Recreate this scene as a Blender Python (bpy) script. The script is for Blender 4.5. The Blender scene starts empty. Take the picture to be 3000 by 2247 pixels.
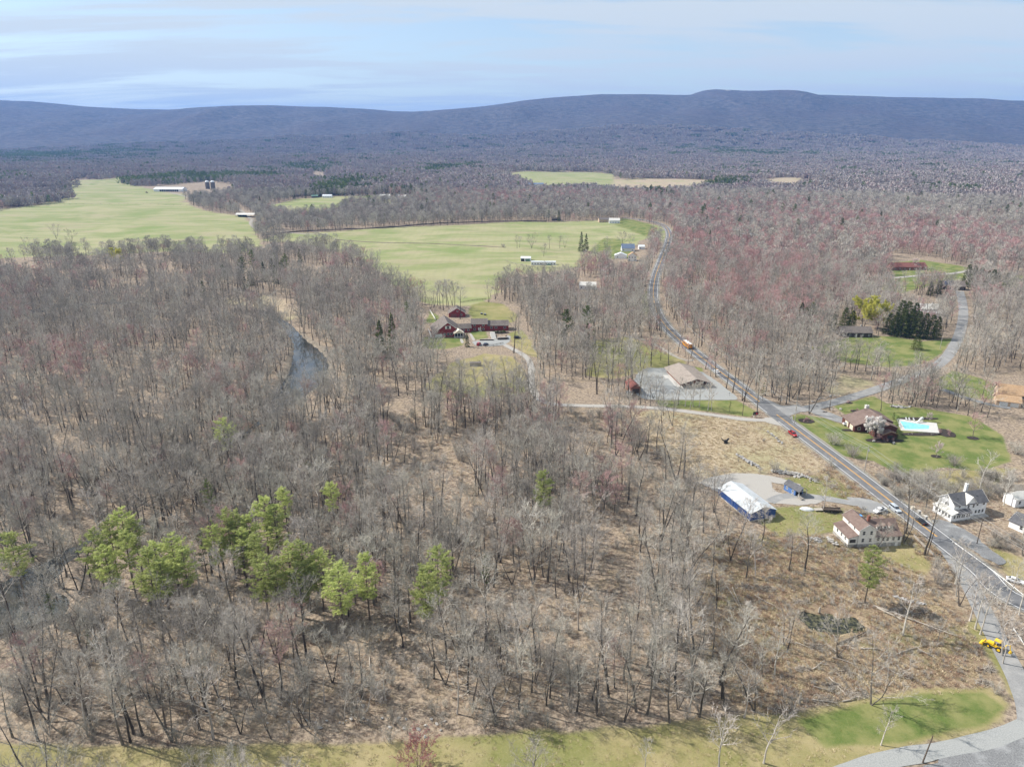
import bpy, math, random
import numpy as np
from mathutils import Vector, Matrix

scene = bpy.context.scene
COL = scene.collection
R = math.radians
PI = math.pi

# ------------------------------------------------------------------ camera
CAM_H, FOC, CX, CY, HOR = 130.0, 2082.0, 1500.0, 1123.5, 395.0
PITCH = math.atan((CY - HOR) / FOC)
SP, CP = math.sin(PITCH), math.cos(PITCH)
cam_d = bpy.data.cameras.new('camera')
cam_d.sensor_fit = 'HORIZONTAL'; cam_d.sensor_width = 36.0
cam_d.lens = FOC / 3000.0 * 36.0
cam_d.clip_start = 1.0; cam_d.clip_end = 60000.0
cam = bpy.data.objects.new('camera', cam_d)
cam.location = (0, 0, CAM_H)
cam.rotation_euler = (PI / 2 - PITCH, 0, 0)
COL.objects.link(cam)
scene.camera = cam

# ------------------------------------------------------------------ light
SUN_EL, SUN_STR = R(44), 5.0
TO_SUN = Vector((-math.cos(R(18)) * math.cos(SUN_EL), math.sin(R(18)) * math.cos(SUN_EL), math.sin(SUN_EL)))
sun_d = bpy.data.lights.new('sun', 'SUN')
sun_d.energy = SUN_STR; sun_d.angle = R(0.53); sun_d.color = (1.0, 0.95, 0.87)
sun = bpy.data.objects.new('sun', sun_d)
sun.rotation_euler = TO_SUN.to_track_quat('Z', 'Y').to_euler()
sun.location = (-300, 100, 400)
COL.objects.link(sun)

world = bpy.data.worlds.new('World'); scene.world = world; world.use_nodes = True
wn, wl = world.node_tree.nodes, world.node_tree.links
wn.clear()
w_out = wn.new('ShaderNodeOutputWorld'); w_bg = wn.new('ShaderNodeBackground')
w_sky = wn.new('ShaderNodeTexSky'); w_sky.sky_type = 'NISHITA'; w_sky.sun_disc = False
w_sky.sun_elevation = SUN_EL; w_sky.sun_rotation = math.atan2(TO_SUN.x, TO_SUN.y)
w_sky.altitude = 200; w_sky.air_density = 1.0; w_sky.dust_density = 0.6; w_sky.ozone_density = 1.0
w_bg.inputs['Strength'].default_value = 0.108
# thin cirrus: one high sheet, looked up where the view direction meets it
w_tc = wn.new('ShaderNodeTexCoord'); w_sep = wn.new('ShaderNodeSeparateXYZ')
wl.new(w_tc.outputs['Generated'], w_sep.inputs[0])
w_zm = wn.new('ShaderNodeMath'); w_zm.operation = 'MAXIMUM'; w_zm.inputs[1].default_value = 0.0
wl.new(w_sep.outputs['Z'], w_zm.inputs[0])
w_za = wn.new('ShaderNodeMath'); w_za.operation = 'ADD'; w_za.inputs[1].default_value = 0.09
wl.new(w_zm.outputs[0], w_za.inputs[0])
w_cb = wn.new('ShaderNodeCombineXYZ')
for k in ('X', 'Y'):
    q = wn.new('ShaderNodeMath'); q.operation = 'DIVIDE'
    wl.new(w_sep.outputs[k], q.inputs[0]); wl.new(w_za.outputs[0], q.inputs[1]); wl.new(q.outputs[0], w_cb.inputs[k])
w_map = wn.new('ShaderNodeMapping'); w_map.inputs['Scale'].default_value = (0.42, 1.25, 1); w_map.inputs['Rotation'].default_value = (0, 0, R(-14))
w_map.inputs['Location'].default_value = (3.1, 0.7, 0)
wl.new(w_cb.outputs[0], w_map.inputs[0])
w_n1 = wn.new('ShaderNodeTexNoise'); w_n1.inputs['Scale'].default_value = 1.0; w_n1.inputs['Detail'].default_value = 7; w_n1.inputs['Roughness'].default_value = 0.62; w_n1.inputs['Distortion'].default_value = 0.35
wl.new(w_map.outputs[0], w_n1.inputs['Vector'])
w_rp = wn.new('ShaderNodeMapRange'); w_rp.interpolation_type = 'SMOOTHSTEP'
w_rp.inputs['From Min'].default_value = 0.40; w_rp.inputs['From Max'].default_value = 0.57
w_rp.inputs['To Min'].default_value = 0.22; w_rp.inputs['To Max'].default_value = 0.92
wl.new(w_n1.outputs['Fac'], w_rp.inputs['Value'])
w_mix = wn.new('ShaderNodeMix'); w_mix.data_type = 'RGBA'
wl.new(w_rp.outputs[0], w_mix.inputs[0]); wl.new(w_sky.outputs[0], w_mix.inputs[6])
w_mix.inputs[7].default_value = (4.75, 5.15, 5.3, 1)
wl.new(w_mix.outputs[2], w_bg.inputs['Color']); wl.new(w_bg.outputs[0], w_out.inputs['Surface'])

scene.view_settings.view_transform = 'Standard'
scene.view_settings.look = 'None'
scene.view_settings.exposure = 0.56
scene.view_settings.gamma = 1.0
scene.view_settings.use_curve_mapping = False
scene.cycles.max_bounces = 4; scene.cycles.diffuse_bounces = 2; scene.cycles.glossy_bounces = 2
scene.cycles.transmission_bounces = 2; scene.cycles.transparent_max_bounces = 4; scene.cycles.volume_bounces = 0
scene.cycles.use_denoising = DENOISE = True
scene.cycles.use_adaptive_sampling = False
scene.cycles.sample_clamp_indirect = 4.0
scene.render.film_transparent = False

# ------------------------------------------------------------------ small helpers
def smooth(a, b, x):
    t = np.clip((x - a) / (b - a), 0, 1)
    return t * t * (3 - 2 * t)

def vnoise(x, y, s, seed=0):
    """smooth value noise, vectorised, 0..1"""
    x = np.asarray(x, float) / s; y = np.asarray(y, float) / s
    xi = np.floor(x); yi = np.floor(y); fx = x - xi; fy = y - yi
    def hsh(a, b):
        v = np.sin(a * 127.1 + b * 311.7 + seed * 74.7) * 43758.5453
        return v - np.floor(v)
    fx = fx * fx * (3 - 2 * fx); fy = fy * fy * (3 - 2 * fy)
    return (hsh(xi, yi) * (1 - fx) + hsh(xi + 1, yi) * fx) * (1 - fy) + (hsh(xi, yi + 1) * (1 - fx) + hsh(xi + 1, yi + 1) * fx) * fy

def G0(px, py, z=0.0):
    u = (px - CX) / FOC; v = (py - CY) / FOC
    d = SP + v * CP; k = (CAM_H - z) / d
    return (k * u, k * (CP - v * SP))

K = 3000.0 / 2212.0
def D0(x, y):                      # overview coordinates of the photograph (2212 wide)
    return G0(x * K, y * K)

def catmull(pts, step=2.0):
    pts = [np.array(p, float) for p in pts]
    out = []
    for i in range(len(pts) - 1):
        p0 = pts[max(i - 1, 0)]; p1 = pts[i]; p2 = pts[i + 1]; p3 = pts[min(i + 2, len(pts) - 1)]
        n = max(2, int(np.linalg.norm(p2 - p1) / step))
        for k in range(n):
            t = k / n
            out.append(0.5 * ((2 * p1) + (-p0 + p2) * t + (2 * p0 - 5 * p1 + 4 * p2 - p3) * t * t + (-p0 + 3 * p1 - 3 * p2 + p3) * t ** 3))
    out.append(pts[-1])
    return np.array(out)

def inpoly(x, y, poly):
    inside = np.zeros(np.shape(x), bool)
    n = len(poly)
    for i in range(n):
        x1, y1 = poly[i]; x2, y2 = poly[(i + 1) % n]
        if y1 == y2: continue
        c = ((y1 > y) != (y2 > y)) & (x < (x2 - x1) * (y - y1) / (y2 - y1) + x1)
        inside ^= c
    return inside

def dist_line(x, y, pts):
    """distance to a polyline"""
    best = np.full(np.shape(x), 1e9)
    for i in range(len(pts) - 1):
        ax, ay = pts[i][:2]; bx, by = pts[i + 1][:2]
        dx, dy = bx - ax, by - ay; L = dx * dx + dy * dy + 1e-9
        t = np.clip(((x - ax) * dx + (y - ay) * dy) / L, 0, 1)
        best = np.minimum(best, (x - ax - t * dx) ** 2 + (y - ay - t * dy) ** 2)
    return np.sqrt(best)

def sdist(x, y, poly):
    """signed distance, positive inside"""
    d = dist_line(x, y, list(poly) + [poly[0]])
    return np.where(inpoly(x, y, poly), d, -d)

# ------------------------------------------------------------------ plan of the place (ground polygons and lines)
def SP_(*pts): return [G0(*p) for p in pts]
def DP_(*pts): return [D0(*p) for p in pts]

_rc = [(-760, 640)] + SP_((0, 905), (150, 895), (330, 885), (560, 880), (730, 895), (820, 935), (868, 985), (905, 1045), (895, 1100), (850, 1150), (790, 1205), (690, 1290), (560, 1385), (430, 1460), (280, 1560), (150, 1650), (20, 1735)) + [(-140, 172), (-175, 150)]
_rw = [3, 3, 3, 3, 3, 2.2, 2.2, 4.0, 9.5, 12.0, 8.0, 2.2, 1.1, 1.0, 1.0, 1.2, 4.0, 7.0, 9, 9]
_r3 = catmull([(a, b, w) for (a, b), w in zip(_rc, _rw)], 4.0)
RIVER, RIVER_WI = _r3[:, :2], _r3[:, 2]
POND_C = G0(2440, 1818)
WATER_Z = -1.1

ROAD = catmull([(182, 150)] + SP_((3000, 1768), (2870, 1668), (2745, 1572), (2640, 1492), (2480, 1368), (2330, 1256), (2240, 1188), (2140, 1112), (2050, 1043), (1990, 995), (1950, 955), (1925, 915), (1914, 865), (1920, 815), (1938, 765), (1955, 720), (1960, 692), (1945, 668), (1905, 652), (1860, 645), (1820, 642)), 3.0)
SIDE = catmull(SP_((2258, 1198), (2340, 1200), (2430, 1182), (2540, 1150), (2640, 1115), (2720, 1085), (2770, 1050), (2800, 1005), (2815, 965), (2822, 925), (2821, 885), (2812, 850)), 3.0)
DRIVE = catmull(SP_((2268, 1232), (2180, 1228), (2060, 1212), (1930, 1196), (1800, 1190), (1690, 1188), (1610, 1182), (1572, 1160), (1556, 1120), (1556, 1075), (1540, 1045), (1500, 1022), (1465, 1005), (1430, 1003)), 3.0)
DRIVE2 = catmull(SP_((2735, 1560), (2790, 1630), (2840, 1710), (2880, 1790), (2925, 1880), (2975, 1975), (3010, 2060), (3020, 2120)), 2.0)
DRIVE3 = catmull(SP_((3080, 2095), (2990, 2132), (2900, 2165), (2760, 2195), (2600, 2225), (2480, 2262), (2380, 2330)), 2.0)
HDRIVE = catmull(SP_((2370, 1195), (2420, 1215), (2470, 1232), (2515, 1235)), 2.0)
BDRIVE = catmull(SP_((2560, 1480), (2500, 1474), (2430, 1462), (2350, 1452), (2290, 1455), (2255, 1470)), 2.0)
BDRIVE2 = catmull(SP_((2060, 1420), (2120, 1400), (2200, 1393), (2290, 1410), (2340, 1425)), 2.0)
TRACK1 = catmull(SP_((740, 640), (735, 655), (760, 672), (830, 678), (900, 684), (960, 684)), 6.0)
TRACK2 = catmull(SP_((500, 566), (560, 578), (640, 590), (700, 615), (735, 640)), 6.0)
TRACK3 = catmull(SP_((1830, 985), (1900, 1000), (1990, 1050), (2030, 1056)), 3.0)
NDRIVE = catmull(SP_((2610, 815), (2700, 806), (2790, 800), (2850, 790)), 4.0)
EDRIVE = catmull(SP_((2760, 1140), (2830, 1165), (2900, 1185), (2960, 1195)), 3.0)

PASTURE = [
 DP_((-60, 470), (0, 452), (60, 445), (125, 432), (138, 396), (275, 383), (288, 402), (335, 414), (400, 420), (398, 438), (440, 455), (525, 468), (560, 488), (548, 505), (566, 530), (520, 548), (300, 550), (-60, 560)),
 DP_((560, 520), (610, 503), (700, 499), (830, 493), (1100, 481), (1290, 478), (1395, 487), (1455, 500), (1440, 530), (1400, 520), (1330, 548), (1300, 572), (1210, 582), (1105, 592), (1065, 640), (1040, 662), (930, 657), (860, 625), (835, 600), (780, 560), (690, 528)),
 DP_((1075, 386), (1130, 375), (1285, 372), (1330, 378), (1320, 414), (1250, 410), (1120, 400)),
 DP_((560, 452), (640, 430), (735, 425), (830, 424), (900, 430), (880, 440), (760, 445), (640, 470)),
]
LAWN = [
 SP_((2330, 2105), (2500, 2062), (2700, 2033), (2880, 2030), (2935, 2070), (2890, 2115), (2650, 2180), (2420, 2190)),
 SP_((2480, 1225), (2560, 1195), (2860, 1225), (2940, 1280), (2900, 1340), (2720, 1330), (2540, 1330)),
 SP_((2310, 1225), (2340, 1212), (2420, 1225), (2520, 1262), (2560, 1330), (2640, 1300), (2720, 1310), (2790, 1280), (2860, 1230), (2940, 1280), (2960, 1350), (2880, 1380), (2760, 1370), (2640, 1395), (2560, 1350), (2420, 1330)),
 SP_((2440, 1190), (2560, 1160), (2600, 1180), (2760, 1205), (2860, 1225), (2790, 1290), (2640, 1250), (2560, 1195), (2480, 1215)),
 SP_((2370, 1020), (2500, 985), (2620, 985), (2700, 1000), (2790, 990), (2760, 1035), (2690, 1070), (2600, 1075), (2470, 1060)),
 SP_((2730, 1120), (2790, 1085), (2880, 1110), (2960, 1150), (2900, 1170), (2800, 1160)),
 SP_((2600, 770), (2700, 762), (2850, 785), (2860, 812), (2740, 830), (2640, 860), (2580, 850), (2620, 805)),
 SP_((1920, 1172), (2160, 1172), (2215, 1205), (2200, 1222), (2060, 1203), (1930, 1188)),
 SP_((2015, 1068), (2060, 1078), (2060, 1100), (2020, 1092)),
 SP_((1240, 990), (1262, 985), (1360, 992), (1350, 1012), (1300, 1022), (1238, 1018)),
 SP_((1362, 965), (1425, 970), (1432, 990), (1392, 996)),
 SP_((1260, 910), (1285, 925), (1282, 945), (1250, 945)),
 SP_((1770, 700), (1810, 705), (1870, 760), (1790, 762), (1720, 740)),
 SP_((2860, 640), (2930, 640), (2960, 655), (2880, 660)),
 SP_((1820, 640), (1900, 660), (1935, 690), (1890, 700), (1800, 665)),
 SP_((2900, 830), (3000, 800), (3000, 850)),
 SP_((1880, 870), (1900, 850), (1906, 900), (1890, 930)),
]
MEADOW = [    # paler, drier grass
 SP_((-60, 2170), (400, 2185), (1100, 2180), (1350, 2158), (1900, 2120), (2300, 2090), (2500, 2045), (2700, 2018), (2890, 2015), (2950, 2060), (2920, 2110), (2860, 2150), (2600, 2210), (2440, 2262), (2300, 2400), (-100, 2400)),
 SP_((1240, 1130), (1330, 1060), (1420, 1035), (1500, 1045), (1540, 1090), (1540, 1150), (1480, 1165), (1300, 1165)),
 SP_((1380, 890), (1420, 880), (1480, 890), (1520, 925), (1500, 945), (1390, 940), (1370, 920)),
 SP_((1490, 975), (1530, 965), (1560, 1010), (1580, 1050), (1540, 1035), (1500, 1010)),
 SP_((1730, 1000), (1840, 985), (2010, 1060), (2010, 1080), (1880, 1090), (1800, 1110), (1720, 1100)),
 SP_((2180, 1500), (2330, 1480), (2470, 1490), (2470, 1560), (2280, 1570)),
 SP_((2290, 1400), (2430, 1390), (2500, 1440), (2470, 1465), (2340, 1440)),
 SP_((2880, 1800), (2960, 1930), (2990, 2060), (2950, 2010), (2900, 1930), (2830, 1830)),
 SP_((2580, 1590), (2680, 1580), (2740, 1660), (2700, 1680), (2560, 1640)),
 SP_((2640, 1390), (2860, 1370), (2980, 1370), (2900, 1440), (2700, 1450)),
 SP_((2240, 1195), (2270, 1180), (2310, 1205), (2290, 1207)),
 SP_((2900, 1600), (3010, 1640), (3050, 1740), (2960, 1690)),
]
STRAW = [
 DP_((1290, 393), (1400, 390), (1540, 393), (1538, 414), (1400, 418), (1290, 414)), DP_((1650, 388), (1748, 386), (1750, 414), (1655, 414)),
 SP_((1830, 1205), (1960, 1205), (2120, 1222), (2260, 1238), (2330, 1290), (2420, 1355), (2400, 1380), (2250, 1375), (2160, 1400), (2060, 1410), (1970, 1350), (1900, 1290), (1830, 1260)),
 SP_((2420, 1140), (2470, 1098), (2560, 1120), (2540, 1142), (2450, 1160)),
 SP_((790, 870), (860, 905), (880, 925), (850, 935), (790, 905), (650, 890), (650, 875)),
 SP_((2880, 955), (2980, 990), (2950, 1010), (2880, 985)),
]
SCRUB = [
 SP_((2080, 1560), (2300, 1560), (2480, 1580), (2700, 1680), (2830, 1830), (2930, 1980), (2890, 2010), (2700, 2012), (2500, 2040), (2250, 2085), (2150, 2060), (2100, 1950), (2050, 1800), (2030, 1680)),
 SP_((2420, 1365), (2520, 1420), (2620, 1500), (2700, 1560), (2780, 1640), (2860, 1700), (2800, 1700), (2600, 1560), (2380, 1400)),
 SP_((2560, 1390), (2680, 1480), (2760, 1450), (2720, 1400), (2640, 1390)),
]
GRAVEL_LOT = SP_((1862, 1100), (1890, 1078), (1960, 1078), (2030, 1082), (2064, 1092), (2110, 1125), (2156, 1160), (2160, 1172), (2050, 1172), (1920, 1172), (1880, 1168), (1850, 1140))
BARN_LOT = SP_((2060, 1415), (2130, 1392), (2200, 1390), (2270, 1410), (2262, 1440), (2330, 1450), (2420, 1462), (2400, 1476), (2300, 1480), (2230, 1470), (2170, 1440), (2100, 1440))
WHITE_LOT = SP_((2718, 1520), (2770, 1525), (2850, 1560), (2880, 1590), (2960, 1650), (2930, 1660), (2860, 1620), (2790, 1575), (2730, 1545))
COURT = SP_((1382, 1000), (1440, 996), (1478, 990), (1486, 982), (1497, 985), (1494, 1000), (1482, 1008), (1472, 1012), (1440, 1015), (1392, 1013))
CREAM_LOT = SP_((2470, 1455), (2560, 1462), (2600, 1490), (2610, 1505), (2570, 1510), (2520, 1490))
BLACK_LOT = SP_((2880, 2150), (3060, 2090), (3060, 2330), (2660, 2330), (2690, 2250))

NEAR_LIMIT = 1500.0
RIDGE_PX = [(-300, 215), (0, 218), (60, 218), (150, 226), (290, 237), (360, 238), (450, 233), (540, 230), (700, 231), (780, 236), (850, 242), (890, 243), (940, 240), (1050, 228), (1130, 216), (1230, 209), (1300, 206), (1420, 208), (1500, 208), (1518, 199), (1540, 196), (1650, 197), (1780, 205), (1900, 212), (2050, 217), (2212, 221), (2500, 225)]
def _ridge():
    xs, zs = [], []
    for a, b in RIDGE_PX:
        u = (a * K - CX) / FOC; v = (b * K - CY) / FOC
        d = SP + v * CP; fw = CP - v * SP
        Y = 7600.0
        xs.append(u / fw * Y); zs.append(CAM_H - d / fw * Y)
    return np.array(xs), np.array(zs)
RX, RZ = _ridge()

def terrain(x, y):
    x = np.asarray(x, float); y = np.asarray(y, float)
    r = np.hypot(x, y)
    z = np.zeros(np.shape(r))
    w = smooth(470, 720, r) * (1 - smooth(2500, 4000, r))
    z = z + w * (3.2 * (vnoise(x, y, 210, 3) - 0.5) + 2.0 * (vnoise(x, y, 95, 5) - 0.5)) * 1.5
    wf = smooth(1700, 2600, r)
    z = z + wf * (26 * (vnoise(x, y, 900, 7) - 0.45) + 9 * (vnoise(x, y, 330, 9) - 0.5))
    # the long ridge, its foot and spurs
    m = np.clip((y + 120 * (vnoise(x, y, 1500, 11) - 0.5) - 3000) / 4600, 0, 1)
    back = 1 - 0.6 * smooth(7650, 13000, y)
    zr = np.interp(x, RX, RZ)
    sp = 1 + m * (1 - m) * 1.5 * (vnoise(x, y * .55, 620, 13) - 0.5) + m * (1 - m) * 0.9 * (vnoise(x, y * .5, 260, 15) - 0.5)
    z = z + zr * (0.34 * m ** 1.5 + 0.66 * smooth(0.30, 1.0, m)) * back * sp
    return z

RIVER_S = RIVER[::3]; RIVER_WS = RIVER_WI[::3]
def river_edge(x, y):
    """distance outside the river's edge (negative in the water)"""
    x = np.asarray(x, float); y = np.asarray(y, float); best = np.full(np.shape(x), 1e9)
    for i in range(len(RIVER_S) - 1):
        best = np.minimum(best, dist_line(x, y, RIVER_S[i:i + 2]) - 0.5 * (RIVER_WS[i] + RIVER_WS[i + 1]))
    return best
def carve(x, y):
    """how far the ground dips into the river bed and the pond"""
    x = np.asarray(x, float); y = np.asarray(y, float)
    d = river_edge(x, y) + 3.0 * (vnoise(x, y, 30, 21) - 0.5)
    c = -2.3 * (1 - smooth(-2.2, 2.6, d))
    e = np.hypot((x - POND_C[0]) / 8.5, (y - POND_C[1]) / 4.6) + 0.8 * (vnoise(x, y, 4.5, 23) - 0.5) + 0.5 * (vnoise(x, y, 1.8, 24) - 0.5)
    return np.minimum(c, -2.0 * (1 - smooth(0.75, 1.25, e)))

def hgt(x, y):
    return float(terrain(x, y))

def G(px, py):
    """ground point seen at a place of the photograph"""
    z = 0.0
    for _ in range(8):
        x, y = G0(px, py, z); z = hgt(x, y)
    return Vector((x, y, z))

# ------------------------------------------------------------------ materials
class NT:
    def __init__(s, name):
        s.m = bpy.data.materials.new(name); s.m.use_nodes = True
        s.t = s.m.node_tree; s.t.nodes.clear()
        s.out = s.t.nodes.new('ShaderNodeOutputMaterial')
    def n(s, typ, **kw):
        nd = s.t.nodes.new('ShaderNode' + typ)
        for k, v in kw.items():
            if k in nd.inputs.keys() or isinstance(k, int): s.set(nd, k, v)
            else: setattr(nd, k, v)
        return nd
    def set(s, nd, k, v):
        if isinstance(v, bpy.types.NodeSocket): s.t.links.new(v, nd.inputs[k])
        else:
            if isinstance(v, tuple) and len(v) == 3 and nd.inputs[k].type == 'RGBA': v = (*v, 1)
            nd.inputs[k].default_value = v
    def pos(s, scale=(1, 1, 1), obj=False):
        if obj: o = s.n('TexCoord').outputs['Object']
        else: o = s.n('NewGeometry').outputs['Position']
        if scale == (1, 1, 1): return o
        mp = s.n('Mapping', Scale=scale); s.t.links.new(o, mp.inputs[0]); return mp.outputs[0]
    def noise(s, vec, scale, detail=4, rough=0.55, dist=0.0):
        nd = s.n('TexNoise', Scale=scale, Detail=detail, Roughness=rough, Distortion=dist)
        s.t.links.new(vec, nd.inputs['Vector']); return nd.outputs['Fac']
    def rng(s, v, a, b, c=0.0, d=1.0):
        nd = s.n('MapRange', interpolation_type='SMOOTHSTEP')
        for k, q in (('Value', v), ('From Min', a), ('From Max', b), ('To Min', c), ('To Max', d)): s.set(nd, k, q)
        return nd.outputs[0]
    def math(s, op, a, b=0.0):
        nd = s.n('Math', operation=op); s.set(nd, 0, a); s.set(nd, 1, b); return nd.outputs[0]
    def mix(s, f, a, b):
        nd = s.n('Mix', data_type='RGBA')
        for i, q in ((0, f), (6, a), (7, b)):
            if isinstance(q, bpy.types.NodeSocket): s.t.links.new(q, nd.inputs[i])
            else: nd.inputs[i].default_value = (*q, 1) if i else q
        return nd.outputs[2]
    def attr(s, name):
        return s.n('Attribute', attribute_name=name).outputs['Fac']
    def bsdf(s, col, rough=0.85, bump=None, bscale=0.3, bdist=0.05, metal=0.0, spec=0.3, **kw):
        b = s.n('BsdfPrincipled'); s.set(b, 'Base Color', col); s.set(b, 'Roughness', rough)
        b.inputs['Metallic'].default_value = metal; b.inputs['Specular IOR Level'].default_value = spec
        for k, v in kw.items(): s.set(b, k.replace('_', ' '), v)
        if bump is not None:
            bp = s.n('Bump', Strength=bscale, Distance=bdist); s.set(bp, 'Height', bump)
            s.t.links.new(bp.outputs[0], b.inputs['Normal'])
        s.t.links.new(b.outputs[0], s.out.inputs['Surface']); return b

MATS = {}
def pm(name, a, b=None, scale=2.0, rough=0.8, bump=0.0, metal=0.0, spec=0.3, stretch=(1, 1, 1), detail=4, bdist=0.03, lo=0.35, hi=0.65):
    """plain procedural material: two tones of the thing's own colour mottled by noise"""
    if name in MATS: return MATS[name]
    t = NT(name)
    if b is None: b = tuple(min(1, c * 1.25 + 0.01) for c in a)
    nz = t.noise(t.pos(stretch, obj=True), scale, detail)
    t.bsdf(t.mix(t.rng(nz, lo, hi), a, b), rough, nz if bump else None, bump, bdist, metal, spec)
    MATS[name] = t.m
    return t.m

def bark_mat(name, a, b, var=0.35, rough=0.9):
    """bark or twigs: tone shifts a little from tree to tree"""
    t = NT(name)
    rnd = t.n('ObjectInfo').outputs['Random']
    nz = t.noise(t.pos((1, 1, 0.25), obj=True), 1.7, 3)
    c = t.mix(t.rng(nz, 0.3, 0.7), a, b)
    hs = t.n('HueSaturation'); t.set(hs, 'Color', c)
    t.set(hs, 'Value', t.rng(rnd, 0.0, 1.0, 1 - var, 1 + var))
    t.set(hs, 'Hue', t.rng(t.math('FRACT', t.math('MULTIPLY', rnd, 7.31)), 0, 1, 0.485, 0.515))
    t.bsdf(hs.outputs[0], rough, spec=0.15)
    MATS[name] = t.m
    return t.m

def leaf_mat(name, a, b, var=0.25, trans=0.3):
    t = NT(name)
    rnd = t.n('ObjectInfo').outputs['Random']
    nz = t.noise(t.pos(obj=True), 0.6, 3)
    c = t.mix(t.rng(nz, 0.3, 0.7), a, b)
    hs = t.n('HueSaturation'); t.set(hs, 'Color', c)
    t.set(hs, 'Value', t.rng(rnd, 0.0, 1.0, 1 - var, 1 + var))
    d = t.n('BsdfDiffuse'); t.set(d, 'Color', hs.outputs[0])
    tr = t.n('BsdfTranslucent'); t.set(tr, 'Color', hs.outputs[0])
    mx = t.n('MixShader'); mx.inputs[0].default_value = trans
    t.t.links.new(d.outputs[0], mx.inputs[1]); t.t.links.new(tr.outputs[0], mx.inputs[2])
    t.t.links.new(mx.outputs[0], t.out.inputs['Surface'])
    MATS[name] = t.m
    return t.m

# ------------------------------------------------------------------ mesh building
class MB:
    """collects faces with a material slot each, then links ONE mesh object"""
    def __init__(s): s.v = []; s.f = []; s.mi = []; s.cur = 0
    def quad(s, *p):
        i = len(s.v); s.v.extend(tuple(q) for q in p); s.f.append(tuple(range(i, i + len(p)))); s.mi.append(s.cur); return s
    def box(s, x0, x1, y0, y1, z0, z1, m=None):
        i = len(s.v)
        s.v += [(x0, y0, z0), (x1, y0, z0), (x1, y1, z0), (x0, y1, z0), (x0, y0, z1), (x1, y0, z1), (x1, y1, z1), (x0, y1, z1)]
        if m is not None:
            for k in range(i, i + 8): s.v[k] = tuple(m @ Vector(s.v[k]))
        for q in ((0, 3, 2, 1), (4, 5, 6, 7), (0, 1, 5, 4), (1, 2, 6, 5), (2, 3, 7, 6), (3, 0, 4, 7)):
            s.f.append(tuple(i + k for k in q)); s.mi.append(s.cur)
        return s
    def prism(s, prof, y0, y1, axis='y'):
        """closed profile (x,z) swept along y, or (y,z) swept along x"""
        i = len(s.v); n = len(prof)
        for yy in (y0, y1):
            for a, b in prof: s.v.append((a, yy, b) if axis == 'y' else (yy, a, b))
        s.f.append(tuple(range(i, i + n))); s.f.append(tuple(range(i + 2 * n - 1, i + n - 1, -1)))
        for k in range(n):
            k2 = (k + 1) % n; s.f.append((i + k2, i + k, i + n + k, i + n + k2))
        s.mi += [s.cur] * (n + 2); return s
    def tube(s, pts, rad, n=6, cap=True):
        pts = [Vector(p) for p in pts]
        if not hasattr(rad, '__len__'): rad = [rad] * len(pts)
        base = len(s.v)
        for k, p in enumerate(pts):
            t = (pts[min(k + 1, len(pts) - 1)] - pts[max(k - 1, 0)]).normalized()
            a = t.cross(Vector((0.31, 0.17, 0.93)) if abs(t.z) < 0.9 else Vector((1, 0.1, 0))).normalized(); b = t.cross(a)
            for j in range(n):
                w = 2 * PI * j / n
                s.v.append(tuple(p + (a * math.cos(w) + b * math.sin(w)) * rad[k]))
        for k in range(len(pts) - 1):
            for j in range(n):
                j2 = (j + 1) % n
                s.f.append((base + k * n + j, base + k * n + j2, base + (k + 1) * n + j2, base + (k + 1) * n + j)); s.mi.append(s.cur)
        if cap:
            s.f.append(tuple(base + n - 1 - j for j in range(n))); e = base + (len(pts) - 1) * n
            s.f.append(tuple(e + j for j in range(n))); s.mi += [s.cur] * 2
        return s
    def cyl(s, c, r, h, n=12, axis='z', r2=None):
        c = Vector(c); d = {'z': Vector((0, 0, h)), 'x': Vector((h, 0, 0)), 'y': Vector((0, h, 0))}[axis]
        return s.tube([c, c + d], [r, r if r2 is None else r2], n)
    def loft(s, secs):
        """secs: list of equal-length closed point rings"""
        i = len(s.v); n = len(secs[0])
        for q in secs: s.v.extend(tuple(p) for p in q)
        for k in range(len(secs) - 1):
            for j in range(n):
                j2 = (j + 1) % n
                s.f.append((i + k * n + j, i + k * n + j2, i + (k + 1) * n + j2, i + (k + 1) * n + j)); s.mi.append(s.cur)
        s.f.append(tuple(i + n - 1 - j for j in range(n))); s.f.append(tuple(i + (len(secs) - 1) * n + j for j in range(n))); s.mi += [s.cur] * 2
        return s
    def mesh(s, name, mats, smooth_=False):
        me = bpy.data.meshes.new(name); me.from_pydata(s.v, [], s.f)
        for m in (mats if isinstance(mats, (list, tuple)) else [mats]): me.materials.append(MATS[m] if isinstance(m, str) else m)
        if any(s.mi): me.polygons.foreach_set('material_index', s.mi)
        if smooth_: me.polygons.foreach_set('use_smooth', [True] * len(s.f))
        me.update(); return me
    def build(s, name, mats, parent=None, smooth_=False):
        o = bpy.data.objects.new(name, s.mesh(name, mats, smooth_)); COL.objects.link(o)
        if parent: o.parent = parent
        return o

def tag(o, label=None, cat=None, group=None, kind=None):
    if label: o['label'] = label
    if cat: o['category'] = cat
    if group: o['group'] = group
    if kind: o['kind'] = kind
    return o
def thing(name, label, cat, loc=(0, 0, 0), rz=0.0, group=None):
    o = bpy.data.objects.new(name, None); COL.objects.link(o)
    o.location = loc; o.rotation_euler = (0, 0, rz); o.empty_display_size = 0.5
    return tag(o, label, cat, group)
def copy_thing(root, loc, rz=0.0, sc=1.0, label=None, group=None):
    r = root.copy(); COL.objects.link(r); r.location = loc; r.rotation_euler = (0, 0, rz); r.scale = (sc, sc, sc)
    if label: r['label'] = label
    if group: r['group'] = group
    for ch in root.children:
        c = ch.copy(); COL.objects.link(c); c.parent = r
        for g in ch.children:
            d = g.copy(); COL.objects.link(d); d.parent = c
    return r

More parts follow.
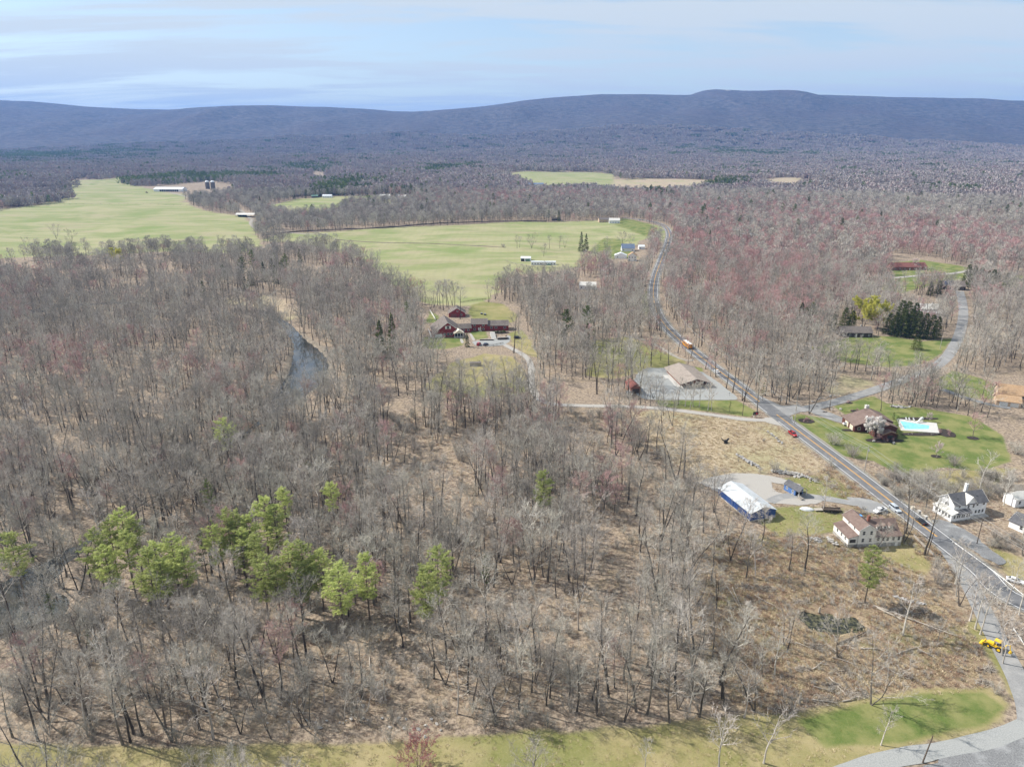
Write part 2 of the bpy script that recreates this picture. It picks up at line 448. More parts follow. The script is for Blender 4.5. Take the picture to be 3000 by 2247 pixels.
# ------------------------------------------------------------------ ground
def mk_ground_mat():
    t = NT('ground')
    p = t.pos()
    big = t.noise(p, 0.013, 3); mid = t.noise(p, 0.11, 5, 0.6); fine = t.noise(p, 0.8, 8, 0.75); grit = t.noise(p, 3.6, 4, 0.7)
    edge = t.math('MULTIPLY', t.math('SUBTRACT', mid, 0.5), 0.9)
    edge = t.math('ADD', edge, t.math('MULTIPLY', t.math('SUBTRACT', fine, 0.5), 0.5))
    broad = t.math('MULTIPLY', t.math('SUBTRACT', t.noise(p, 0.03, 3), 0.5), 0.9)
    edge = t.math('ADD', edge, broad)
    def mask(nm, soft=0.22):
        return t.rng(t.math('ADD', t.attr(nm), edge), 0.5 - soft, 0.5 + soft)
    # leaf litter
    c = t.mix(t.rng(fine, 0.38, 0.62), (0.125, 0.098, 0.076), (0.36, 0.290, 0.220))
    c = t.mix(t.rng(mid, 0.45, 0.75, 0, 0.6), c, (0.30, 0.235, 0.155))
    c = t.mix(t.rng(grit, 0.5, 0.8, 0, 0.4), c, (0.40, 0.32, 0.24))
    # brushy wet ground: rusty stems and straw tufts
    s = t.mix(t.rng(fine, 0.38, 0.60), (0.125, 0.088, 0.060), (0.33, 0.255, 0.165))
    s = t.mix(t.rng(mid, 0.42, 0.62, 0, 0.6), s, (0.22, 0.165, 0.110))
    s = t.mix(t.rng(grit, 0.50, 0.68, 0, 0.7), s, (0.40, 0.34, 0.25))
    s = t.mix(t.rng(t.noise(p, 0.035, 3), 0.50, 0.62, 0, 0.7), s, (0.19, 0.13, 0.095))
    s = t.mix(t.rng(t.noise(p, 0.06, 4), 0.52, 0.66, 0, 0.75), s, (0.17, 0.165, 0.075))
    c = t.mix(mask('scrub'), c, s)
    # straw field
    s = t.mix(t.rng(fine, 0.3, 0.7), (0.27, 0.215, 0.145), (0.43, 0.355, 0.255))
    s = t.mix(t.rng(mid, 0.55, 0.75, 0, 0.6), s, (0.21, 0.16, 0.115))
    s = t.mix(t.rng(big, 0.5, 0.62, 0, 0.6), s, (0.285, 0.275, 0.15))
    s = t.mix(t.rng(t.noise(p, 0.07, 4, 0.7), 0.56, 0.66, 0, 0.8), s, (0.19, 0.15, 0.115))
    c = t.mix(mask('straw'), c, s)
    # pasture
    st = t.noise(t.pos((0.006, 0.03, 1)), 1.0, 4, 0.6)
    s = t.mix(t.rng(st, 0.35, 0.65), (0.175, 0.215, 0.078), (0.305, 0.290, 0.165))
    s = t.mix(t.rng(mid, 0.4, 0.75, 0, 0.5), s, (0.265, 0.270, 0.115))
    s = t.mix(t.rng(fine, 0.4, 0.7, 0, 0.35), s, (0.32, 0.285, 0.165))
    s = t.mix(t.rng(t.noise(t.pos((1, 2.2, 1)), 0.011, 4, 0.65), 0.50, 0.66, 0, 0.75), s, (0.30, 0.265, 0.165))
    s = t.mix(t.rng(t.noise(p, 0.008, 3), 0.55, 0.70, 0, 0.6), s, (0.145, 0.205, 0.055))
    wv = t.n('TexWave', wave_type='BANDS', bands_direction='X', Scale=0.035, Distortion=2.5, Detail=1.0); t.t.links.new(t.pos((1, .35, 1)), wv.inputs['Vector'])
    s = t.mix(t.rng(wv.outputs['Fac'], 0.55, 0.95, 0, 0.10), s, (0.20, 0.19, 0.10))
    c = t.mix(mask('pasture', 0.12), c, s)
    # paler dry grass
    s = t.mix(t.rng(mid, 0.36, 0.66), (0.200, 0.190, 0.075), (0.315, 0.265, 0.145))
    s = t.mix(t.rng(fine, 0.35, 0.7, 0, 0.55), s, (0.285, 0.235, 0.11))
    s = t.mix(t.rng(big, 0.45, 0.6, 0, 0.6), s, (0.125, 0.155, 0.038))
    s = t.mix(t.rng(grit, 0.48, 0.75, 0, 0.45), s, (0.36, 0.30, 0.18))
    s = t.mix(t.rng(grit, 0.46, 0.25, 0, 0.40), s, (0.10, 0.105, 0.035))
    c = t.mix(mask('meadow', 0.2), c, s)
    # lawn
    s = t.mix(t.rng(mid, 0.36, 0.64), (0.095, 0.135, 0.034), (0.205, 0.205, 0.080))
    s = t.mix(t.rng(fine, 0.45, 0.75, 0, 0.5), s, (0.165, 0.175, 0.060))
    s = t.mix(t.rng(grit, 0.50, 0.75, 0, 0.35), s, (0.27, 0.25, 0.12))
    s = t.mix(t.rng(grit, 0.46, 0.25, 0, 0.35), s, (0.045, 0.08, 0.015))
    c = t.mix(mask('lawn', 0.2), c, s)
    # river stones and mud
    s = t.mix(t.rng(fine, 0.35, 0.65), (0.15, 0.125, 0.095), (0.29, 0.25, 0.20))
    c = t.mix(mask('bank', 0.2), c, s)
    # the wooded ridge, seen from miles off
    w = t.noise(p, 0.0022, 6, 0.7); w2 = t.noise(p, 0.02, 5, 0.75)
    s = t.mix(t.rng(w2, 0.3, 0.7), (0.042, 0.041, 0.045), (0.125, 0.113, 0.114))
    s = t.mix(t.rng(w, 0.42, 0.68, 0, 0.6), s, (0.078, 0.062, 0.066))
    s = t.mix(t.rng(t.noise(p, 0.006, 5, 0.7), 0.60, 0.72, 0, 0.7), s, (0.030, 0.042, 0.028))
    s = t.mix(t.rng(t.attr('cliff'), 0.4, 0.9), s, (0.27, 0.255, 0.245))
    hill = t.attr('hill')
    c = t.mix(hill, c, s)
    hmix = t.math('ADD', t.math('ADD', t.math('MULTIPLY', fine, 0.16), t.math('MULTIPLY', grit, 0.07)), t.math('MULTIPLY', t.math('MULTIPLY', w2, hill), 16.0))
    t.bsdf(c, 0.95, hmix, 1.0, 1.0, spec=0.1)
    MATS['ground'] = t.m
mk_ground_mat()

def polymask(x, y, polys, soft):
    m = np.zeros(len(x))
    for P in polys:
        xs = [q[0] for q in P]; ys = [q[1] for q in P]
        sel = (x > min(xs) - 30) & (x < max(xs) + 30) & (y > min(ys) - 30) & (y < max(ys) + 30)
        if not sel.any(): continue
        s = soft * max(1.0, (sum(ys) / len(ys)) / 350.0)
        m[sel] = np.maximum(m[sel], np.clip(0.5 + sdist(x[sel], y[sel], P) / (2 * s), 0, 1))
    return m

def make_ground():
    rs = [25.0]
    while rs[-1] < 17000:
        r = rs[-1]
        rs.append(r + (4.0 if r < 80 else max(0.85, 0.0062 * r) if r < 1500 else 0.011 * r))
    rs = np.array(rs)
    an = np.radians(np.linspace(-52, 52, 430))
    A, RR = np.meshgrid(an, rs)
    x = (RR * np.sin(A)).ravel(); y = (RR * np.cos(A)).ravel()
    z = terrain(x, y)
    near = RR.ravel() < 1100
    z[near] += carve(x[near], y[near])
    rough = (vnoise(x, y, 1.9, 31) * 0.5 + vnoise(x, y, 4.3, 33) * 0.5) * 0.22 * (RR.ravel() < 450)
    z = z - rough
    n, mcol = len(rs), len(an)
    idx = np.arange(n * mcol).reshape(n, mcol)
    q = np.stack([idx[:-1, :-1], idx[:-1, 1:], idx[1:, 1:], idx[1:, :-1]], -1).reshape(-1, 4)
    me = bpy.data.meshes.new('ground')
    me.vertices.add(len(x)); me.vertices.foreach_set('co', np.stack([x, y, z], -1).ravel())
    me.loops.add(q.size); me.loops.foreach_set('vertex_index', q.ravel())
    me.polygons.add(len(q)); me.polygons.foreach_set('loop_start', np.arange(len(q)) * 4)
    me.polygons.foreach_set('use_smooth', np.ones(len(q), bool))
    me.update(calc_edges=True)
    def put(name, vals):
        a = me.attributes.new(name, 'FLOAT', 'POINT'); a.data.foreach_set('value', np.asarray(vals, np.float32))
    for nm, P, s in (('pasture', PASTURE, 3.5), ('lawn', LAWN, 2.0), ('meadow', MEADOW, 2.5), ('straw', STRAW, 7), ('scrub', SCRUB, 6)):
        put(nm, polymask(x, y, P, s))
    d = np.full(len(x), 1e3); d[near] = river_edge(x[near], y[near])
    put('bank', np.clip(1.15 - np.abs(d) / 4.5, 0, 1) * (x > -150) * (y > 330))
    put('hill', smooth(3000, 3800, np.hypot(x, y)))
    ZR = np.interp(x, RX, RZ)
    put('cliff', smooth(0.955, 0.985, z / np.maximum(ZR, 1)) * (np.abs(x - 2480) < 430) * (y < 7700) * (vnoise(x, z, 90, 41) > 0.45))
    me.materials.append(MATS['ground'])
    o = bpy.data.objects.new('ground', me); COL.objects.link(o); tag(o, kind='structure')
make_ground()

# water
t = NT('water')
nz = t.noise(t.pos(), 1.6, 3)
t.bsdf(t.mix(t.rng(t.noise(t.pos(), 0.12, 2), 0.4, 0.6), (0.030, 0.033, 0.028), (0.055, 0.052, 0.042)), 0.05, nz, 0.04, 0.02, spec=1.0)
MATS['water'] = t.m
def strip_mesh(pts, half, zfun, cols=1, ends=None):
    pts = np.asarray(pts)
    tg = np.gradient(pts, axis=0); tg /= np.linalg.norm(tg, axis=1)[:, None] + 1e-9
    nr = np.stack([tg[:, 1], -tg[:, 0]], -1)
    hw = np.full(len(pts), half) if np.isscalar(half) else np.asarray(half)
    b = MB()
    offs = np.linspace(-1, 1, cols + 1)
    for i in range(len(pts)):
        for k in offs:
            q = pts[i] + nr[i] * hw[i] * k
            b.v.append((q[0], q[1], zfun(q[0], q[1])))
    w = cols + 1
    for i in range(len(pts) - 1):
        for k in range(cols):
            b.f.append((i * w + k, i * w + k + 1, (i + 1) * w + k + 1, (i + 1) * w + k)); b.mi.append(0)
    return b
_re = int(np.argmin(np.hypot(RIVER[:, 0] - G0(330, 1525)[0], RIVER[:, 1] - G0(330, 1525)[1])))
b = MB(); b.quad(*[(a, c, WATER_Z - .02) for a, c in reversed(SP_((400, 1480), (440, 1560), (380, 1680), (200, 1790), (-200, 1900), (-350, 1650), (0, 1560)))])
_me = b.mesh('pool_water', 'water')
if _me.polygons[0].normal.z < 0: _me.flip_normals()
_o = bpy.data.objects.new('backwater', _me); COL.objects.link(_o); tag(_o, kind='structure')
tag(strip_mesh(RIVER[:_re], RIVER_WI[:_re] + 3.0, lambda x, y: WATER_Z).build('river_water', 'water'), kind='structure')
t = NT('pond_scum'); nz = t.noise(t.pos(), .9, 5, .7)
t.bsdf(t.mix(t.rng(nz, .45, .6), (0.018, 0.020, 0.014), (0.10, 0.095, 0.050)), t.rng(nz, .45, .6, .08, .8), nz, .2, .05); MATS['pond_scum'] = t.m
b = MB(); b.quad(*[(POND_C[0] + 12 * math.cos(a), POND_C[1] + 8 * math.sin(a), -1.0) for a in np.linspace(0, 2 * PI, 24, endpoint=False)])
tag(b.build('pond_water', 'pond_scum'), kind='structure')

# ------------------------------------------------------------------ trees
bark_mat('bark', (0.060, 0.051, 0.043), (0.170, 0.150, 0.128), 0.40)
bark_mat('twig', (0.272, 0.250, 0.217), (0.480, 0.442, 0.386), 0.30)
bark_mat('twig_red', (0.36, 0.245, 0.230), (0.52, 0.365, 0.340), 0.22)
bark_mat('bark_pale', (0.33, 0.30, 0.265), (0.58, 0.54, 0.49), 0.2)
bark_mat('twig_pale', (0.36, 0.325, 0.285), (0.58, 0.535, 0.48), 0.18)
bark_mat('bark_pine', (0.085, 0.066, 0.054), (0.18, 0.145, 0.118), 0.2)
bark_mat('twig_tan', (0.26, 0.18, 0.10), (0.38, 0.27, 0.155), 0.2)
leaf_mat('bud_red', (0.40, 0.235, 0.220), (0.52, 0.330, 0.305), 0.18)
leaf_mat('bud_scarlet', (0.40, 0.150, 0.135), (0.50, 0.220, 0.200), 0.15)
leaf_mat('needle_pine', (0.36, 0.425, 0.135), (0.62, 0.655, 0.285), 0.18, .48)
leaf_mat('needle_dull', (0.085, 0.125, 0.035), (0.16, 0.195, 0.060), 0.20)
leaf_mat('needle_spruce', (0.062, 0.082, 0.024), (0.130, 0.150, 0.048), 0.25)
leaf_mat('leaf_willow', (0.46, 0.45, 0.075), (0.62, 0.58, 0.14), 0.08, .4)
leaf_mat('blossom', (0.70, 0.65, 0.62), (0.86, 0.83, 0.80), 0.05, .4)
leaf_mat('blossom_pink', (0.55, 0.42, 0.41), (0.70, 0.60, 0.58), 0.06)
bark_mat('canopy', (0.31, 0.275, 0.255), (0.44, 0.39, 0.365), 0.10)  # block colour lifted to offset self-shadow among the crowns
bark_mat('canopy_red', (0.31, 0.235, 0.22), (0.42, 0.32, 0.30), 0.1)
leaf_mat('leaf_haze', (0.17, 0.19, 0.05), (0.25, 0.25, 0.08), 0.1)

def rot_about(v, ax, a):
    return Matrix.Rotation(a, 3, ax) @ v

class TreeB:
    def __init__(s, seed): s.r = random.Random(seed); s.trunk = MB(); s.crown = MB()
    def wander(s, p, d, L, n, bend, up):
        pts = [p.copy()]; dd = d.normalized()
        for k in range(n):
            dd = (dd + Vector((s.r.gauss(0, bend), s.r.gauss(0, bend), s.r.gauss(0, bend) + up))).normalized()
            pts.append(pts[-1] + dd * (L / n))
        return pts
    def tri(s, p, d, L, w, mi=0):
        d = d.normalized(); q = Vector((s.r.gauss(0, 1), s.r.gauss(0, 1), s.r.gauss(0, 1)))
        a = d.cross(q).normalized() * (w / 2)
        i = len(s.crown.v)
        s.crown.v += [tuple(p - a), tuple(p + a), tuple(p + d * L)]; s.crown.f.append((i, i + 1, i + 2)); s.crown.mi.append(mi)
    def leaf(s, p, sz, mi=1):
        i = len(s.crown.v); g = s.r.gauss
        for _ in range(3): s.crown.v.append((p.x + g(0, sz), p.y + g(0, sz), p.z + g(0, sz)))
        s.crown.f.append((i, i + 1, i + 2)); s.crown.mi.append(mi)

def split_dir(r, d, lo, hi):
    q = Vector((r.gauss(0, 1), r.gauss(0, 1), r.gauss(0, 1)))
    ax = d.cross(q).normalized()
    return rot_about(d, ax, R(r.uniform(lo, hi)))

def bare_tree(seed, Hh=20.0, spread=4.5, base=0.42, limbs=11, subs=5, twigs=6, fines=4, wid=1.0, stems=1, buds=0, budsz=0.09, sides=(6, 4, 3), lift=(30, 62), droop=0.06, rt=0.0140):
    t = TreeB(seed); r = t.r
    for st in range(stems):
        d0 = Vector((0, 0, 1))
        if stems > 1:
            a = 2 * PI * st / stems + r.uniform(-.4, .4); d0 = Vector((math.cos(a) * .28, math.sin(a) * .28, 1))
        hh = Hh * (1 if st == 0 else r.uniform(.8, 1))
        tp = t.wander(Vector((0, 0, -0.5)), d0, hh * 0.86, 9, 0.055, 0.02)
        r0 = hh * rt / (stems ** 0.4)
        rad = [r0 * (1.25 if k == 0 else 1 - 0.80 * k / 9) for k in range(10)]
        t.trunk.tube(tp, rad, sides[0], cap=False)
        nl = max(3, limbs // stems)
        for i in range(nl):
            f = base + (0.98 - base) * (i + r.uniform(0, .8)) / nl
            k = f * 9; k0 = min(int(k), 8); p = tp[k0].lerp(tp[k0 + 1], k - k0)
            az = i * 2.4 + r.uniform(-.5, .5) + st * 1.1
            el = R(lift[0] + (lift[1] - lift[0]) * (f - base) / (1 - base) + r.uniform(-9, 9))
            d = Vector((math.cos(az) * math.cos(el), math.sin(az) * math.cos(el), math.sin(el)))
            g = (f - base) / (1 - base)
            L = spread * (0.72 + 0.5 * math.sin(PI * min(1, g * 0.9 + 0.12))) * r.uniform(.75, 1.15) * (1 if g < .75 else .8)
            lr = r0 * (1 - .8 * f) * r.uniform(.5, .8)
            lp = t.wander(p, d, L, 4, .09, droop)
            (t.trunk if False else t.crown).tube(lp, [lr, lr * .75, lr * .5, lr * .32, .012 * wid], sides[1], cap=False)
            srcs = []
            for j in range(subs):
                q = 0.25 + 0.75 * (j + r.uniform(0, .9)) / subs
                kk = min(int(q * 4), 3); sp_ = lp[kk].lerp(lp[kk + 1], q * 4 - kk)
                sd = split_dir(r, (lp[kk + 1] - lp[kk]).normalized(), 25, 55); sd.z += .15
                sl = L * r.uniform(.34, .55) * (1.1 - .4 * q)
                sr = lr * (.5 - .25 * q)
                spn = t.wander(sp_, sd, sl, 2, .1, droop)
                t.crown.tube(spn, [max(sr, .02 * wid), max(sr * .6, .016 * wid), .008 * wid], sides[2], cap=False)
                srcs.append(spn)
            srcs.append(lp[-3:])
            for spn in srcs:
                for m_ in range(twigs):
                    q = .2 + .8 * (m_ + r.random()) / twigs; kk = 0 if q < .5 else 1
                    tp_ = spn[kk].lerp(spn[kk + 1], q * 2 - kk)
                    td = split_dir(r, (spn[kk + 1] - spn[kk]).normalized(), 18, 55); td.z += .2; td.normalize()
                    tl = r.uniform(.7, 1.5) * Hh / 20
                    t.tri(tp_, td, tl, .065 * wid)
                    for _ in range(fines):
                        q2 = r.uniform(.15, 1); fp = tp_ + td * tl * q2
                        fd = split_dir(r, td, 15, 55)
                        fl = r.uniform(.4, .95) * Hh / 20
                        t.tri(fp, fd, fl, .042 * wid)
                        for _ in range(buds): t.leaf(fp + fd * fl * r.uniform(.3, 1.0), budsz)
    return t

def low_tree(seed, Hh=18.0, rx=4.2, n=170, base=.38, sz=1.0, buds=0.0):
    """far tree: trunk, three limbs, spray of twig clusters fanning upward"""
    t = TreeB(seed); r = t.r
    t.trunk.tube([(0, 0, -.6), (0, 0, Hh * .45), (r.uniform(-.5, .5), r.uniform(-.5, .5), Hh * .8)], [.24, .17, .07], 3, cap=False)
    for i in range(4):
        a = r.uniform(0, 6.28); t.trunk.tube([(0, 0, Hh * (.3 + .12 * i)), (math.cos(a) * rx * .6, math.sin(a) * rx * .6, Hh * (.55 + .1 * i))], [.10, .04], 3, cap=False)
    c = Vector((0, 0, Hh * base))
    for i in range(n):
        z = r.random() ** .8; a = r.uniform(0, 6.28)
        rr = rx * math.sqrt(r.random()) * (math.sin(PI * (0.18 + 0.74 * z)) ** .7)
        p = Vector((rr * math.cos(a), rr * math.sin(a), Hh * (base + (1 - base) * z * .95)))
        d = (p - c); d.normalize(); d += Vector((r.gauss(0, .35), r.gauss(0, .35), .5))
        t.tri(p - d.normalized() * .9 * sz, d, r.uniform(1.3, 2.4) * sz, r.uniform(.22, .5) * sz, 1 if r.random() < buds else 0)
    return t

def pine_tree(seed, Hh=26.0, base=.45, rmax=3.6, gap=1.25, per=7, tufts=22, ntri=14, tl=.60, wid=.13, irregular=.45, dead=True):
    t = TreeB(seed); r = t.r
    tp = t.wander(Vector((0, 0, -.5)), Vector((0, 0, 1)), Hh * .985, 8, .012, .01)
    t.trunk.tube(tp, [Hh * .012 * (1.2 if k == 0 else 1 - .9 * k / 8) for k in range(9)], 6, cap=False)
    z = Hh * base
    if dead:
        for i in range(14):
            f = r.uniform(.18, base); a = r.uniform(0, 6.28); p = tp[int(f * 8)].lerp(tp[int(f * 8) + 1], f * 8 % 1)
            t.trunk.tube([p, p + Vector((math.cos(a), math.sin(a), .1)) * r.uniform(.8, 2.0)], [.04, .012], 3, cap=False)
    while z < Hh * .99:
        f = (z / Hh - base) / (1 - base)
        k = min(z / (Hh * .985) * 8, 7.99); p = tp[int(k)].lerp(tp[int(k) + 1], k % 1)
        prof = (math.sin(PI * min(1, .22 + f * .78)) ** .75) if f > .3 else .55 + .45 * f / .3
        prof = max(prof, .10)
        for i in range(per):
            if r.random() < .12: continue
            a = r.uniform(0, 6.28); L = rmax * prof * r.uniform(1 - irregular, 1.08)
            d = Vector((math.cos(a), math.sin(a), .12 + .5 * f))
            bp = t.wander(p, d, L, 3, .08, .06)
            t.trunk.tube(bp, [.06 * (1.2 - f), .04, .025, .01], 3, cap=False)
            nt = max(3, int(tufts * L / rmax))
            for j in range(nt):
                q = .25 + .75 * (j + r.random()) / nt; kk = min(int(q * 3), 2); c = bp[kk].lerp(bp[kk + 1], q * 3 - kk)
                side = Vector((-d.y, d.x, 0)) * r.gauss(0, .5) * L * .34 * (1.15 - .5 * q)
                c = c + side + Vector((0, 0, r.gauss(.03, .10)))
                for _ in range(ntri):
                    nd = Vector((r.gauss(0, .8), r.gauss(0, .8), r.gauss(.22, .38))) + d * .6
                    t.tri(c, nd, tl * r.uniform(.7, 1.2), wid, 0)
        z += gap * r.uniform(.8, 1.2)
    return t

def spruce_tree(seed, Hh=12.0, rmax=2.9, base=.03, gap=.55, per=9, ntri=9, wid=.30, power=.85, tl=.75):
    t = TreeB(seed); r = t.r
    t.trunk.tube([(0, 0, -.5), (0, 0, Hh * .5), (0, 0, Hh)], [Hh * .014, Hh * .009, .01], 6, cap=False)
    z = Hh * base
    while z < Hh * .995:
        f = (z / Hh - base) / (1 - base); L0 = rmax * (1 - f) ** power + .12
        for i in range(max(4, int(per * (1 - .4 * f)))):
            a = r.uniform(0, 6.28); L = L0 * r.uniform(.72, 1.08); d = Vector((math.cos(a), math.sin(a), .15 - .28 * (1 - f)))
            p0 = Vector((0, 0, z))
            for j in range(ntri):
                q = .3 + .7 * (j + r.random()) / ntri; c = p0 + d * L * q
                nd = d * .9 + Vector((r.gauss(0, .45), r.gauss(0, .45), r.gauss(-.22, .3)))
                t.tri(c + Vector((0, 0, r.gauss(0, .08))), nd, tl * r.uniform(.7, 1.2) * (0.6 + .4 * (1 - f)), wid)
        z += gap * r.uniform(.8, 1.2) * (1 - .35 * f)
    return t

def shrub(seed, Hh=2.6, rad=1.6, stems=11, twigs=9, fines=4, wid=1.0, buds=0, budsz=.06):
    t = TreeB(seed); r = t.r
    for i in range(stems):
        a = r.uniform(0, 6.28); o = r.uniform(.1, 1)
        p = Vector((math.cos(a) * rad * .25 * o, math.sin(a) * rad * .25 * o, -.15))
        d = Vector((math.cos(a) * o * rad / Hh * .9, math.sin(a) * o * rad / Hh * .9, 1))
        L = Hh * r.uniform(.65, 1.05); bp = t.wander(p, d, L, 3, .12, .05)
        t.trunk.tube(bp, [.035 * wid, .028 * wid, .02 * wid, .008 * wid], 3, cap=False)
        for j in range(twigs):
            q = .15 + .85 * r.random(); kk = min(int(q * 3), 2); c = bp[kk].lerp(bp[kk + 1], q * 3 - kk)
            td = split_dir(r, (bp[kk + 1] - bp[kk]).normalized(), 20, 65); tl = r.uniform(.4, 1.0) * Hh / 2.6
            t.tri(c, td, tl, .035 * wid)
            for _ in range(fines):
                fp = c + td * tl * r.uniform(.2, 1); fd = split_dir(r, td, 20, 60)
                t.tri(fp, fd, r.uniform(.25, .6) * Hh / 2.6, .028 * wid)
                for _ in range(buds): t.leaf(fp + fd * .3, budsz)
    return t

def leafy(t, n, sz, spreadz=.2, hang=0.0):
    """scatter small leaves or blossom along the twigs"""
    r = t.r; vs = t.crown.v[:]; top = max(v[2] for v in vs)
    for _ in range(n):
        v = Vector(vs[r.randrange(len(vs))])
        if v.z < top * .3: continue
        if hang: t.tri(v, Vector((r.gauss(0, .6), r.gauss(0, .6), -.6)), r.uniform(.4, 1) * hang, sz, 1)
        else: t.leaf(v + Vector((r.gauss(0, .12), r.gauss(0, .12), r.gauss(0, .12))), sz)
    return t

KIND = {}     # kind -> list of (trunk mesh, crown mesh) ; joined meshes for the far wood are in WOOD
def reg(kind, tb, tm, cm):
    KIND.setdefault(kind, []).append((tb.trunk.mesh(kind + '_trunk', tm), tb.crown.mesh(kind + '_crown', cm)))
def joined(tb, mats):
    """trunk and crown as one mesh with material slots: trunk 0, crown 1.."""
    m = MB(); m.v = tb.trunk.v + tb.crown.v; k = len(tb.trunk.v)
    m.f = tb.trunk.f + [tuple(i + k for i in f) for f in tb.crown.f]; m.mi = [0] * len(tb.trunk.f) + [1 + i for i in tb.crown.mi]
    return m.mesh('tree', mats)

BIG = dict(limbs=12, subs=6, twigs=5, fines=3, wid=.85)
def grow():
    for s, (h, sp, ba, st) in enumerate(((21, 4.8, .50, 1), (19, 5.2, .42, 1), (23, 4.6, .54, 1), (18, 4.2, .48, 1), (20, 5.8, .36, 2), (22, 4.2, .58, 1), (15, 4.0, .34, 2), (17, 3.2, .54, 1), (24, 5.4, .46, 2))):
        tb = bare_tree(100 + s, h, sp, ba, stems=st, **BIG)
        reg('bare', tb, 'bark', ['twig'])
        if s in (1, 3, 4):
            reg('snag', bare_tree(150 + s, h * .85, sp * .9, ba * .8, limbs=9, subs=4, twigs=3, fines=1, wid=1.5, stems=st), 'bark_pale', ['twig_pale'])
    for s, (h, sp, ba, st) in enumerate(((16, 5.8, .24, 1), (17, 6.4, .18, 2), (14, 5.4, .20, 3))):
        reg('open', bare_tree(200 + s, h, sp, ba, limbs=14, subs=6, twigs=6, fines=4, stems=st, lift=(22, 66)), 'bark', ['twig'])
    for s, (h, sp, ba) in enumerate(((17, 4.0, .36), (15, 3.7, .30), (18, 4.4, .42))):
        reg('maple', bare_tree(300 + s, h, sp, ba, limbs=12, subs=5, twigs=6, fines=3, buds=1, budsz=.085), 'bark', ['twig_red', 'bud_red'])
    for s, (h, sp, ba) in enumerate(((20, 4.6, .33), (22, 5.0, .4))):
        reg('pale', bare_tree(400 + s, h, sp, ba, limbs=12, subs=5, twigs=5, fines=2, wid=1.35), 'bark_pale', ['twig_pale'])
    for s, (h, ba, rm) in enumerate(((27, .46, 6.0), (24, .38, 6.4), (29, .50, 5.2), (22, .34, 5.2))):
        reg('pine', pine_tree(500 + s, h, ba, rm), 'bark_pine', ['needle_pine'])
    for s, (h, ba, rm) in enumerate(((20, .5, 2.6), (17, .35, 2.4))):
        reg('dullpine', pine_tree(540 + s, h, ba, rm, tufts=7, ntri=5, irregular=.6), 'bark_pine', ['needle_dull'])
    for s, (h, rm) in enumerate(((15, 3.2), (19, 3.4))):
        reg('spruce', spruce_tree(560 + s, h, rm), 'bark_pine', ['needle_spruce'])
    for s in range(2): reg('hemlock', spruce_tree(565 + s, 14 + 2 * s, 4.4, .02, .6, 13, 10, .30, .62, .8), 'bark_pine', ['needle_spruce'])
    reg('column', spruce_tree(570, 5.0, .95, .02, .3, 8, 4, .16, .55, .4), 'bark_pine', ['needle_dull'])
    reg('roundfir', spruce_tree(571, 6.2, 3.6, .0, .38, 18, 7, .24, .36, .55), 'bark_pine', ['needle_spruce'])
    for s in range(2): reg('shrub', shrub(600 + s), 'twig', ['twig'])
    reg('redshrub', shrub(610, 3.2, 2.6, 15, 10, 4, 1.0, 1, .06), 'twig_red', ['twig_red', 'bud_red'])
    reg('bush', shrub(612, 4.6, 3.8, 22, 18, 7, 1.1), 'bark', ['twig'])
    reg('tanshrub', shrub(613, 1.4, 1.2, 14, 7, 2, 1.3), 'twig_tan', ['twig_tan'])
    reg('willow', leafy(bare_tree(620, 16, 7.0, .2, limbs=14, subs=6, twigs=5, fines=2, stems=2, lift=(20, 60)), 14000, .24, hang=1.0), 'bark', ['twig', 'leaf_willow'])
    reg('magnolia', leafy(bare_tree(621, 7.5, 3.3, .15, limbs=14, subs=5, twigs=5, fines=2, stems=3, lift=(15, 65)), 9500, .19), 'bark', ['twig', 'blossom'])
    reg('cherry', leafy(bare_tree(622, 8, 3.6, .2, limbs=12, subs=5, twigs=5, fines=2), 2200, .11), 'bark', ['twig', 'blossom_pink'])
    reg('scarlet', bare_tree(623, 7.5, 4.2, .12, limbs=18, subs=6, twigs=7, fines=4, buds=1, budsz=.075, stems=3, lift=(18, 68)), 'bark', ['twig_red', 'bud_scarlet'])
    reg('hazy', leafy(bare_tree(624, 19, 4.2, .4, **BIG), 1500, .14), 'bark', ['twig', 'leaf_haze'])
grow()

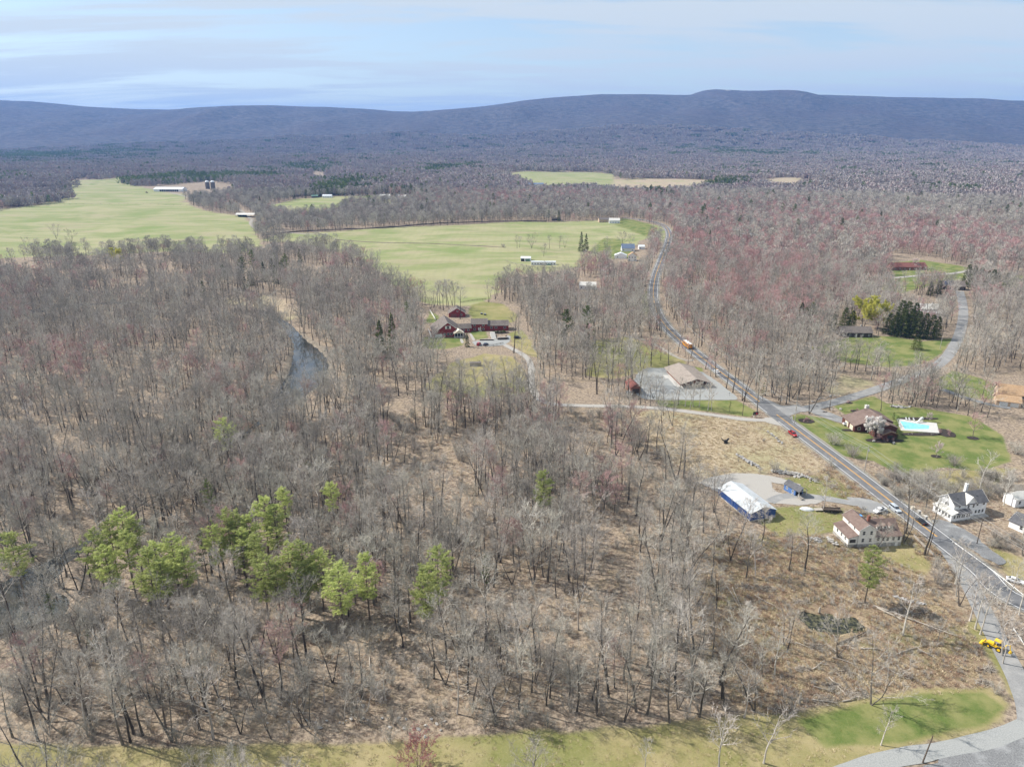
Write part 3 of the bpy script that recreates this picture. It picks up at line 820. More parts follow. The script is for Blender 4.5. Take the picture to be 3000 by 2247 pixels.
WOODCOL = bpy.data.collections.new('wood_kinds')          # sources for the uncountable far wood, not in the scene itself
WIDX = {}
def wreg(key, mesh):
    i = len(WOODCOL.objects); o = bpy.data.objects.new('w%04d' % i, mesh); WOODCOL.objects.link(o); WIDX.setdefault(key, []).append(i)
def grow_wood():
    MED = dict(limbs=11, subs=5, twigs=4, fines=2, wid=1.6, sides=(4, 3, 3))
    for s in range(3):
        for kind, hh, sp, ba, mats, kw in (('bare', 19.5, 5.4, .36, ['bark', 'twig'], {}), ('maple', 16.5, 5.0, .30, ['bark', 'twig_red', 'bud_red'], dict(buds=1, budsz=.16)), ('pale', 20, 5.4, .32, ['bark_pale', 'twig_pale'], {})):
            tb = bare_tree(700 + s * 10, hh * (.92 + .08 * s), sp, ba, **{**MED, **kw}); wreg(kind + '1', joined(tb, mats))
            tb = low_tree(800 + s, hh * (.92 + .08 * s), sp, 190, ba * .9, 1.0, .5 if kind == 'maple' else 0); wreg(kind + '2', joined(tb, mats + mats[1:]))
    for s in range(2):
        wreg('pine1', joined(pine_tree(860 + s, 22, .30, 4.4, 1.3, 5, 7, 5, 1.0, .42, dead=False), ['bark_pine', 'needle_dull']))
        wreg('spruce1', joined(spruce_tree(870 + s, 15 + 4 * s, 3.2, .04, 1.0, 7, 5, .8, tl=1.4), ['bark_pine', 'needle_spruce']))
    for kind, key in (('bare', 'bare0'), ('maple', 'maple0'), ('pale', 'pale0'), ('shrub', 'shrub0')):
        for tm, cm in KIND[kind]:
            # near wood: the detailed tree as one mesh
            m = MB(); me = []
            vs = [tuple(v.co) for v in tm.vertices]; k = len(vs); vs += [tuple(v.co) for v in cm.vertices]
            fs = [tuple(p.vertices) for p in tm.polygons] + [tuple(i + k for i in p.vertices) for p in cm.polygons]
            m.v, m.f = vs, fs; m.mi = [0] * len(tm.polygons) + [1 + p.material_index for p in cm.polygons]
            wreg(key, m.mesh('tree', [tm.materials[0]] + list(cm.materials)))
    # blocks of canopy for the wood beyond a mile
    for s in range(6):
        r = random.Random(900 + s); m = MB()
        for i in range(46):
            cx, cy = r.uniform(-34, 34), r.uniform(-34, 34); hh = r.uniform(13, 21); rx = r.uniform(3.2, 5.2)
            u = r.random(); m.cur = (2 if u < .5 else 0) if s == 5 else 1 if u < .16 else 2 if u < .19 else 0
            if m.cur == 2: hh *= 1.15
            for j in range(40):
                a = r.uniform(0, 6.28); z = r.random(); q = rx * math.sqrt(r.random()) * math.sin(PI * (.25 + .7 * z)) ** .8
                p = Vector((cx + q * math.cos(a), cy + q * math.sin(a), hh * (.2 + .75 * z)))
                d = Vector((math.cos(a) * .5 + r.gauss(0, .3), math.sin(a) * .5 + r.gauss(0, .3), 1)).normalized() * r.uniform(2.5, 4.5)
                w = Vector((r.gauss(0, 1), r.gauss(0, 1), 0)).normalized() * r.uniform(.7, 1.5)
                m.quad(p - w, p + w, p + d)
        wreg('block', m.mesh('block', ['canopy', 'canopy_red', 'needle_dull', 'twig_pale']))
def tuft(seed, n, h, w, sp):
    t = TreeB(seed); r = t.r
    for _ in range(n):
        a = r.uniform(0, 6.28); q = sp * math.sqrt(r.random()); d = Vector((math.cos(a) * .7 + r.gauss(0, .3), math.sin(a) * .7 + r.gauss(0, .3), r.uniform(.5, 1.4)))
        t.tri(Vector((q * math.cos(a), q * math.sin(a), -.03)), d, h * r.uniform(.5, 1.1), w)
    return t
pm('grass_dry', (0.46, 0.37, 0.235), (0.64, 0.535, 0.37), 1.2, .9); pm('grass_green', (0.19, 0.22, 0.065), (0.31, 0.32, 0.11), 1.2, .9); pm('stem_rust', (0.27, 0.175, 0.12), (0.40, 0.275, 0.195), 1.2, .9)
for s_ in range(3):
    wreg('dry', tuft(950 + s_, 34, .55, .09, .55).crown.mesh('tuft', 'grass_dry')); wreg('green', tuft(960 + s_, 30, .26, .08, .6).crown.mesh('tuft', 'grass_green')); wreg('rust', tuft(970 + s_, 36, .8, .07, .6).crown.mesh('tuft', 'stem_rust'))
grow_wood()

def scatter(name, P, label=None, cat=None):
    """P: array of x, y, z, rotation, scale, kind index -> one object of uncountable trees"""
    P = np.asarray(P, float)
    me = bpy.data.meshes.new(name); me.vertices.add(len(P)); me.vertices.foreach_set('co', P[:, :3].astype(np.float32).ravel())
    for nm, typ, c in (('rz', 'FLOAT', 3), ('sc', 'FLOAT', 4), ('ki', 'INT', 5)):
        a = me.attributes.new(nm, typ, 'POINT'); a.data.foreach_set('value', P[:, c].astype(np.float32 if typ == 'FLOAT' else np.int32))
    o = bpy.data.objects.new(name, me); COL.objects.link(o); tag(o, label, cat, kind='stuff')
    ng = bpy.data.node_groups.new(name, 'GeometryNodeTree')
    ng.interface.new_socket('Geometry', in_out='INPUT', socket_type='NodeSocketGeometry')
    ng.interface.new_socket('Geometry', in_out='OUTPUT', socket_type='NodeSocketGeometry')
    N, L = ng.nodes, ng.links
    gi = N.new('NodeGroupInput'); go = N.new('NodeGroupOutput'); ip = N.new('GeometryNodeInstanceOnPoints'); ci = N.new('GeometryNodeCollectionInfo')
    ci.inputs['Collection'].default_value = WOODCOL; ci.inputs['Separate Children'].default_value = True; ci.inputs['Reset Children'].default_value = True
    def na(nm, typ):
        q = N.new('GeometryNodeInputNamedAttribute'); q.data_type = typ; q.inputs['Name'].default_value = nm; return q.outputs[0]
    cb = N.new('ShaderNodeCombineXYZ'); L.new(na('rz', 'FLOAT'), cb.inputs['Z'])
    L.new(gi.outputs[0], ip.inputs['Points']); L.new(ci.outputs[0], ip.inputs['Instance'])
    ip.inputs['Pick Instance'].default_value = True
    L.new(na('ki', 'INT'), ip.inputs['Instance Index']); L.new(cb.outputs[0], ip.inputs['Rotation']); L.new(na('sc', 'FLOAT'), ip.inputs['Scale'])
    L.new(ip.outputs[0], go.inputs[0])
    md = o.modifiers.new('scatter', 'NODES'); md.node_group = ng
    return o

# ------------------------------------------------------------------ where trees stand
rng = np.random.default_rng(7)
rnd = random.Random(11)
CLEAR = [SP_((1235, 900), (1300, 880), (1480, 880), (1530, 930), (1560, 1010), (1560, 1055), (1380, 1075), (1235, 1050)), SP_((2870, 1100), (3060, 1090), (3080, 1265), (2900, 1262)),
         SP_((440, 545), (640, 530), (725, 552), (730, 572), (560, 588), (440, 575)),
         SP_((1490, 740), (1700, 735), (1700, 790), (1480, 790)), SP_((1800, 700), (1900, 700), (1900, 790), (1780, 790)),
         SP_((2040, 1400), (2260, 1400), (2440, 1450), (2640, 1490), (2640, 1600), (2440, 1620), (2280, 1560), (2050, 1500)),
         SP_((2700, 1410), (3020, 1400), (3050, 1640), (2880, 1600), (2720, 1520)),
         SP_((2700, 1570), (2800, 1560), (3100, 1760), (3100, 2140), (2990, 2080), (2870, 1850), (2760, 1650)),
         GRAVEL_LOT, BARN_LOT, WHITE_LOT, COURT, CREAM_LOT, BLACK_LOT,
         SP_((2440, 1190), (2860, 1200), (2970, 1300), (2990, 1400), (2620, 1400), (2400, 1330)),
         SP_((2640, 870), (2760, 870), (2760, 930), (2640, 930)), SP_((2755, 810), (2830, 810), (2830, 850), (2755, 850)),
         SP_((2605, 755), (2730, 755), (2730, 800), (2605, 800)), SP_((2440, 950), (2560, 950), (2560, 1000), (2440, 1000)),
         SP_((2890, 1110), (3050, 1100), (3050, 1200), (2890, 1200)), SP_((1690, 815), (1760, 815), (1760, 850), (1690, 850)),
         SP_((900, 500), (980, 500), (980, 540), (900, 540)), SP_((1530, 525), (1620, 525), (1620, 560), (1530, 560)),
         SP_((2280, 2215), (2700, 2200), (3100, 2080), (3300, 2600), (2000, 2600)),
         SP_((785, 1150), (870, 1140), (950, 1125), (935, 1190), (800, 1245)),
         SP_((1470, 785), (1700, 785), (1680, 824), (1490, 824)), SP_((1780, 780), (1885, 780), (1880, 818), (1790, 818)), SP_((1685, 848), (1765, 848), (1755, 888), (1695, 888)),
         DP_((650, 430), (740, 430), (740, 455), (640, 470))]
OPEN_POLYS = PASTURE + LAWN + MEADOW + STRAW + SCRUB + CLEAR
OPEN_LINES = [(ROAD, 6.2), (SIDE, 6.0), (DRIVE, 4.0), (DRIVE2, 5.0), (DRIVE3, 5.0), (HDRIVE, 6.0), (BDRIVE, 4.0), (BDRIVE2, 4.0), (TRACK1, 8), (TRACK2, 8), (TRACK3, 3), (NDRIVE, 6), (EDRIVE, 5)]
SPARSE = [(MEADOW[4], .45), (SP_((1240, 1120), (1540, 1112), (1540, 1160), (1480, 1165), (1300, 1165)), .30), (MEADOW[9], .12), (SCRUB[1], .1)]
def is_open(x, y):
    m = np.zeros(len(x), bool)
    for P in OPEN_POLYS:
        xs = [q[0] for q in P]; ys = [q[1] for q in P]
        s = (x > min(xs)) & (x < max(xs)) & (y > min(ys)) & (y < max(ys))
        if s.any(): m[s] |= inpoly(x[s], y[s], P)
    for P, pr in SPARSE: m[inpoly(x, y, P) & (vnoise(x * 7.3, y * 5.9, 1.0, 61) < pr)] = False
    for L, w in OPEN_LINES:
        L = np.asarray(L)[::3]
        s = (x > L[:, 0].min() - w) & (x < L[:, 0].max() + w) & (y > L[:, 1].min() - w) & (y < L[:, 1].max() + w) & ~m
        if s.any(): m[s] |= dist_line(x[s], y[s], L) < w
    s = (y < 1000) & (x < 0); m[s] |= river_edge(x[s], y[s]) < 0.2
    return m

def zone(x, y, spots):
    v = np.zeros(len(x))
    for (dx, dy, rx, ry, s) in spots:
        c = D0(dx, dy); e = D0(dx + rx, dy); g = D0(dx, dy - ry); g2 = D0(dx, dy + ry)
        a = abs(e[0] - c[0]); bb = np.where(y > c[1], abs(g[1] - c[1]), abs(c[1] - g2[1]))
        v = np.maximum(v, s * np.exp(-1.2 * (((x - c[0]) / a) ** 2 + ((y - c[1]) / bb) ** 2)))
    return v
RED = [(120, 800, 220, 60, .42), (480, 850, 90, 30, .4), (1620, 560, 260, 70, .85), (1600, 650, 190, 70, .8), (1950, 520, 420, 90, .80), (1560, 480, 190, 35, .8), (1150, 430, 250, 25, .6), (1380, 430, 120, 25, .7), (1330, 600, 120, 30, .45),
       (1250, 590, 80, 20, .4), (60, 600, 120, 20, .4), (740, 590, 90, 25, .35), (1260, 950, 120, 40, .6), (1050, 1180, 70, 60, .3), (1500, 760, 150, 60, .5), (2050, 650, 120, 60, .4), (1330, 1050, 200, 100, .28), (850, 405, 200, 12, .5), (120, 350, 150, 10, .35)]
GREEN = [(60, 350, 190, 12, .65), (330, 395, 60, 16, .8), (480, 388, 120, 14, .7), (725, 412, 45, 14, .95), (860, 425, 60, 12, .4), (650, 365, 80, 8, .5), (960, 372, 40, 6, .7), (1620, 345, 140, 6, .4), (1540, 402, 45, 8, .9), (1260, 400, 70, 10, .35), (1420, 425, 20, 12, .7),
         (560, 610, 60, 40, .16), (1200, 610, 120, 30, .06), (1260, 740, 80, 30, .10)]
PALE = [(1400, 470, 60, 20, .3), (2100, 760, 120, 120, .25), (1000, 860, 260, 50, .12)]
def wood_points(r0, r1, s, seed, thin=0.0):
    g = np.random.default_rng(seed)
    n = int(r1 * 1.3 / s) + 2
    X, Y = np.meshgrid(np.arange(-int(r1 * .82 / s), int(r1 * .82 / s) + 1) * s, np.arange(0, int(r1 / s) + 1) * s)
    x = X.ravel() + g.uniform(-.48, .48, X.size) * s; y = Y.ravel() + g.uniform(-.48, .48, X.size) * s
    r = np.hypot(x, y); k = (r > r0) & (r <= r1) & (np.abs(x) < y * .80 + 14) & (y > 60)
    x, y = x[k], y[k]
    k = ~is_open(x, y) & (vnoise(x, y, 17, 71) * .6 + vnoise(x, y, 41, 73) * .4 > ((thin if thin is not None else .39 + .11 * smooth(-70, -10, x)) + .24 * smooth(600, 680, y) * (1 - smooth(900, 960, y)) * (x < -70))); x, y = x[k], y[k]
    return x, y, g
def kinds_of(x, y, g):
    u = g.random(len(x)); pr = np.maximum(zone(x, y, RED), .10 * (vnoise(x, y, 60, 51) > .62) + .02); pg = zone(x, y, GREEN) + .012 * (y > 900); pp = np.maximum(zone(x, y, PALE), .035)
    pr = pr * (0.45 + .8 * vnoise(x, y, 28, 53))
    k = np.where(u < pg, 3, np.where(u < pg + pr, 1, np.where(u < pg + pr + pp, 2, 0)))
    return k

# ---- trees that can be told apart, one object each
TREE_N = {}
def put_tree(kind, x, y, h=None, rz=None, label=None, group=None, variant=None, cat='tree', sc=None, name=None, lean=None):
    vs = KIND[kind]; i = TREE_N.get(kind, 0); TREE_N[kind] = i + 1
    tm, cm = vs[(i if variant is None else variant) % len(vs)]
    if sc is None:
        top = max(tm_top(tm), tm_top(cm)); sc = (h / top) if h else rnd.uniform(.88, 1.12)
    o = thing(name or NAME[kind], label, cat, (x, y, hgt(x, y)), rnd.uniform(0, 6.28) if rz is None else rz, group)
    o.scale = (sc, sc, sc)
    if lean: o.rotation_euler = (lean[0], lean[1], o.rotation_euler[2])
    for nm, me in ((PARTS.get(kind, ('trunk', 'crown'))[0], tm), (PARTS.get(kind, ('trunk', 'crown'))[1], cm)):
        c = bpy.data.objects.new(nm, me); COL.objects.link(c); c.parent = o
    return o
_tops = {}
def tm_top(me):
    if me.name not in _tops: _tops[me.name] = max(v.co.z for v in me.vertices)
    return _tops[me.name]
NAME = dict(hemlock='dense_evergreen_tree', bare='bare_tree', open='spreading_bare_tree', maple='budding_maple_tree', pale='pale_bark_tree', snag='weathered_tree', pine='pine_tree', dullpine='thin_pine_tree', spruce='spruce_tree', column='columnar_evergreen', roundfir='rounded_evergreen',
            shrub='bare_shrub', redshrub='reddish_shrub', bush='bare_bush', tanshrub='dry_shrub', willow='willow_tree', magnolia='blossoming_tree', cherry='blossoming_tree', scarlet='red_budding_tree', hazy='greening_tree')
PARTS = {k: ('stems', 'twigs') for k in ('shrub', 'redshrub', 'bush', 'tanshrub')}
TAKEN = []; PINES = []
def at_base(kind, px, py, h=None, label=None, group=None, **kw):
    p = G(px, py); TAKEN.append((p.x, p.y))
    if kind in ('spruce', 'hemlock', 'willow', 'pine'): PINES.append((p.x, p.y))
    return put_tree(kind, p.x, p.y, h, label=label, group=group, **kw)
def at_top(kind, px, py, h, label=None, group=None, **kw):
    z = h
    for _ in range(6):
        x, y = G0(px, py, z); z = h + hgt(x, y)
    TAKEN.append((x, y))
    if kind == 'pine': PINES.append((x, y))
    return put_tree(kind, x, y, h, label=label, group=group, **kw)

# pines in the near wood
GP = 'tall pines in the near wood'; LP = 'tall white pine with bright yellow-green needles standing in the bare woods'
for px, ty, h in ((344, 1486, 26), (267, 1549, 24), (358, 1548, 25), (425, 1604, 25), (493, 1563, 26), (661, 1490, 25), (765, 1450, 26), (724, 1504, 23), (842, 1588, 25), (887, 1578, 25), (310, 1520, 24), (700, 1545, 21), (530, 1600, 23), (455, 1580, 24), (385, 1515, 23), (300, 1590, 22), (470, 1635, 22), (620, 1530, 22), (690, 1500, 23), (800, 1480, 23), (800, 1640, 21), (930, 1600, 22), (745, 1560, 22), (870, 1640, 20)):
    at_top('pine', px, ty, h * .97, LP, GP)
at_top('pine', 18, 1552, 26, 'tall white pine leaning over the grey pond water', None)
at_top('pine', 760, 1617, 23, 'full crowned pine between the two densest groups of pines', None)
at_top('pine', 986, 1636, 25, 'broad bright pine with its trunk bared at the foot, nearest the mown grass', None, variant=1)
at_top('pine', 1068, 1618, 22, 'smaller bright pine just behind the broad bright pine', None, variant=3)
at_top('pine', 1278, 1600, 24, 'dense green pine standing apart with a paler pine in front', None, variant=1)
at_top('pine', 1242, 1660, 22, 'pale green pine with drooping layered branches in front of a denser pine', None, variant=3)
at_top('pine', 828, 1425, 22, 'slim pine with a bent narrow top behind the pine group', None, variant=2)
at_top('pine', 969, 1408, 21, 'slim pine with a small dark green top among bare trunks', None, variant=2)
at_top('pine', 1594, 1376, 21, 'lone small bright pine in the reddish bare wood', None, variant=3)
at_top('dullpine', 602, 1402, 22, 'dull green pine at the stream edge behind the bright pines', None)
at_top('dullpine', 584, 1552, 18, 'thin dull pine between bright pines', None)
at_top('dullpine', 136, 1735, 15, 'sparse yellowish pine by the pond water', None)
at_top('dullpine', 258, 1843, 10, 'low dark young pine under bare trees', None)
at_top('pine', 650, 1218, 23, 'flat topped olive pine beside the stream bend', None, variant=1)
at_top('pine', 2566, 1594, 20, 'thin lone pine in front of the cream farmhouse', None, variant=3)
at_top('dullpine', 900, 1350, 17, 'olive thin pine above the bright pine group', None)
at_top('dullpine', 1424, 1625, 14, 'faint yellow-green sapling pine beside a reddish tree', None)

# evergreens round the houses and along the road
SG = 'evergreens round the houses'
at_base('spruce', 1369, 1016, 9.5, 'dark cone shaped spruce in front of the red house porch', SG)
at_base('spruce', 1152, 1034, 26, 'tall dark evergreen beside the red barn wing, taller of two', SG)
at_base('spruce', 1116, 1048, 24, 'dark evergreen left behind the tallest one beside the red barn wing', SG)
at_base('dullpine', 1196, 985, 25, 'olive pine behind the red barn wing', SG)
at_top('dullpine', 1678, 925, 15, 'olive evergreen in the woods between the red house and the highway', SG)
at_top('dullpine', 1740, 960, 13, 'dark olive evergreen in the woods near the yellow bus', SG)
at_base('dullpine', 2137, 1206, 5.6, 'small round pine on the lawn by the black sign', SG)
at_base('spruce', 1702, 737, 23, 'tall dark spruce in the field beside the white trailer', SG)
at_base('spruce', 1716, 738, 21, 'second dark spruce of the pair in the field', SG)
at_base('roundfir', 2684, 1024, 7.5, 'rounded dark fir alone on the green lawn by the side road', SG)
HD = 'dark evergreens along the hedge row'
for px, py, h in ((2600, 978, 15), (2618, 984, 17), (2640, 986, 19), (2662, 988, 20), (2682, 990, 19), (2704, 992, 18), (2724, 993, 17), (2742, 990, 15), (2650, 972, 22), (2672, 972, 21), (2632, 968, 22)):
    at_base('hemlock', px, py, h, 'dark dense evergreen in the hedge row beside the pale blue house', HD)
for px, py, h in ((2344, 945, 15), (2376, 948, 16), (2440, 968, 12), (2472, 965, 16), (2492, 970, 15), (2358, 950, 13)):
    at_base('hemlock', px, py, h, 'dark evergreen beside the yellow-green willow and brown house', 'dark evergreens by the willow')
for px, py, h in ((2862, 777, 17), (2880, 783, 16), (2901, 792, 14), (2916, 789, 15), (2930, 796, 13), (2844, 774, 16), (2955, 798, 11), (2886, 805, 12)):
    at_top('hemlock', px, py, h * 1.2, 'dark evergreen in the clump behind the house with solar panels', 'dark evergreens behind the solar house')
for px, py, h in ((2732, 825, 12), (2756, 822, 12), (2780, 813, 10)):
    at_top('hemlock', px, py, h, 'green evergreen in front of the house with solar panels', 'evergreens in front of the solar house')
for px, py in ((2608, 816), (2639, 813)):
    at_top('dullpine', px, py, 12, 'bushy dark pine beside the curving house drive', 'bushy pines by the curving drive')
at_top('dullpine', 2226, 1100, 9, 'olive cedar at the edge of the wood by the side road', None)
at_top('dullpine', 2240, 1120, 10, 'dark cedar at the wood edge nearest the road junction', None)
at_base('willow', 2528, 966, 25, 'big yellow-green willow with leafing round crown beside dark evergreens', None)
at_base('willow', 2572, 962, 21, 'smaller yellow-green willow pressed against the big willow', None)
at_base('willow', 345, 775, 18, 'yellow-green willow at the edge of the wide pasture', None)
at_base('magnolia', 2552, 1280, None, 'small tree covered in white blossom beside the brown pool house', None, sc=1.35)
at_base('cherry', 2719, 1234, 5, 'small pale pink blossoming tree beside the pool slide', None)
at_base('cherry', 2680, 790, 9, 'pinkish white blossoming tree on the lawn of the long brown house', None, sc=1.3)
at_base('column', 2625, 1288, 5.4, 'pointed green arborvitae at the near corner of the pool house', None)
at_base('column', 2627, 1247, 5.2, 'pointed green arborvitae between the pool house and the pool', None)
at_base('column', 2617, 1228, 3.6, 'short pointed arborvitae behind the pool house', None)
at_top('scarlet', 1220, 2150, 10, 'red budding round tree at the edge of the mown grass', None)
at_top('pale', 1897, 2156, 9, 'pale twiggy young tree in the mown grass beside the red budding tree', None)

# named bare trees
at_base('open', 2552, 2062, 20, 'big grey forked tree casting a long shadow on the green grass', None, variant=1)
at_base('snag', 2237, 2233, 18, 'dark trunked gnarled tree in the mown grass', None, variant=0)
at_base('pale', 2106, 2246, 17, 'pale bushy tree in the mown grass beside the gnarled tree', None, variant=0)
at_base('pale', 2581, 2181, 11, 'slim pale tree in the mown grass near the gravel drive', None, variant=1)
at_base('open', 2453, 1922, 17, 'dark many-stemmed tree on the bank of the brush pond', None, variant=2)
at_base('pale', 2645, 1859, 20, 'pale leaning tree in the brush beside the fallen log', None, variant=1, lean=(0, R(9)))
at_base('bare', 2358, 1671, 22, 'tall grey tree with one open fork in front of the blue barn', None, variant=0)
at_base('bare', 2312, 1671, 16, 'thin bare tree behind the tall open forked tree', None, variant=3)
at_base('bare', 2527, 1682, 21, 'dark leaning tree rising in front of the cream farmhouse', None, variant=2, lean=(0, R(8)))
at_base('pale', 2411, 1494, 15, 'white barked tree by the highway beside the small blue shed', None, variant=0)
at_base('snag', 2869, 1440, 19, 'big white dead tree behind the white farmhouse', None, variant=1)
at_base('pale', 2940, 1480, 16, 'pale many-stemmed tree beside the white farmhouse', None, variant=0)
at_base('pale', 2715, 1472, 13, 'slim pale tree in the brush between highway and white farmhouse', None, variant=1)
at_base('pale', 2799, 1709, 16, 'crooked grey tree leaning over the paved drive', None, variant=1, lean=(0, R(14)))
at_base('maple', 2850, 1282, 12, 'round reddish maple in a mulch ring on the pool house lawn', None, variant=1)
at_base('cherry', 2742, 1336, 7, 'small bare pinkish tree in a mulch ring on the lawn', None)
DT = 'trees along the paved drive'
for px, py, h in ((2857, 1841, 19), (2872, 1857, 18), (2841, 1817, 17), (2934, 1919, 18), (2938, 1943, 15), (2801, 1745, 14), (2985, 1800, 17), (2950, 1770, 16), (3010, 1880, 18)):
    at_base('pale', px, py, h, 'grey-barked tree beside the paved drive near the yellow loader', DT)
BW = 'bare trees of the brushy wet ground'
for px, py, h in ((2186, 1691, 18), (2213, 1685, 17), (2296, 1888, 15), (2306, 1911, 16), (2183, 1881, 14), (2747, 1879, 9), (2269, 1974, 15), (2233, 1979, 14), (2020, 2084, 13), (2181, 2100, 15), (2120, 2075, 15), (2100, 1790, 18), (2060, 1900, 17), (2150, 1960, 14), (2030, 1990, 16), (2085, 1700, 18), (2140, 1640, 19), (2060, 1560, 18), (2090, 1500, 19), (2170, 1575, 17), (2230, 1600, 17), (2120, 1590, 18), (2030, 1480, 18)):
    at_base(rnd.choice(('bare', 'bare', 'pale')), px, py, h, 'thin bare tree in the brushy wet ground near the blue barn', BW)
FT = 'slim trees along the lot edge'
for px, py in ((1987, 1185), (2007, 1190), (2022, 1196), (2030, 1191), (2049, 1191), (2074, 1201), (2084, 1203), (1943, 1217), (1973, 1219), (1914, 1168), (1905, 1190), (1890, 1180)):
    at_base('bare' if px < 2000 else 'pale', px, py, rnd.uniform(12, 16), 'slim bare tree in the row beside the grey gravel lot', FT)
for px, py, h in ((1939, 1264, 18), (1970, 1247, 17), (1895, 1327, 20)):
    at_base('bare', px, py, h, 'tall bare tree at the edge of the straw coloured field', 'trees at the straw field edge')
FF = 'bare trees standing in the far pasture'
for kd, px, py, h in (('open', 1558, 727, 19), ('bare', 1515, 728, 17), ('bare', 1522, 726, 15), ('open', 1593, 752, 16), ('bare', 1640, 728, 16), ('bare', 1655, 726, 17), ('open', 1824, 722, 20), ('open', 1846, 720, 16), ('open', 1780, 723, 14), ('bare', 1610, 728, 18), ('open', 340, 760, 18), ('open', 165, 700, 22), ('open', 530, 755, 14), ('open', 650, 720, 14), ('open', 715, 740, 17), ('open', 415, 765, 20), ('open', 455, 770, 17), ('open', 210, 710, 18), ('bare', 80, 735, 18), ('bare', 300, 745, 15), ('open', 175, 575, 16), ('open', 2000, 725, 20), ('open', 1960, 735, 17), ('bush', 1474, 724, 5)):
    at_base(kd, px, py, h, 'bare shrub beside the ditch in the green pasture' if kd == 'bush' else 'bare spreading tree standing in or beside the green pasture', None if kd == 'bush' else FF, cat='shrub' if kd == 'bush' else 'tree')
HT = 'tall trees behind the red house'
for px, py, h in ((1271, 900, 22), (1290, 905, 24), (1300, 910, 25), (1316, 918, 26), (1333, 905, 24), (1262, 905, 17), (1348, 935, 29), (1432, 885, 20), (1310, 900, 23), (1325, 895, 22), (1282, 895, 21)):
    at_base('bare', px, py, h, 'tall bare tree standing behind the red house and red garage', HT)
at_base('bare', 1505, 1034, 30, 'tall straight trunked tree beside the gravel drive at the red house', None, variant=2)
PT = 'bare trees between the pool and the side road'
for px, py in ((2580, 1203), (2612, 1193), (2666, 1190), (2682, 1190), (2699, 1192), (2744, 1193), (2804, 1203), (2720, 1188), (2640, 1180), (2660, 1165), (2700, 1165), (2745, 1175), (2780, 1190), (2650, 1150), (2690, 1140), (2720, 1150), (2835, 1217), (2850, 1225), (2830, 1190), (2620, 1130), (2590, 1130), (2560, 1110)):
    at_base(rnd.choice(('bare', 'bare', 'open', 'pale')), px, py, rnd.uniform(12, 17), 'bare tree in the strip between the pool lawn and the side road', PT)
BS = 'rounded bare bushes on the lawn'
for px, py, h in ((2443, 1302, 7.0), (2496, 1337, 7.2), (2622, 1392, 6.6), (2978, 1330, 7.0), (2794, 1364, 6.4), (2880, 1400, 6.0), (2690, 1415, 6.0)):
    at_base('bush', px, py, h, 'big rounded bare bush between the highway and the pool house lawn', BS, cat='shrub')
at_base('redshrub', 2570, 1287, 3.6, 'purplish bare shrub beside the white blossoming tree', None, cat='shrub')
at_base('redshrub', 2487, 1179, 1.6, 'small dark shrub in a mulch bed by the side road', None, cat='shrub')
at_base('redshrub', 2510, 1203, 1.6, 'low rusty shrub in a mulch bed behind the white car', None, cat='shrub')
BR = 'brush beside the highway and white farmhouse'
for i in range(110):
    px = rnd.uniform(2560, 2990); py = rnd.uniform(1395, 1470)
    if py > 1400 + (px - 2560) * .9: continue
    at_base('bush' if rnd.random() < .6 else 'shrub', px, py, rnd.uniform(2.4, 5.6), 'tangled bare brush between the highway and the white farmhouse', BR, cat='shrub')
for px, py in ((2905, 1600), (2930, 1605), (2955, 1610), (2980, 1600), (2945, 1585), (2915, 1575), (2968, 1580)):
    at_base('bush', px, py, rnd.uniform(3, 4.5), 'dense bare brush beside the drive of the white farmhouse', 'brush beside the white farmhouse drive', cat='shrub')
for px, py, h in ((2015, 1425, 12), (2062, 1445, 13), (1980, 1402, 11), (2040, 1400, 10)):
    at_base('open', px, py, h, 'wide grey twiggy tree between the straw field and the blue barn', 'twiggy trees by the straw field')
for px, py, h in ((1810, 1270, 4.5), (1840, 1285, 5), (1868, 1262, 4), (1795, 1300, 4.5), (1830, 1250, 4), (1885, 1290, 4.2)):
    at_base('redshrub', px, py, h, 'reddish shrub in the thicket at the straw field edge', 'reddish thicket by the straw field', cat='shrub')
for k_ in range(20):
    at_base('shrub', rnd.uniform(1990, 2330), rnd.uniform(1250, 1380), rnd.uniform(.9, 1.8), 'low grey shrub scattered over the straw coloured field', 'low shrubs in the straw field', cat='shrub')
TB = 'pale weathered trees at the wood edge'
for px, py, h in ((1075, 2080, 13), (1010, 2100, 10), (1130, 2050, 12), (820, 2050, 12), (640, 2060, 14), (1340, 2090, 16), (1450, 2100, 17), (950, 2060, 11)):
    at_base('snag', px, py, h, 'weathered silvery tree at the wood edge by the mown grass', TB)
for px, ty, h in ((880, 1050, 16), (700, 1170, 17), (1290, 1500, 16), (470, 1150, 18), (590, 1160, 18), (1900, 1620, 17), (1700, 1700, 16)):
    at_top('snag', px, ty, h, 'silvery white crowned tree among darker bare trees', 'silvery trees in the wood')

def not_pines(x, y):
    PP = np.array(PINES); return np.array([np.min(np.hypot(PP[:, 0] - a, (PP[:, 1] - 4 - b) / 1.8)) > 5.0 for a, b in zip(x, y)])
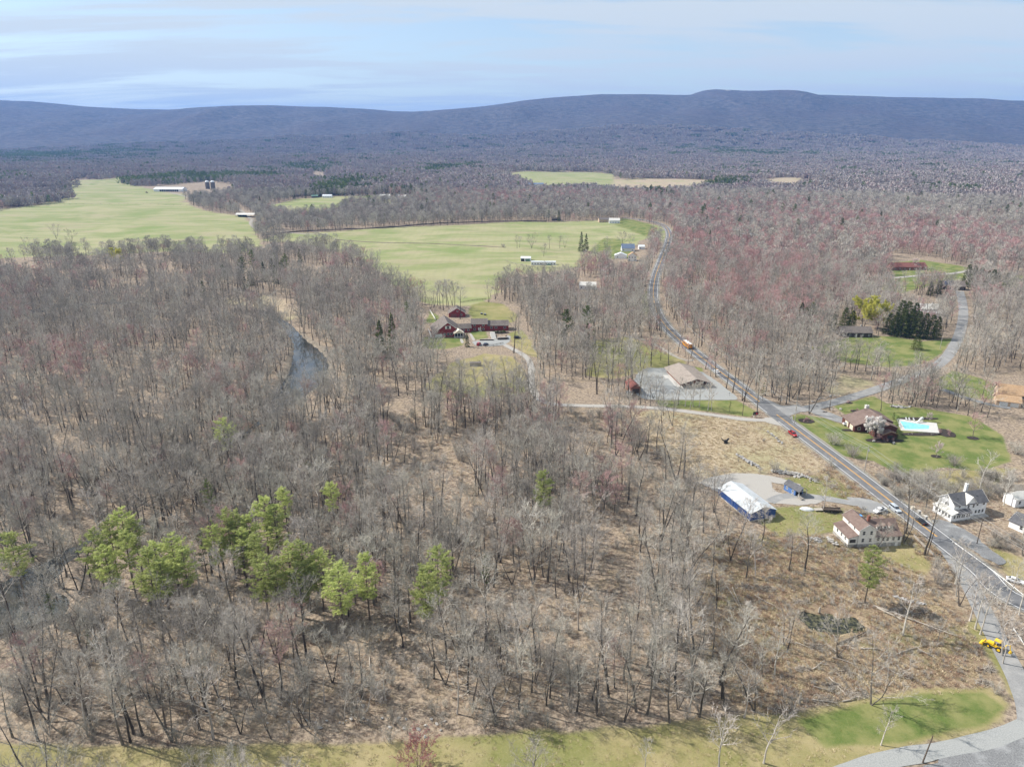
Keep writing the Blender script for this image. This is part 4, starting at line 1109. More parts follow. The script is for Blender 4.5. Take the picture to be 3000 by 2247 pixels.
# ---- the woods: the nearest trees as objects, the rest as one mass of each kind
LOOK = {0: ('tall grey', 'broad crowned grey', 'tall straight grey', 'slim grey', 'twin-stemmed grey', 'high crowned grey', 'short twin-stemmed grey', 'thin narrow grey', 'big twin-stemmed grey'), 1: ('tall reddish budding', 'short reddish budding', 'full reddish budding'), 2: ('pale barked', 'tall pale barked')}
def wood_label(x, y, kind, v, sc):
    k = ('young ' if sc < .85 else '') + LOOK[kind][v % len(LOOK[kind])]
    if x > 75 and y > 200: w = 'beside the highway'
    elif y > 235: w = 'between the gravel drive and the pines'
    elif x < -45: w = 'among the pines near the pond water'
    elif x < 30: w = 'between the pines and the mown grass'
    else: w = 'next to the brushy wet ground'
    return '%s bare tree in the woods %s' % (k, w), '%s trees %s' % (k, w)
far = {0: [], 1: [], 2: [], 3: []}
x, y, g = wood_points(60, 380, 5.6, 5, None)
if TAKEN:
    T = np.array(TAKEN); keep = np.array([np.min((T[:, 0] - a) ** 2 + (T[:, 1] - b) ** 2) > 4 for a, b in zip(x, y)]); x, y = x[keep], y[keep]
    keep = not_pines(x, y); x, y = x[keep], y[keep]
kd = kinds_of(x, y, g); kd[kd == 3] = 0
vis = (np.abs(x) < y * .76 + 4) & (y > 92)
order = np.argsort(np.hypot(x, y))
LIM = {0: 255, 1: 60, 2: 30}; cnt = {0: 0, 1: 0, 2: 0}
KN = {0: 'bare', 1: 'maple', 2: 'pale'}
for i in order:
    k = int(kd[i])
    if vis[i] and cnt[k] < LIM[k]:
        cnt[k] += 1; v_ = int(g.integers(9)) % len(KIND[KN[k]]); sc_ = g.uniform(.55, 1.0) ** .7 * 1.20; lb, gr = wood_label(x[i], y[i], k, v_, sc_)
        put_tree(KN[k], x[i], y[i], None, label=lb, group=gr, sc=sc_, variant=v_, lean=(R(g.normal(0, 3.5)), R(g.normal(0, 3.5))))
    else:
        far[k].append((x[i], y[i], 0.0, g.uniform(0, 6.28), g.uniform(.55, 1.0) ** .7 * 1.22, g.choice(WIDX[KN[k] + '0'])))
for r0, r1, s, lod, seed in ((380, 800, 6.6, '1', 15), (800, 1750, 8.6, '2', 25)):
    x, y, g = wood_points(r0, r1, s, seed, .30)
    if r0 < 500: keep = not_pines(x, y); x, y = x[keep], y[keep]
    kd = kinds_of(x, y, g); z = terrain(x, y)
    for i in range(len(x)):
        k = int(kd[i])
        if k == 3: key = 'spruce1' if g.random() < .35 else 'pine1'
        else: key = KN[k] + lod
        far[k].append((x[i], y[i], z[i] - .2, g.uniform(0, 6.28), g.uniform(.6, 1.0) ** .8 * 1.14, g.choice(WIDX[key])))
for k, nm, lb, ct in ((0, 'bare_woods', 'mass of bare grey trees filling the farther woods', 'woods'), (1, 'maple_woods', 'mass of reddish budding trees scattered through the farther woods', 'woods'),
                      (2, 'pale_woods', 'mass of pale barked trees scattered through the farther woods', 'woods'), (3, 'evergreen_woods', 'mass of dark evergreens dotted through the far woods', 'woods')):
    scatter(nm, far[k], lb, ct)
# undergrowth
x, y, g = wood_points(60, 330, 3.4, 35)
k = g.random(len(x)) < .55; x, y = x[k], y[k]
P = [(a, b, -.1, g.uniform(0, 6.28), g.uniform(.35, 1.0) ** 2 * 2.3, g.choice(WIDX['shrub0'])) for a, b in zip(x, y)]
gx = g.uniform(30, 190, 9000); gy = g.uniform(105, 330, 9000)
inb = np.zeros(len(gx), bool)
for Q in SCRUB: inb |= inpoly(gx, gy, Q)
for L, w in OPEN_LINES[:8]: inb &= dist_line(gx, gy, np.asarray(L)[::3]) > w
inb &= np.hypot((gx - POND_C[0]) / 11, (gy - POND_C[1]) / 7) > 1
P += [(a, b, -.15, g.uniform(0, 6.28), g.uniform(.22, .62), g.choice(WIDX['shrub0'])) for a, b in zip(gx[inb], gy[inb])]
scatter('undergrowth', P, 'low bare undergrowth and saplings on the woodland floor', 'undergrowth')
gx = g.uniform(-130, 190, 90000); gy = g.uniform(100, 330, 90000); k = np.abs(gx) < gy * .78 + 6; gx, gy = gx[k], gy[k]
gone = np.zeros(len(gx), bool)
for L, w in OPEN_LINES: gone |= dist_line(gx, gy, np.asarray(L)[::3]) < w - (2.2 if w < 7 else .6)
for Q in (GRAVEL_LOT, BARN_LOT, WHITE_LOT, COURT, CREAM_LOT, BLACK_LOT): gone |= inpoly(gx, gy, Q)
gone |= np.hypot((gx - POND_C[0]) / 10, (gy - POND_C[1]) / 6) < 1
ins = lambda polys: np.any([inpoly(gx, gy, Q) for Q in polys], axis=0)
md, st_, sc_, lw = ins(MEADOW), ins(STRAW), ins(SCRUB), ins(LAWN)
u = g.random(len(gx)); P = []
for i in np.nonzero(~gone)[0]:
    if lw[i]:
        if u[i] < .5: P.append((gx[i], gy[i], -.1, u[i] * 12, .25 + u[i] * .5, g.choice(WIDX['green'])))
        continue
    if st_[i]: key, s = ('dry' if u[i] < .92 else 'rust'), g.uniform(.5, 1.1)
    elif sc_[i]: key, s = ('dry' if u[i] < .55 else 'rust' if u[i] < .85 else 'green'), g.uniform(.6, 1.5)
    elif md[i]:
        key, s = ('green' if u[i] < .62 else 'dry'), g.uniform(.4, .9)
    elif u[i] < .22: key, s = ('dry' if u[i] < .12 else 'rust'), g.uniform(.5, 1.1)
    else: continue
    P.append((gx[i], gy[i], -.12, g.uniform(0, 6.28), s, g.choice(WIDX[key])))
scatter('grass_tufts', P, 'dry grass tufts and rusty stems over the rough ground', 'grass')
# canopy blocks out to the foot of the ridge
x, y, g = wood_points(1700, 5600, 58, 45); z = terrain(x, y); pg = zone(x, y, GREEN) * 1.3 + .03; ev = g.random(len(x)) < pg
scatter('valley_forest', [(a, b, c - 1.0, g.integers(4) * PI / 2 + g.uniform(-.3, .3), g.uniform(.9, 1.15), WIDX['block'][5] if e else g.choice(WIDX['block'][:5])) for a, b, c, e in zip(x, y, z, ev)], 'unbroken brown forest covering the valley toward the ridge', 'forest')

# ------------------------------------------------------------------ roads, drives and lots
def worn_mat(name, a, b, c, rough=0.9):
    t = NT(name); p = t.pos()
    f = t.noise(p, 3.5, 5, .65); m = t.noise(p, .22, 4, .6)
    col = t.mix(t.rng(f, .3, .7), a, b); col = t.mix(t.rng(m, .45, .7, 0, .7), col, c)
    t.bsdf(col, rough, f, .3, .03, spec=.2); MATS[name] = t.m
worn_mat('asphalt', (0.105, 0.107, 0.112), (0.165, 0.166, 0.172), (0.205, 0.205, 0.206))
worn_mat('old_asphalt', (0.19, 0.19, 0.19), (0.27, 0.268, 0.262), (0.32, 0.315, 0.305))
worn_mat('gravel', (0.25, 0.235, 0.215), (0.42, 0.40, 0.37), (0.34, 0.32, 0.29))
worn_mat('grey_gravel', (0.225, 0.232, 0.228), (0.33, 0.335, 0.325), (0.29, 0.295, 0.285))
worn_mat('dirt_track', (0.23, 0.21, 0.18), (0.34, 0.31, 0.265), (0.27, 0.26, 0.20))
worn_mat('black_gravel', (0.11, 0.112, 0.115), (0.24, 0.243, 0.245), (0.33, 0.335, 0.335))
worn_mat('shoulder', (0.19, 0.175, 0.15), (0.30, 0.275, 0.235), (0.25, 0.235, 0.165))
worn_mat('paint_white', (0.62, 0.62, 0.61), (0.80, 0.80, 0.79), (0.52, 0.52, 0.51))
worn_mat('paint_yellow', (0.58, 0.30, 0.05), (0.72, 0.40, 0.08), (0.50, 0.28, 0.07))
worn_mat('concrete', (0.40, 0.39, 0.37), (0.55, 0.54, 0.51), (0.47, 0.455, 0.43))
worn_mat('mulch', (0.022, 0.018, 0.016), (0.060, 0.048, 0.040), (0.045, 0.036, 0.030))

def lift(dz): return lambda x, y: hgt(x, y) + dz + (0.10 if y > 470 else 0.0)
def wobble(pts, half, amt, seed):
    pts = np.asarray(pts); return half + amt * (vnoise(pts[:, 0], pts[:, 1], 5.0, seed) - .5) * 2
def road(name, pts, half, mat, dz, amt=0.0, seed=1, cols=2):
    return tag(strip_mesh(pts, wobble(pts, half, amt, seed) if amt else half, lift(dz), cols).build(name, mat), kind='structure')
def offset(pts, d):
    pts = np.asarray(pts); tg = np.gradient(pts, axis=0); tg /= np.linalg.norm(tg, axis=1)[:, None]
    return pts + np.stack([tg[:, 1], -tg[:, 0]], -1) * d
def lot(name, poly, mat, dz, jit=.5, seed=3):
    P = []
    for i in range(len(poly)):
        a = np.array(poly[i]); c = np.array(poly[(i + 1) % len(poly)]); n = max(1, int(np.linalg.norm(c - a) / 1.5))
        for k in range(n): P.append(a + (c - a) * k / n)
    for _ in range(3): P = [0.25 * P[i - 1] + 0.5 * P[i] + 0.25 * P[(i + 1) % len(P)] for i in range(len(P))]
    b = MB(); b.quad(*[(q[0] + jit * (vnoise(q[0], q[1], 2.3, seed) - .5) * 2, q[1] + jit * (vnoise(q[0], q[1], 2.1, seed + 1) - .5) * 2, hgt(q[0], q[1]) + dz) for q in P])
    me = b.mesh(name, mat)
    if me.polygons[0].normal.z < 0: me.flip_normals()
    o = bpy.data.objects.new(name, me); COL.objects.link(o); return tag(o, kind='structure')

road('road_shoulder', ROAD, 5.3, 'shoulder', .03, .5, 5)
hw = road('highway', ROAD, 4.15, 'asphalt', .065)
road('side_road', SIDE, 3.3, 'old_asphalt', .052, .12, 6)
road('gravel_drive', DRIVE, 1.9, 'gravel', .048, .3, 7)
road('paved_drive', DRIVE2, 2.7, 'old_asphalt', .045, .15, 8)
road('lower_drive', DRIVE3, 2.3, 'grey_gravel', .040, .4, 9)
road('house_drive', HDRIVE, 4.0, 'old_asphalt', .044, .2, 10)
road('barn_drive', BDRIVE, 2.0, 'old_asphalt', .046, .4, 11)
road('barn_track', BDRIVE2, 2.4, 'gravel', .043, .7, 12)
road('farm_track', TRACK1, 3.0, 'dirt_track', .12, .6, 13)
road('farm_lane', TRACK2, 3.0, 'dirt_track', .12, .6, 14)
road('wood_track', TRACK3, 1.3, 'dirt_track', .04, .3, 15)
road('curved_drive', NDRIVE, 2.6, 'gravel', .06, .3, 16)
road('dark_drive', EDRIVE, 2.0, 'black_gravel', .05, .2, 17)
lot('gravel_lot', GRAVEL_LOT, 'grey_gravel', .034)
lot('barn_yard', BARN_LOT, 'gravel', .030, .9)
lot('farmhouse_apron', WHITE_LOT, 'black_gravel', .032, .8)
lot('courtyard', COURT, 'grey_gravel', .05, .3)
lot('parking_apron', CREAM_LOT, 'old_asphalt', .036, .5)
lot('dark_yard', BLACK_LOT, 'black_gravel', .033, .9)
lot('junction_apron', SP_((2205, 1150), (2245, 1168), (2290, 1190), (2345, 1185), (2345, 1208), (2318, 1215), (2305, 1232), (2325, 1252), (2260, 1205)), 'old_asphalt', .058, .2)
lot('drive_mouth', SP_((2235, 1222), (2262, 1222), (2300, 1250), (2270, 1245), (2238, 1236)), 'gravel', .057, .2)

def line_part(name, pts, mat, half=.11, dz=.085):
    o = strip_mesh(pts, half, lift(dz), 1).build(name, mat); o.parent = hw; return o
def near_i(px, py):
    p = G(px, py); return int(np.argmin((ROAD[:, 0] - p.x) ** 2 + (ROAD[:, 1] - p.y) ** 2))
iy0, iy1 = near_i(2272, 1214), near_i(2222, 1174)
il0, il1 = near_i(2298, 1232), near_i(2262, 1208)
ir0, ir1 = near_i(2300, 1230), near_i(2222, 1172)
iend = near_i(2745, 1572)
for d in (-.17, .17):
    for a, c in ((iend, iy0), (iy1, len(ROAD) - 1)): line_part('centre_line', offset(ROAD, d)[a:c + 1], 'paint_yellow', .10)
for d, a1, c1 in ((-3.45, il0, il1), (3.45, ir0, ir1)):
    L = offset(ROAD, d)
    # travelling away from the camera: negative offset is the left edge
    line_part('edge_line', L[:a1 + 1], 'paint_white'); line_part('edge_line', L[c1:], 'paint_white')

# ------------------------------------------------------------------ buildings
def siding(name, a, b, step=.22, rough=.75):
    t = NT(name); o = t.pos(obj=True)
    w = t.n('TexWave', wave_type='BANDS', bands_direction='Z', wave_profile='SAW', Scale=.16 / step); t.t.links.new(o, w.inputs['Vector'])
    nz = t.noise(o, .7, 4); t.bsdf(t.mix(t.rng(nz, .3, .7), a, b), rough, w.outputs['Fac'], .35, .03, spec=.25); MATS[name] = t.m
def shingle(name, a, b):
    t = NT(name); o = t.pos(obj=True)
    nz = t.noise(o, 1.1, 5, .7); f = t.noise(o, 9, 2); big = t.noise(o, .22, 3)
    c = t.mix(t.rng(nz, .3, .7), a, b); c = t.mix(t.rng(f, .45, .7, 0, .35), c, tuple(min(1, q * 1.5) for q in b)); c = t.mix(t.rng(big, .5, .7, 0, .45), c, tuple(q * .8 for q in a))
    t.bsdf(c, .92, f, .4, .02, spec=.15); MATS[name] = t.m
pm('grey_metal', (0.42, 0.445, 0.46), (0.52, 0.545, 0.56), .6, .6, 0, 0, .3)
siding('red_siding', (0.20, 0.030, 0.030), (0.27, 0.048, 0.045)); siding('cream_siding', (0.68, 0.66, 0.615), (0.79, 0.77, 0.72)); siding('white_siding', (0.70, 0.70, 0.71), (0.83, 0.83, 0.83))
siding('brown_siding', (0.085, 0.032, 0.024), (0.13, 0.050, 0.036)); siding('tan_siding', (0.46, 0.335, 0.235), (0.56, 0.42, 0.30)); siding('dark_siding', (0.05, 0.04, 0.034), (0.085, 0.068, 0.056)); siding('brick_red', (0.20, 0.085, 0.06), (0.30, 0.14, 0.10))
pm('blue_metal', (0.020, 0.060, 0.20), (0.030, 0.080, 0.26), .8, .45, 0, 0, .4, (8, 8, .3)); pm('blue_paint', (0.07, 0.15, 0.36), (0.11, 0.21, 0.45), 1.5, .6)
pm('white_metal', (0.56, 0.59, 0.62), (0.70, 0.725, 0.745), .5, .4, 0, .0, .5, (.6, .6, .6)); pm('green_metal', (0.10, 0.19, 0.15), (0.16, 0.27, 0.21), .6, .5)
shingle('brown_roof', (0.130, 0.092, 0.078), (0.195, 0.145, 0.125)); shingle('grey_roof', (0.085, 0.085, 0.092), (0.135, 0.135, 0.143)); shingle('taupe_roof', (0.22, 0.185, 0.16), (0.31, 0.27, 0.235)); shingle('dark_roof', (0.115, 0.098, 0.088), (0.19, 0.165, 0.148)); shingle('tan_roof', (0.30, 0.195, 0.115), (0.40, 0.28, 0.175)); shingle('pale_roof', (0.46, 0.45, 0.42), (0.60, 0.585, 0.545)); shingle('blue_roof', (0.10, 0.135, 0.20), (0.16, 0.20, 0.28)); shingle('maroon_roof', (0.15, 0.06, 0.05), (0.23, 0.10, 0.085))
pm('stone_base', (0.26, 0.25, 0.235), (0.46, 0.44, 0.41), 1.6, .9, .5, bdist=.08); pm('trim', (0.70, 0.69, 0.66), (0.82, 0.81, 0.78), 2, .6); pm('cream_trim', (0.62, 0.55, 0.44), (0.74, 0.67, 0.55), 2, .7)
pm('glass', (0.016, 0.020, 0.026), (0.035, 0.042, 0.052), .4, .08, 0, 0, .6); pm('dark_and_shade', (0.008, 0.008, 0.009), (0.018, 0.017, 0.016), 1, .9); pm('weathered_wood', (0.25, 0.225, 0.195), (0.42, 0.385, 0.335), 2.2, .9, .4, stretch=(1, 6, 6)); pm('dark_wood', (0.055, 0.042, 0.033), (0.11, 0.086, 0.066), 2.5, .9, .3); pm('tarp_blue', (0.08, 0.28, 0.62), (0.14, 0.36, 0.70), 2, .5)  # the near-black also paints the shade inside open fronts and bays

def gable(par, x0, x1, y0, y1, zb, ze, zr, axis, wall, roof, oh=.45, ridge=.5, th=.16, ze2=None, rname='roof', wname='wall', trim=None):
    """gabled block: a wall mesh and a roof mesh; axis is the ridge direction; ze2 = eave of the far side"""
    ze2 = ze if ze2 is None else ze2
    a0, a1 = (x0, x1) if axis == 'y' else (y0, y1)
    b0, b1 = (y0, y1) if axis == 'y' else (x0, x1)
    ar = a0 + (a1 - a0) * ridge
    w = MB().prism([(a0, zb), (a1, zb), (a1, ze2), (ar, zr), (a0, ze)], b0, b1, axis).build(wname, wall, par)
    s0 = (zr - ze) / (ar - a0 + 1e-6); s1 = (zr - ze2) / (a1 - ar + 1e-6); e = .02
    o0, o1 = (oh if ar > a0 + .01 else 0), (oh if ar < a1 - .01 else 0)
    lo = [(a0 - o0, ze - o0 * s0 + e), (ar, zr + e), (a1 + o1, ze2 - o1 * s1 + e)]
    r = MB().prism([lo[0], lo[1], lo[2], (lo[2][0], lo[2][1] + th), (ar, zr + e + th), (lo[0][0], lo[0][1] + th)], b0 - oh * .7, b1 + oh * .7, axis).build(rname, roof, par)
    if trim:
        for bb in (b0 - oh * .7 - .04, b1 + oh * .7 + .01):
            MB().prism([(lo[0][0] - .02, lo[0][1] - .06), (ar, zr + e - .10), (lo[2][0] + .02, lo[2][1] - .06), (lo[2][0] + .02, lo[2][1] + th + .03), (ar, zr + e + th + .03), (lo[0][0] - .02, lo[0][1] + th + .03)], bb, bb + .03, axis).build('verge_board', trim, r)
    return w, r
def shed_roof(par, x0, x1, y0, y1, z0, z1, axis, roof, th=.14, oh=.3):
    """single slope: height z0 at the low coordinate end of the axis, z1 at the high end"""
    b = MB()
    if axis == 'x': b.prism([(x0, z0), (x1, z1), (x1, z1 + th), (x0, z0 + th)], y0 - oh, y1 + oh, 'y')
    else: b.prism([(y0, z0), (y1, z1), (y1, z1 + th), (y0, z0 + th)], x0 - oh, x1 + oh, 'x')
    return b.build('roof', roof, par)
def win(par, ax, pos, sgn, c, z, w=.9, h=1.3, fm='trim', pm_='glass', name='window', bars=True):
    """window on a wall plane: frame mesh with a pane of glass under it"""
    t = .09
    def bx(b, a0, a1, z0, z1, d0, d1):
        lo, hi = sorted((pos + sgn * d0, pos + sgn * d1))
        return b.box(a0, a1, lo, hi, z0, z1) if ax == 'y' else b.box(lo, hi, a0, a1, z0, z1)
    f = MB()
    bx(f, c - w / 2 - t, c - w / 2, z - h / 2 - t, z + h / 2 + t, -.02, .07); bx(f, c + w / 2, c + w / 2 + t, z - h / 2 - t, z + h / 2 + t, -.02, .07)
    bx(f, c - w / 2, c + w / 2, z + h / 2, z + h / 2 + t, -.02, .07); bx(f, c - w / 2 - .04, c + w / 2 + .04, z - h / 2 - t, z - h / 2, -.02, .11)
    if bars: bx(f, c - w / 2, c + w / 2, z - .03, z + .03, -.02, .055)
    o = f.build(name, fm, par); g = MB(); bx(g, c - w / 2, c + w / 2, z - h / 2, z + h / 2, -.02, .04); g.build('pane', pm_, o); return o
def door(par, ax, pos, sgn, c, z0, w=.95, h=2.05, m='trim'):
    lo, hi = sorted((pos - sgn * .02, pos + sgn * .06)); b = MB()
    (b.box(c - w / 2, c + w / 2, lo, hi, z0, z0 + h) if ax == 'y' else b.box(lo, hi, c - w / 2, c + w / 2, z0, z0 + h))
    o = b.build('door', m, par)
    lo, hi = sorted((pos + sgn * .05, pos + sgn * .13)); k = MB()
    (k.box(c + w * .36, c + w * .44, lo, hi, z0 + .95, z0 + 1.07) if ax == 'y' else k.box(lo, hi, c + w * .36, c + w * .44, z0 + .95, z0 + 1.07)); k.build('handle', 'dark_and_shade', o); return o
def garage_door(par, ax, pos, sgn, c, z0, w, h, m='trim'):
    lo, hi = sorted((pos - sgn * .02, pos + sgn * .05)); b = MB()
    (b.box(c - w / 2, c + w / 2, lo, hi, z0, z0 + h) if ax == 'y' else b.box(lo, hi, c - w / 2, c + w / 2, z0, z0 + h))
    o = b.build('garage_door', m, par)
    for k in range(1, 4):
        z = z0 + h * k / 4; lo, hi = sorted((pos + sgn * .04, pos + sgn * .065)); q = MB()
        (q.box(c - w / 2, c + w / 2, lo, hi, z - .03, z + .01) if ax == 'y' else q.box(lo, hi, c - w / 2, c + w / 2, z - .03, z + .01)); q.build('panel_groove', 'dark_wood', o)
    return o
def chimney(par, x, y, z0, z1, w=.8, m='stone_base'):
    o = MB().box(x - w / 2, x + w / 2, y - w / 2, y + w / 2, z0, z1).box(x - w / 2 - .08, x + w / 2 + .08, y - w / 2 - .08, y + w / 2 + .08, z1, z1 + .15).build('chimney', m, par)
    MB().cyl((x, y, z1 + .15), .14, .3, 8).build('flue', 'dark_and_shade', o)
def dormer(par, x, y0, y1, zb, w, h, wall, roof, ridge='y', sgn=-1):
    d = MB().prism([(x - w / 2, zb), (x + w / 2, zb), (x + w / 2, zb + h), (x, zb + h + w * .42), (x - w / 2, zb + h)], y0, y1, 'y').build('dormer', wall, par)
    s = .84
    MB().prism([(x - w / 2 - .15, zb + h - .11), (x, zb + h + w * .42 + .02), (x + w / 2 + .15, zb + h - .11), (x + w / 2 + .15, zb + h + .03), (x, zb + h + w * .42 + .14), (x - w / 2 - .15, zb + h + .03)], min(y0, y1) - .2, max(y0, y1) + .1, 'y').build('dormer_roof', roof, d)
    f = y0 if sgn < 0 else y1
    MB().box(x - w * .28, x + w * .28, f - .05, f + .05, zb + .25, zb + h).build('pane', 'glass', d)
def house(name, label, cat, px, py, rz, x=None, y=None, group=None):
    p = G(px, py) if x is None else Vector((x, y, hgt(x, y)))
    return thing(name, label, cat, p, R(rz), group)

def rect_house(name, label, px, py, rz, w, d, ze, zr, axis, wall, roof, wins=3, cat='house', chim=False, group=None, oh=.4, base=-1.2, dr=True, rows=1, x=None, y=None):
    o = house(name, label, cat, px, py, rz, x, y, group); gable(o, -w / 2, w / 2, 0, d, base, ze, zr, axis, wall, roof, oh)
    for rr in range(rows):
        for i in range(wins):
            c = -w / 2 + w * (i + .5) / wins
            if dr and rr == 0 and i == wins // 2 and wins > 1: door(o, 'y', 0, -1, c, .15)
            else: win(o, 'y', 0, -1, c, 1.5 + 2.7 * rr, min(1.0, w / wins * .5), 1.2)
    for i in range(max(1, wins // 2)): win(o, 'x', -w / 2, -1, d * (i + .5) / max(1, wins // 2), 1.5, .9, 1.2)
    if chim: chimney(o, w * .2, d * .55, ze, zr + .9)
    return o

# --- the red house: barn wing, connector, two ranch wings
h = house('red_house', 'long red house with barn wing, cream gabled porch and dark roofs', 'house', 0, 0, 12, -43.6, 467.5)
gable(h, -9.5, 9.5, 0, 21, -.8, 3.0, 10.0, 'y', 'red_siding', 'dark_roof', .7, trim='trim')
w = win(h, 'y', 0, -1, .2, 6.6, 1.5, 1.9); MB().box(-1.75, -.75, -.09, -.02, 5.6, 7.6).build('shutter', 'trim', w); MB().box(1.15, 2.15, -.09, -.02, 5.6, 7.6).build('shutter', 'trim', w)
for c in (-2.2, 0.2, 2.4): win(h, 'y', 0, -1, c, 1.9, 1.5, 1.6)
MB().box(-9.3, -3.8, -.14, -.03, .1, 2.3).build('garage_door', 'trim', h)
for c in (3, 8, 13, 18): win(h, 'x', -9.5, -1, c, 1.7, 1.2, 1.2)
pr = MB().box(4.2, 9.8, -4.2, 0, -.2, .15).build('porch_floor', 'concrete', h)
gable(h, 3.7, 10.3, -4.5, .4, 3.3, 3.35, 5.5, 'y', 'cream_trim', 'cream_trim', .35, rname='porch_roof', wname='porch_gable')
for cx_ in (4.1, 6.1, 8.0, 9.9): MB().box(cx_ - .13, cx_ + .13, -4.3, -4.04, .1, 3.35).build('porch_post', 'trim', h)
MB().box(4.4, 9.6, -.16, -.03, .1, 3.2).build('porch_window', 'glass', h)
MB().box(-11.6, -10.2, -.5, 19, -.3, .5).build('side_deck', 'weathered_wood', h)
for k in range(9): MB().box(-11.65, -11.5, k * 2.2 - .4, k * 2.2 - .28, .5, 1.6).build('deck_post', 'trim', h)
MB().box(-11.68, -11.47, -.5, 19, 1.55, 1.68).build('deck_rail', 'trim', h)
gable(h, 8.4, 17.5, 9.0, 15.5, -.6, 3.0, 5.4, 'x', 'red_siding', 'dark_roof', .4)
for c in (12.3, 15.4): win(h, 'y', 9.0, -1, c, 1.6, 1.2, 1.3)
h2 = bpy.data.objects.new('ranch_wing', None); COL.objects.link(h2); h2.parent = h; h2.rotation_euler = (0, 0, R(-10)); h2.location = (17.9, 12.3, 0)
gable(h2, 0, 11.4, 0, 9, -.6, 4.9, 7.6, 'x', 'red_siding', 'dark_roof', .45, trim='trim')
for c in (2.4, 8.6): win(h2, 'y', 0, -1, c, 3.9, 1.5, 1.1); win(h2, 'y', 0, -1, c, 1.3, 1.4, 1.1)
door(h2, 'y', 0, -1, 5.4, .2)
gable(h2, 11.4, 26.2, .3, 9.2, -.6, 3.7, 6.3, 'x', 'red_siding', 'dark_roof', .45, trim='trim')
for c in (14.2, 17.4, 23.6): win(h2, 'y', .3, -1, c, 2.2, 1.6, 1.2)
garage_door(h2, 'x', 26.2, 1, 4.5, .1, 3.0, 2.3)
# courtyard walls, steps and path
ms = thing('stone_steps', 'white stone steps climbing between dark retaining walls at the red house', 'steps', G(1448, 994), R(8))
for k in range(7): MB().box(-1.6, 1.6, k * 1.7, k * 1.7 + 1.55, -.3, .25 + .28 * k).build('step', 'concrete', ms)
rw = thing('retaining_wall', 'dark stone retaining wall beside the white stone steps', 'wall', G(1455, 996), R(8)); MB().box(.6, 7.5, 0, .8, -.3, 1.5).box(6.9, 7.5, .8, 6, -.3, 1.5).build('stones', 'dark_wood', rw); MB().box(.5, 7.6, -.08, .9, 1.5, 1.62).build('coping', 'stone_base', rw)
rw = thing('retaining_wall', 'long low dark stone wall edging the dry court lawn of the red house', 'wall', G(1408, 998), R(3)); MB().box(-.5, 8.8, 0, .6, -.3, .8).build('stones', 'dark_wood', rw); MB().box(-.6, 8.9, -.06, .66, .8, .9).build('coping', 'stone_base', rw)
lot('court_path', SP_((1374, 976), (1380, 976), (1394, 998), (1385, 1000)), 'gravel', .06, .1)
lot('porch_path', SP_((1346, 992), (1354, 991), (1360, 1006), (1352, 1008)), 'gravel', .06, .1)
# red garage behind
h = house('red_garage', 'red gabled garage with dark roof behind the red house', 'garage', 0, 0, 6, -41.5, 524)
gable(h, -6.2, 6.2, 0, 10, -.8, 3.2, 6.9, 'y', 'red_siding', 'dark_roof', .5, trim='trim'); garage_door(h, 'y', 0, -1, -2.6, .1, 4.4, 2.5, 'maroon_roof'); win(h, 'y', 0, -1, 3.4, 1.7); win(h, 'y', 0, -1, .3, 4.6, 1, 1)
# --- low brown-roofed building at the gravel lot
h = house('roadside_building', 'low brick building with wide taupe gable roof in the gravel lot by the highway', 'building', 0, 0, 6, 100.3, 364)
gable(h, -7.4, 7.4, 4.5, 29, -.4, 2.7, 4.9, 'y', 'brick_red', 'taupe_roof', 1.6, ridge=.5)
r_ = MB().prism([(-9.0, 2.24), (0, 4.92), (9.0, 2.24), (9.0, 2.40), (0, 5.08), (-9.0, 2.40)], 0, 3.34, 'y').build('porch_roof', 'taupe_roof', h)
for c in (-7.2, -3.6, 0, 3.6, 7.2): MB().box(c - .14, c + .14, .5, .78, -.2, 2.55 if abs(c) > 5 else 3.4 if c else 4.6).build('porch_post', 'dark_wood', h)
MB().box(-7.8, 7.8, -.2, 4.5, -.3, .12).build('porch_floor', 'concrete', h)
for c in (-5, -1.5, 2.5, 5.6): win(h, 'y', 4.5, -1, c, 1.5, 1.5, 1.4, 'dark_wood')
for c in (8, 13, 18, 24): win(h, 'x', -7.4, -1, c, 1.5, 1.6, 1.2, 'trim')
MB().box(-11.8, -7.6, 17, 23, -.2, .14).build('concrete_pad', 'concrete', h); MB().box(-10.3, -7.6, 2, 17, -.2, .13).build('walkway', 'concrete', h)
h = house('brick_shed', 'small brick shed with maroon roof at the edge of the gravel lot', 'shed', 0, 0, 9, 66, 356)
gable(h, -2.6, 2.6, 0, 10, -.4, 3.0, 4.9, 'y', 'brick_red', 'maroon_roof', .5); garage_door(h, 'y', 0, -1, 0, 0, 3.6, 2.4, 'dark_wood'); win(h, 'x', -2.6, -1, 3, 1.5); win(h, 'x', -2.6, -1, 7, 1.5)
# --- blue barn
h = house('blue_barn', 'dark blue metal pole barn with white metal roof', 'barn', 0, 0, 17, 89.8, 224.3)
gable(h, -5.2, 5.2, 0, 20.6, .35, 3.1, 5.0, 'y', 'blue_metal', 'grey_metal', .35, th=.12); MB().box(-5.26, 5.26, -.06, 20.66, -.5, .35).build('foundation', 'stone_base', h)
for k in range(11): MB().box(-4.0, 0.0, 0, .02, 0, .01) if False else None
for k in range(9): MB().box(-5.27, -5.2, k * 2.25 + .2, k * 2.25 + .3, .35, 3.0).build('wall_rib', 'blue_metal', h)
for c in (6.2, 12.5): MB().box(-5.33, -5.2, c - 1.9, c + 1.9, .4, 2.8).build('sliding_door', 'blue_metal', h)
MB().box(-.12, .12, -.1, 20.75, 5.13, 5.21).build('ridge_cap', 'grey_metal', h)
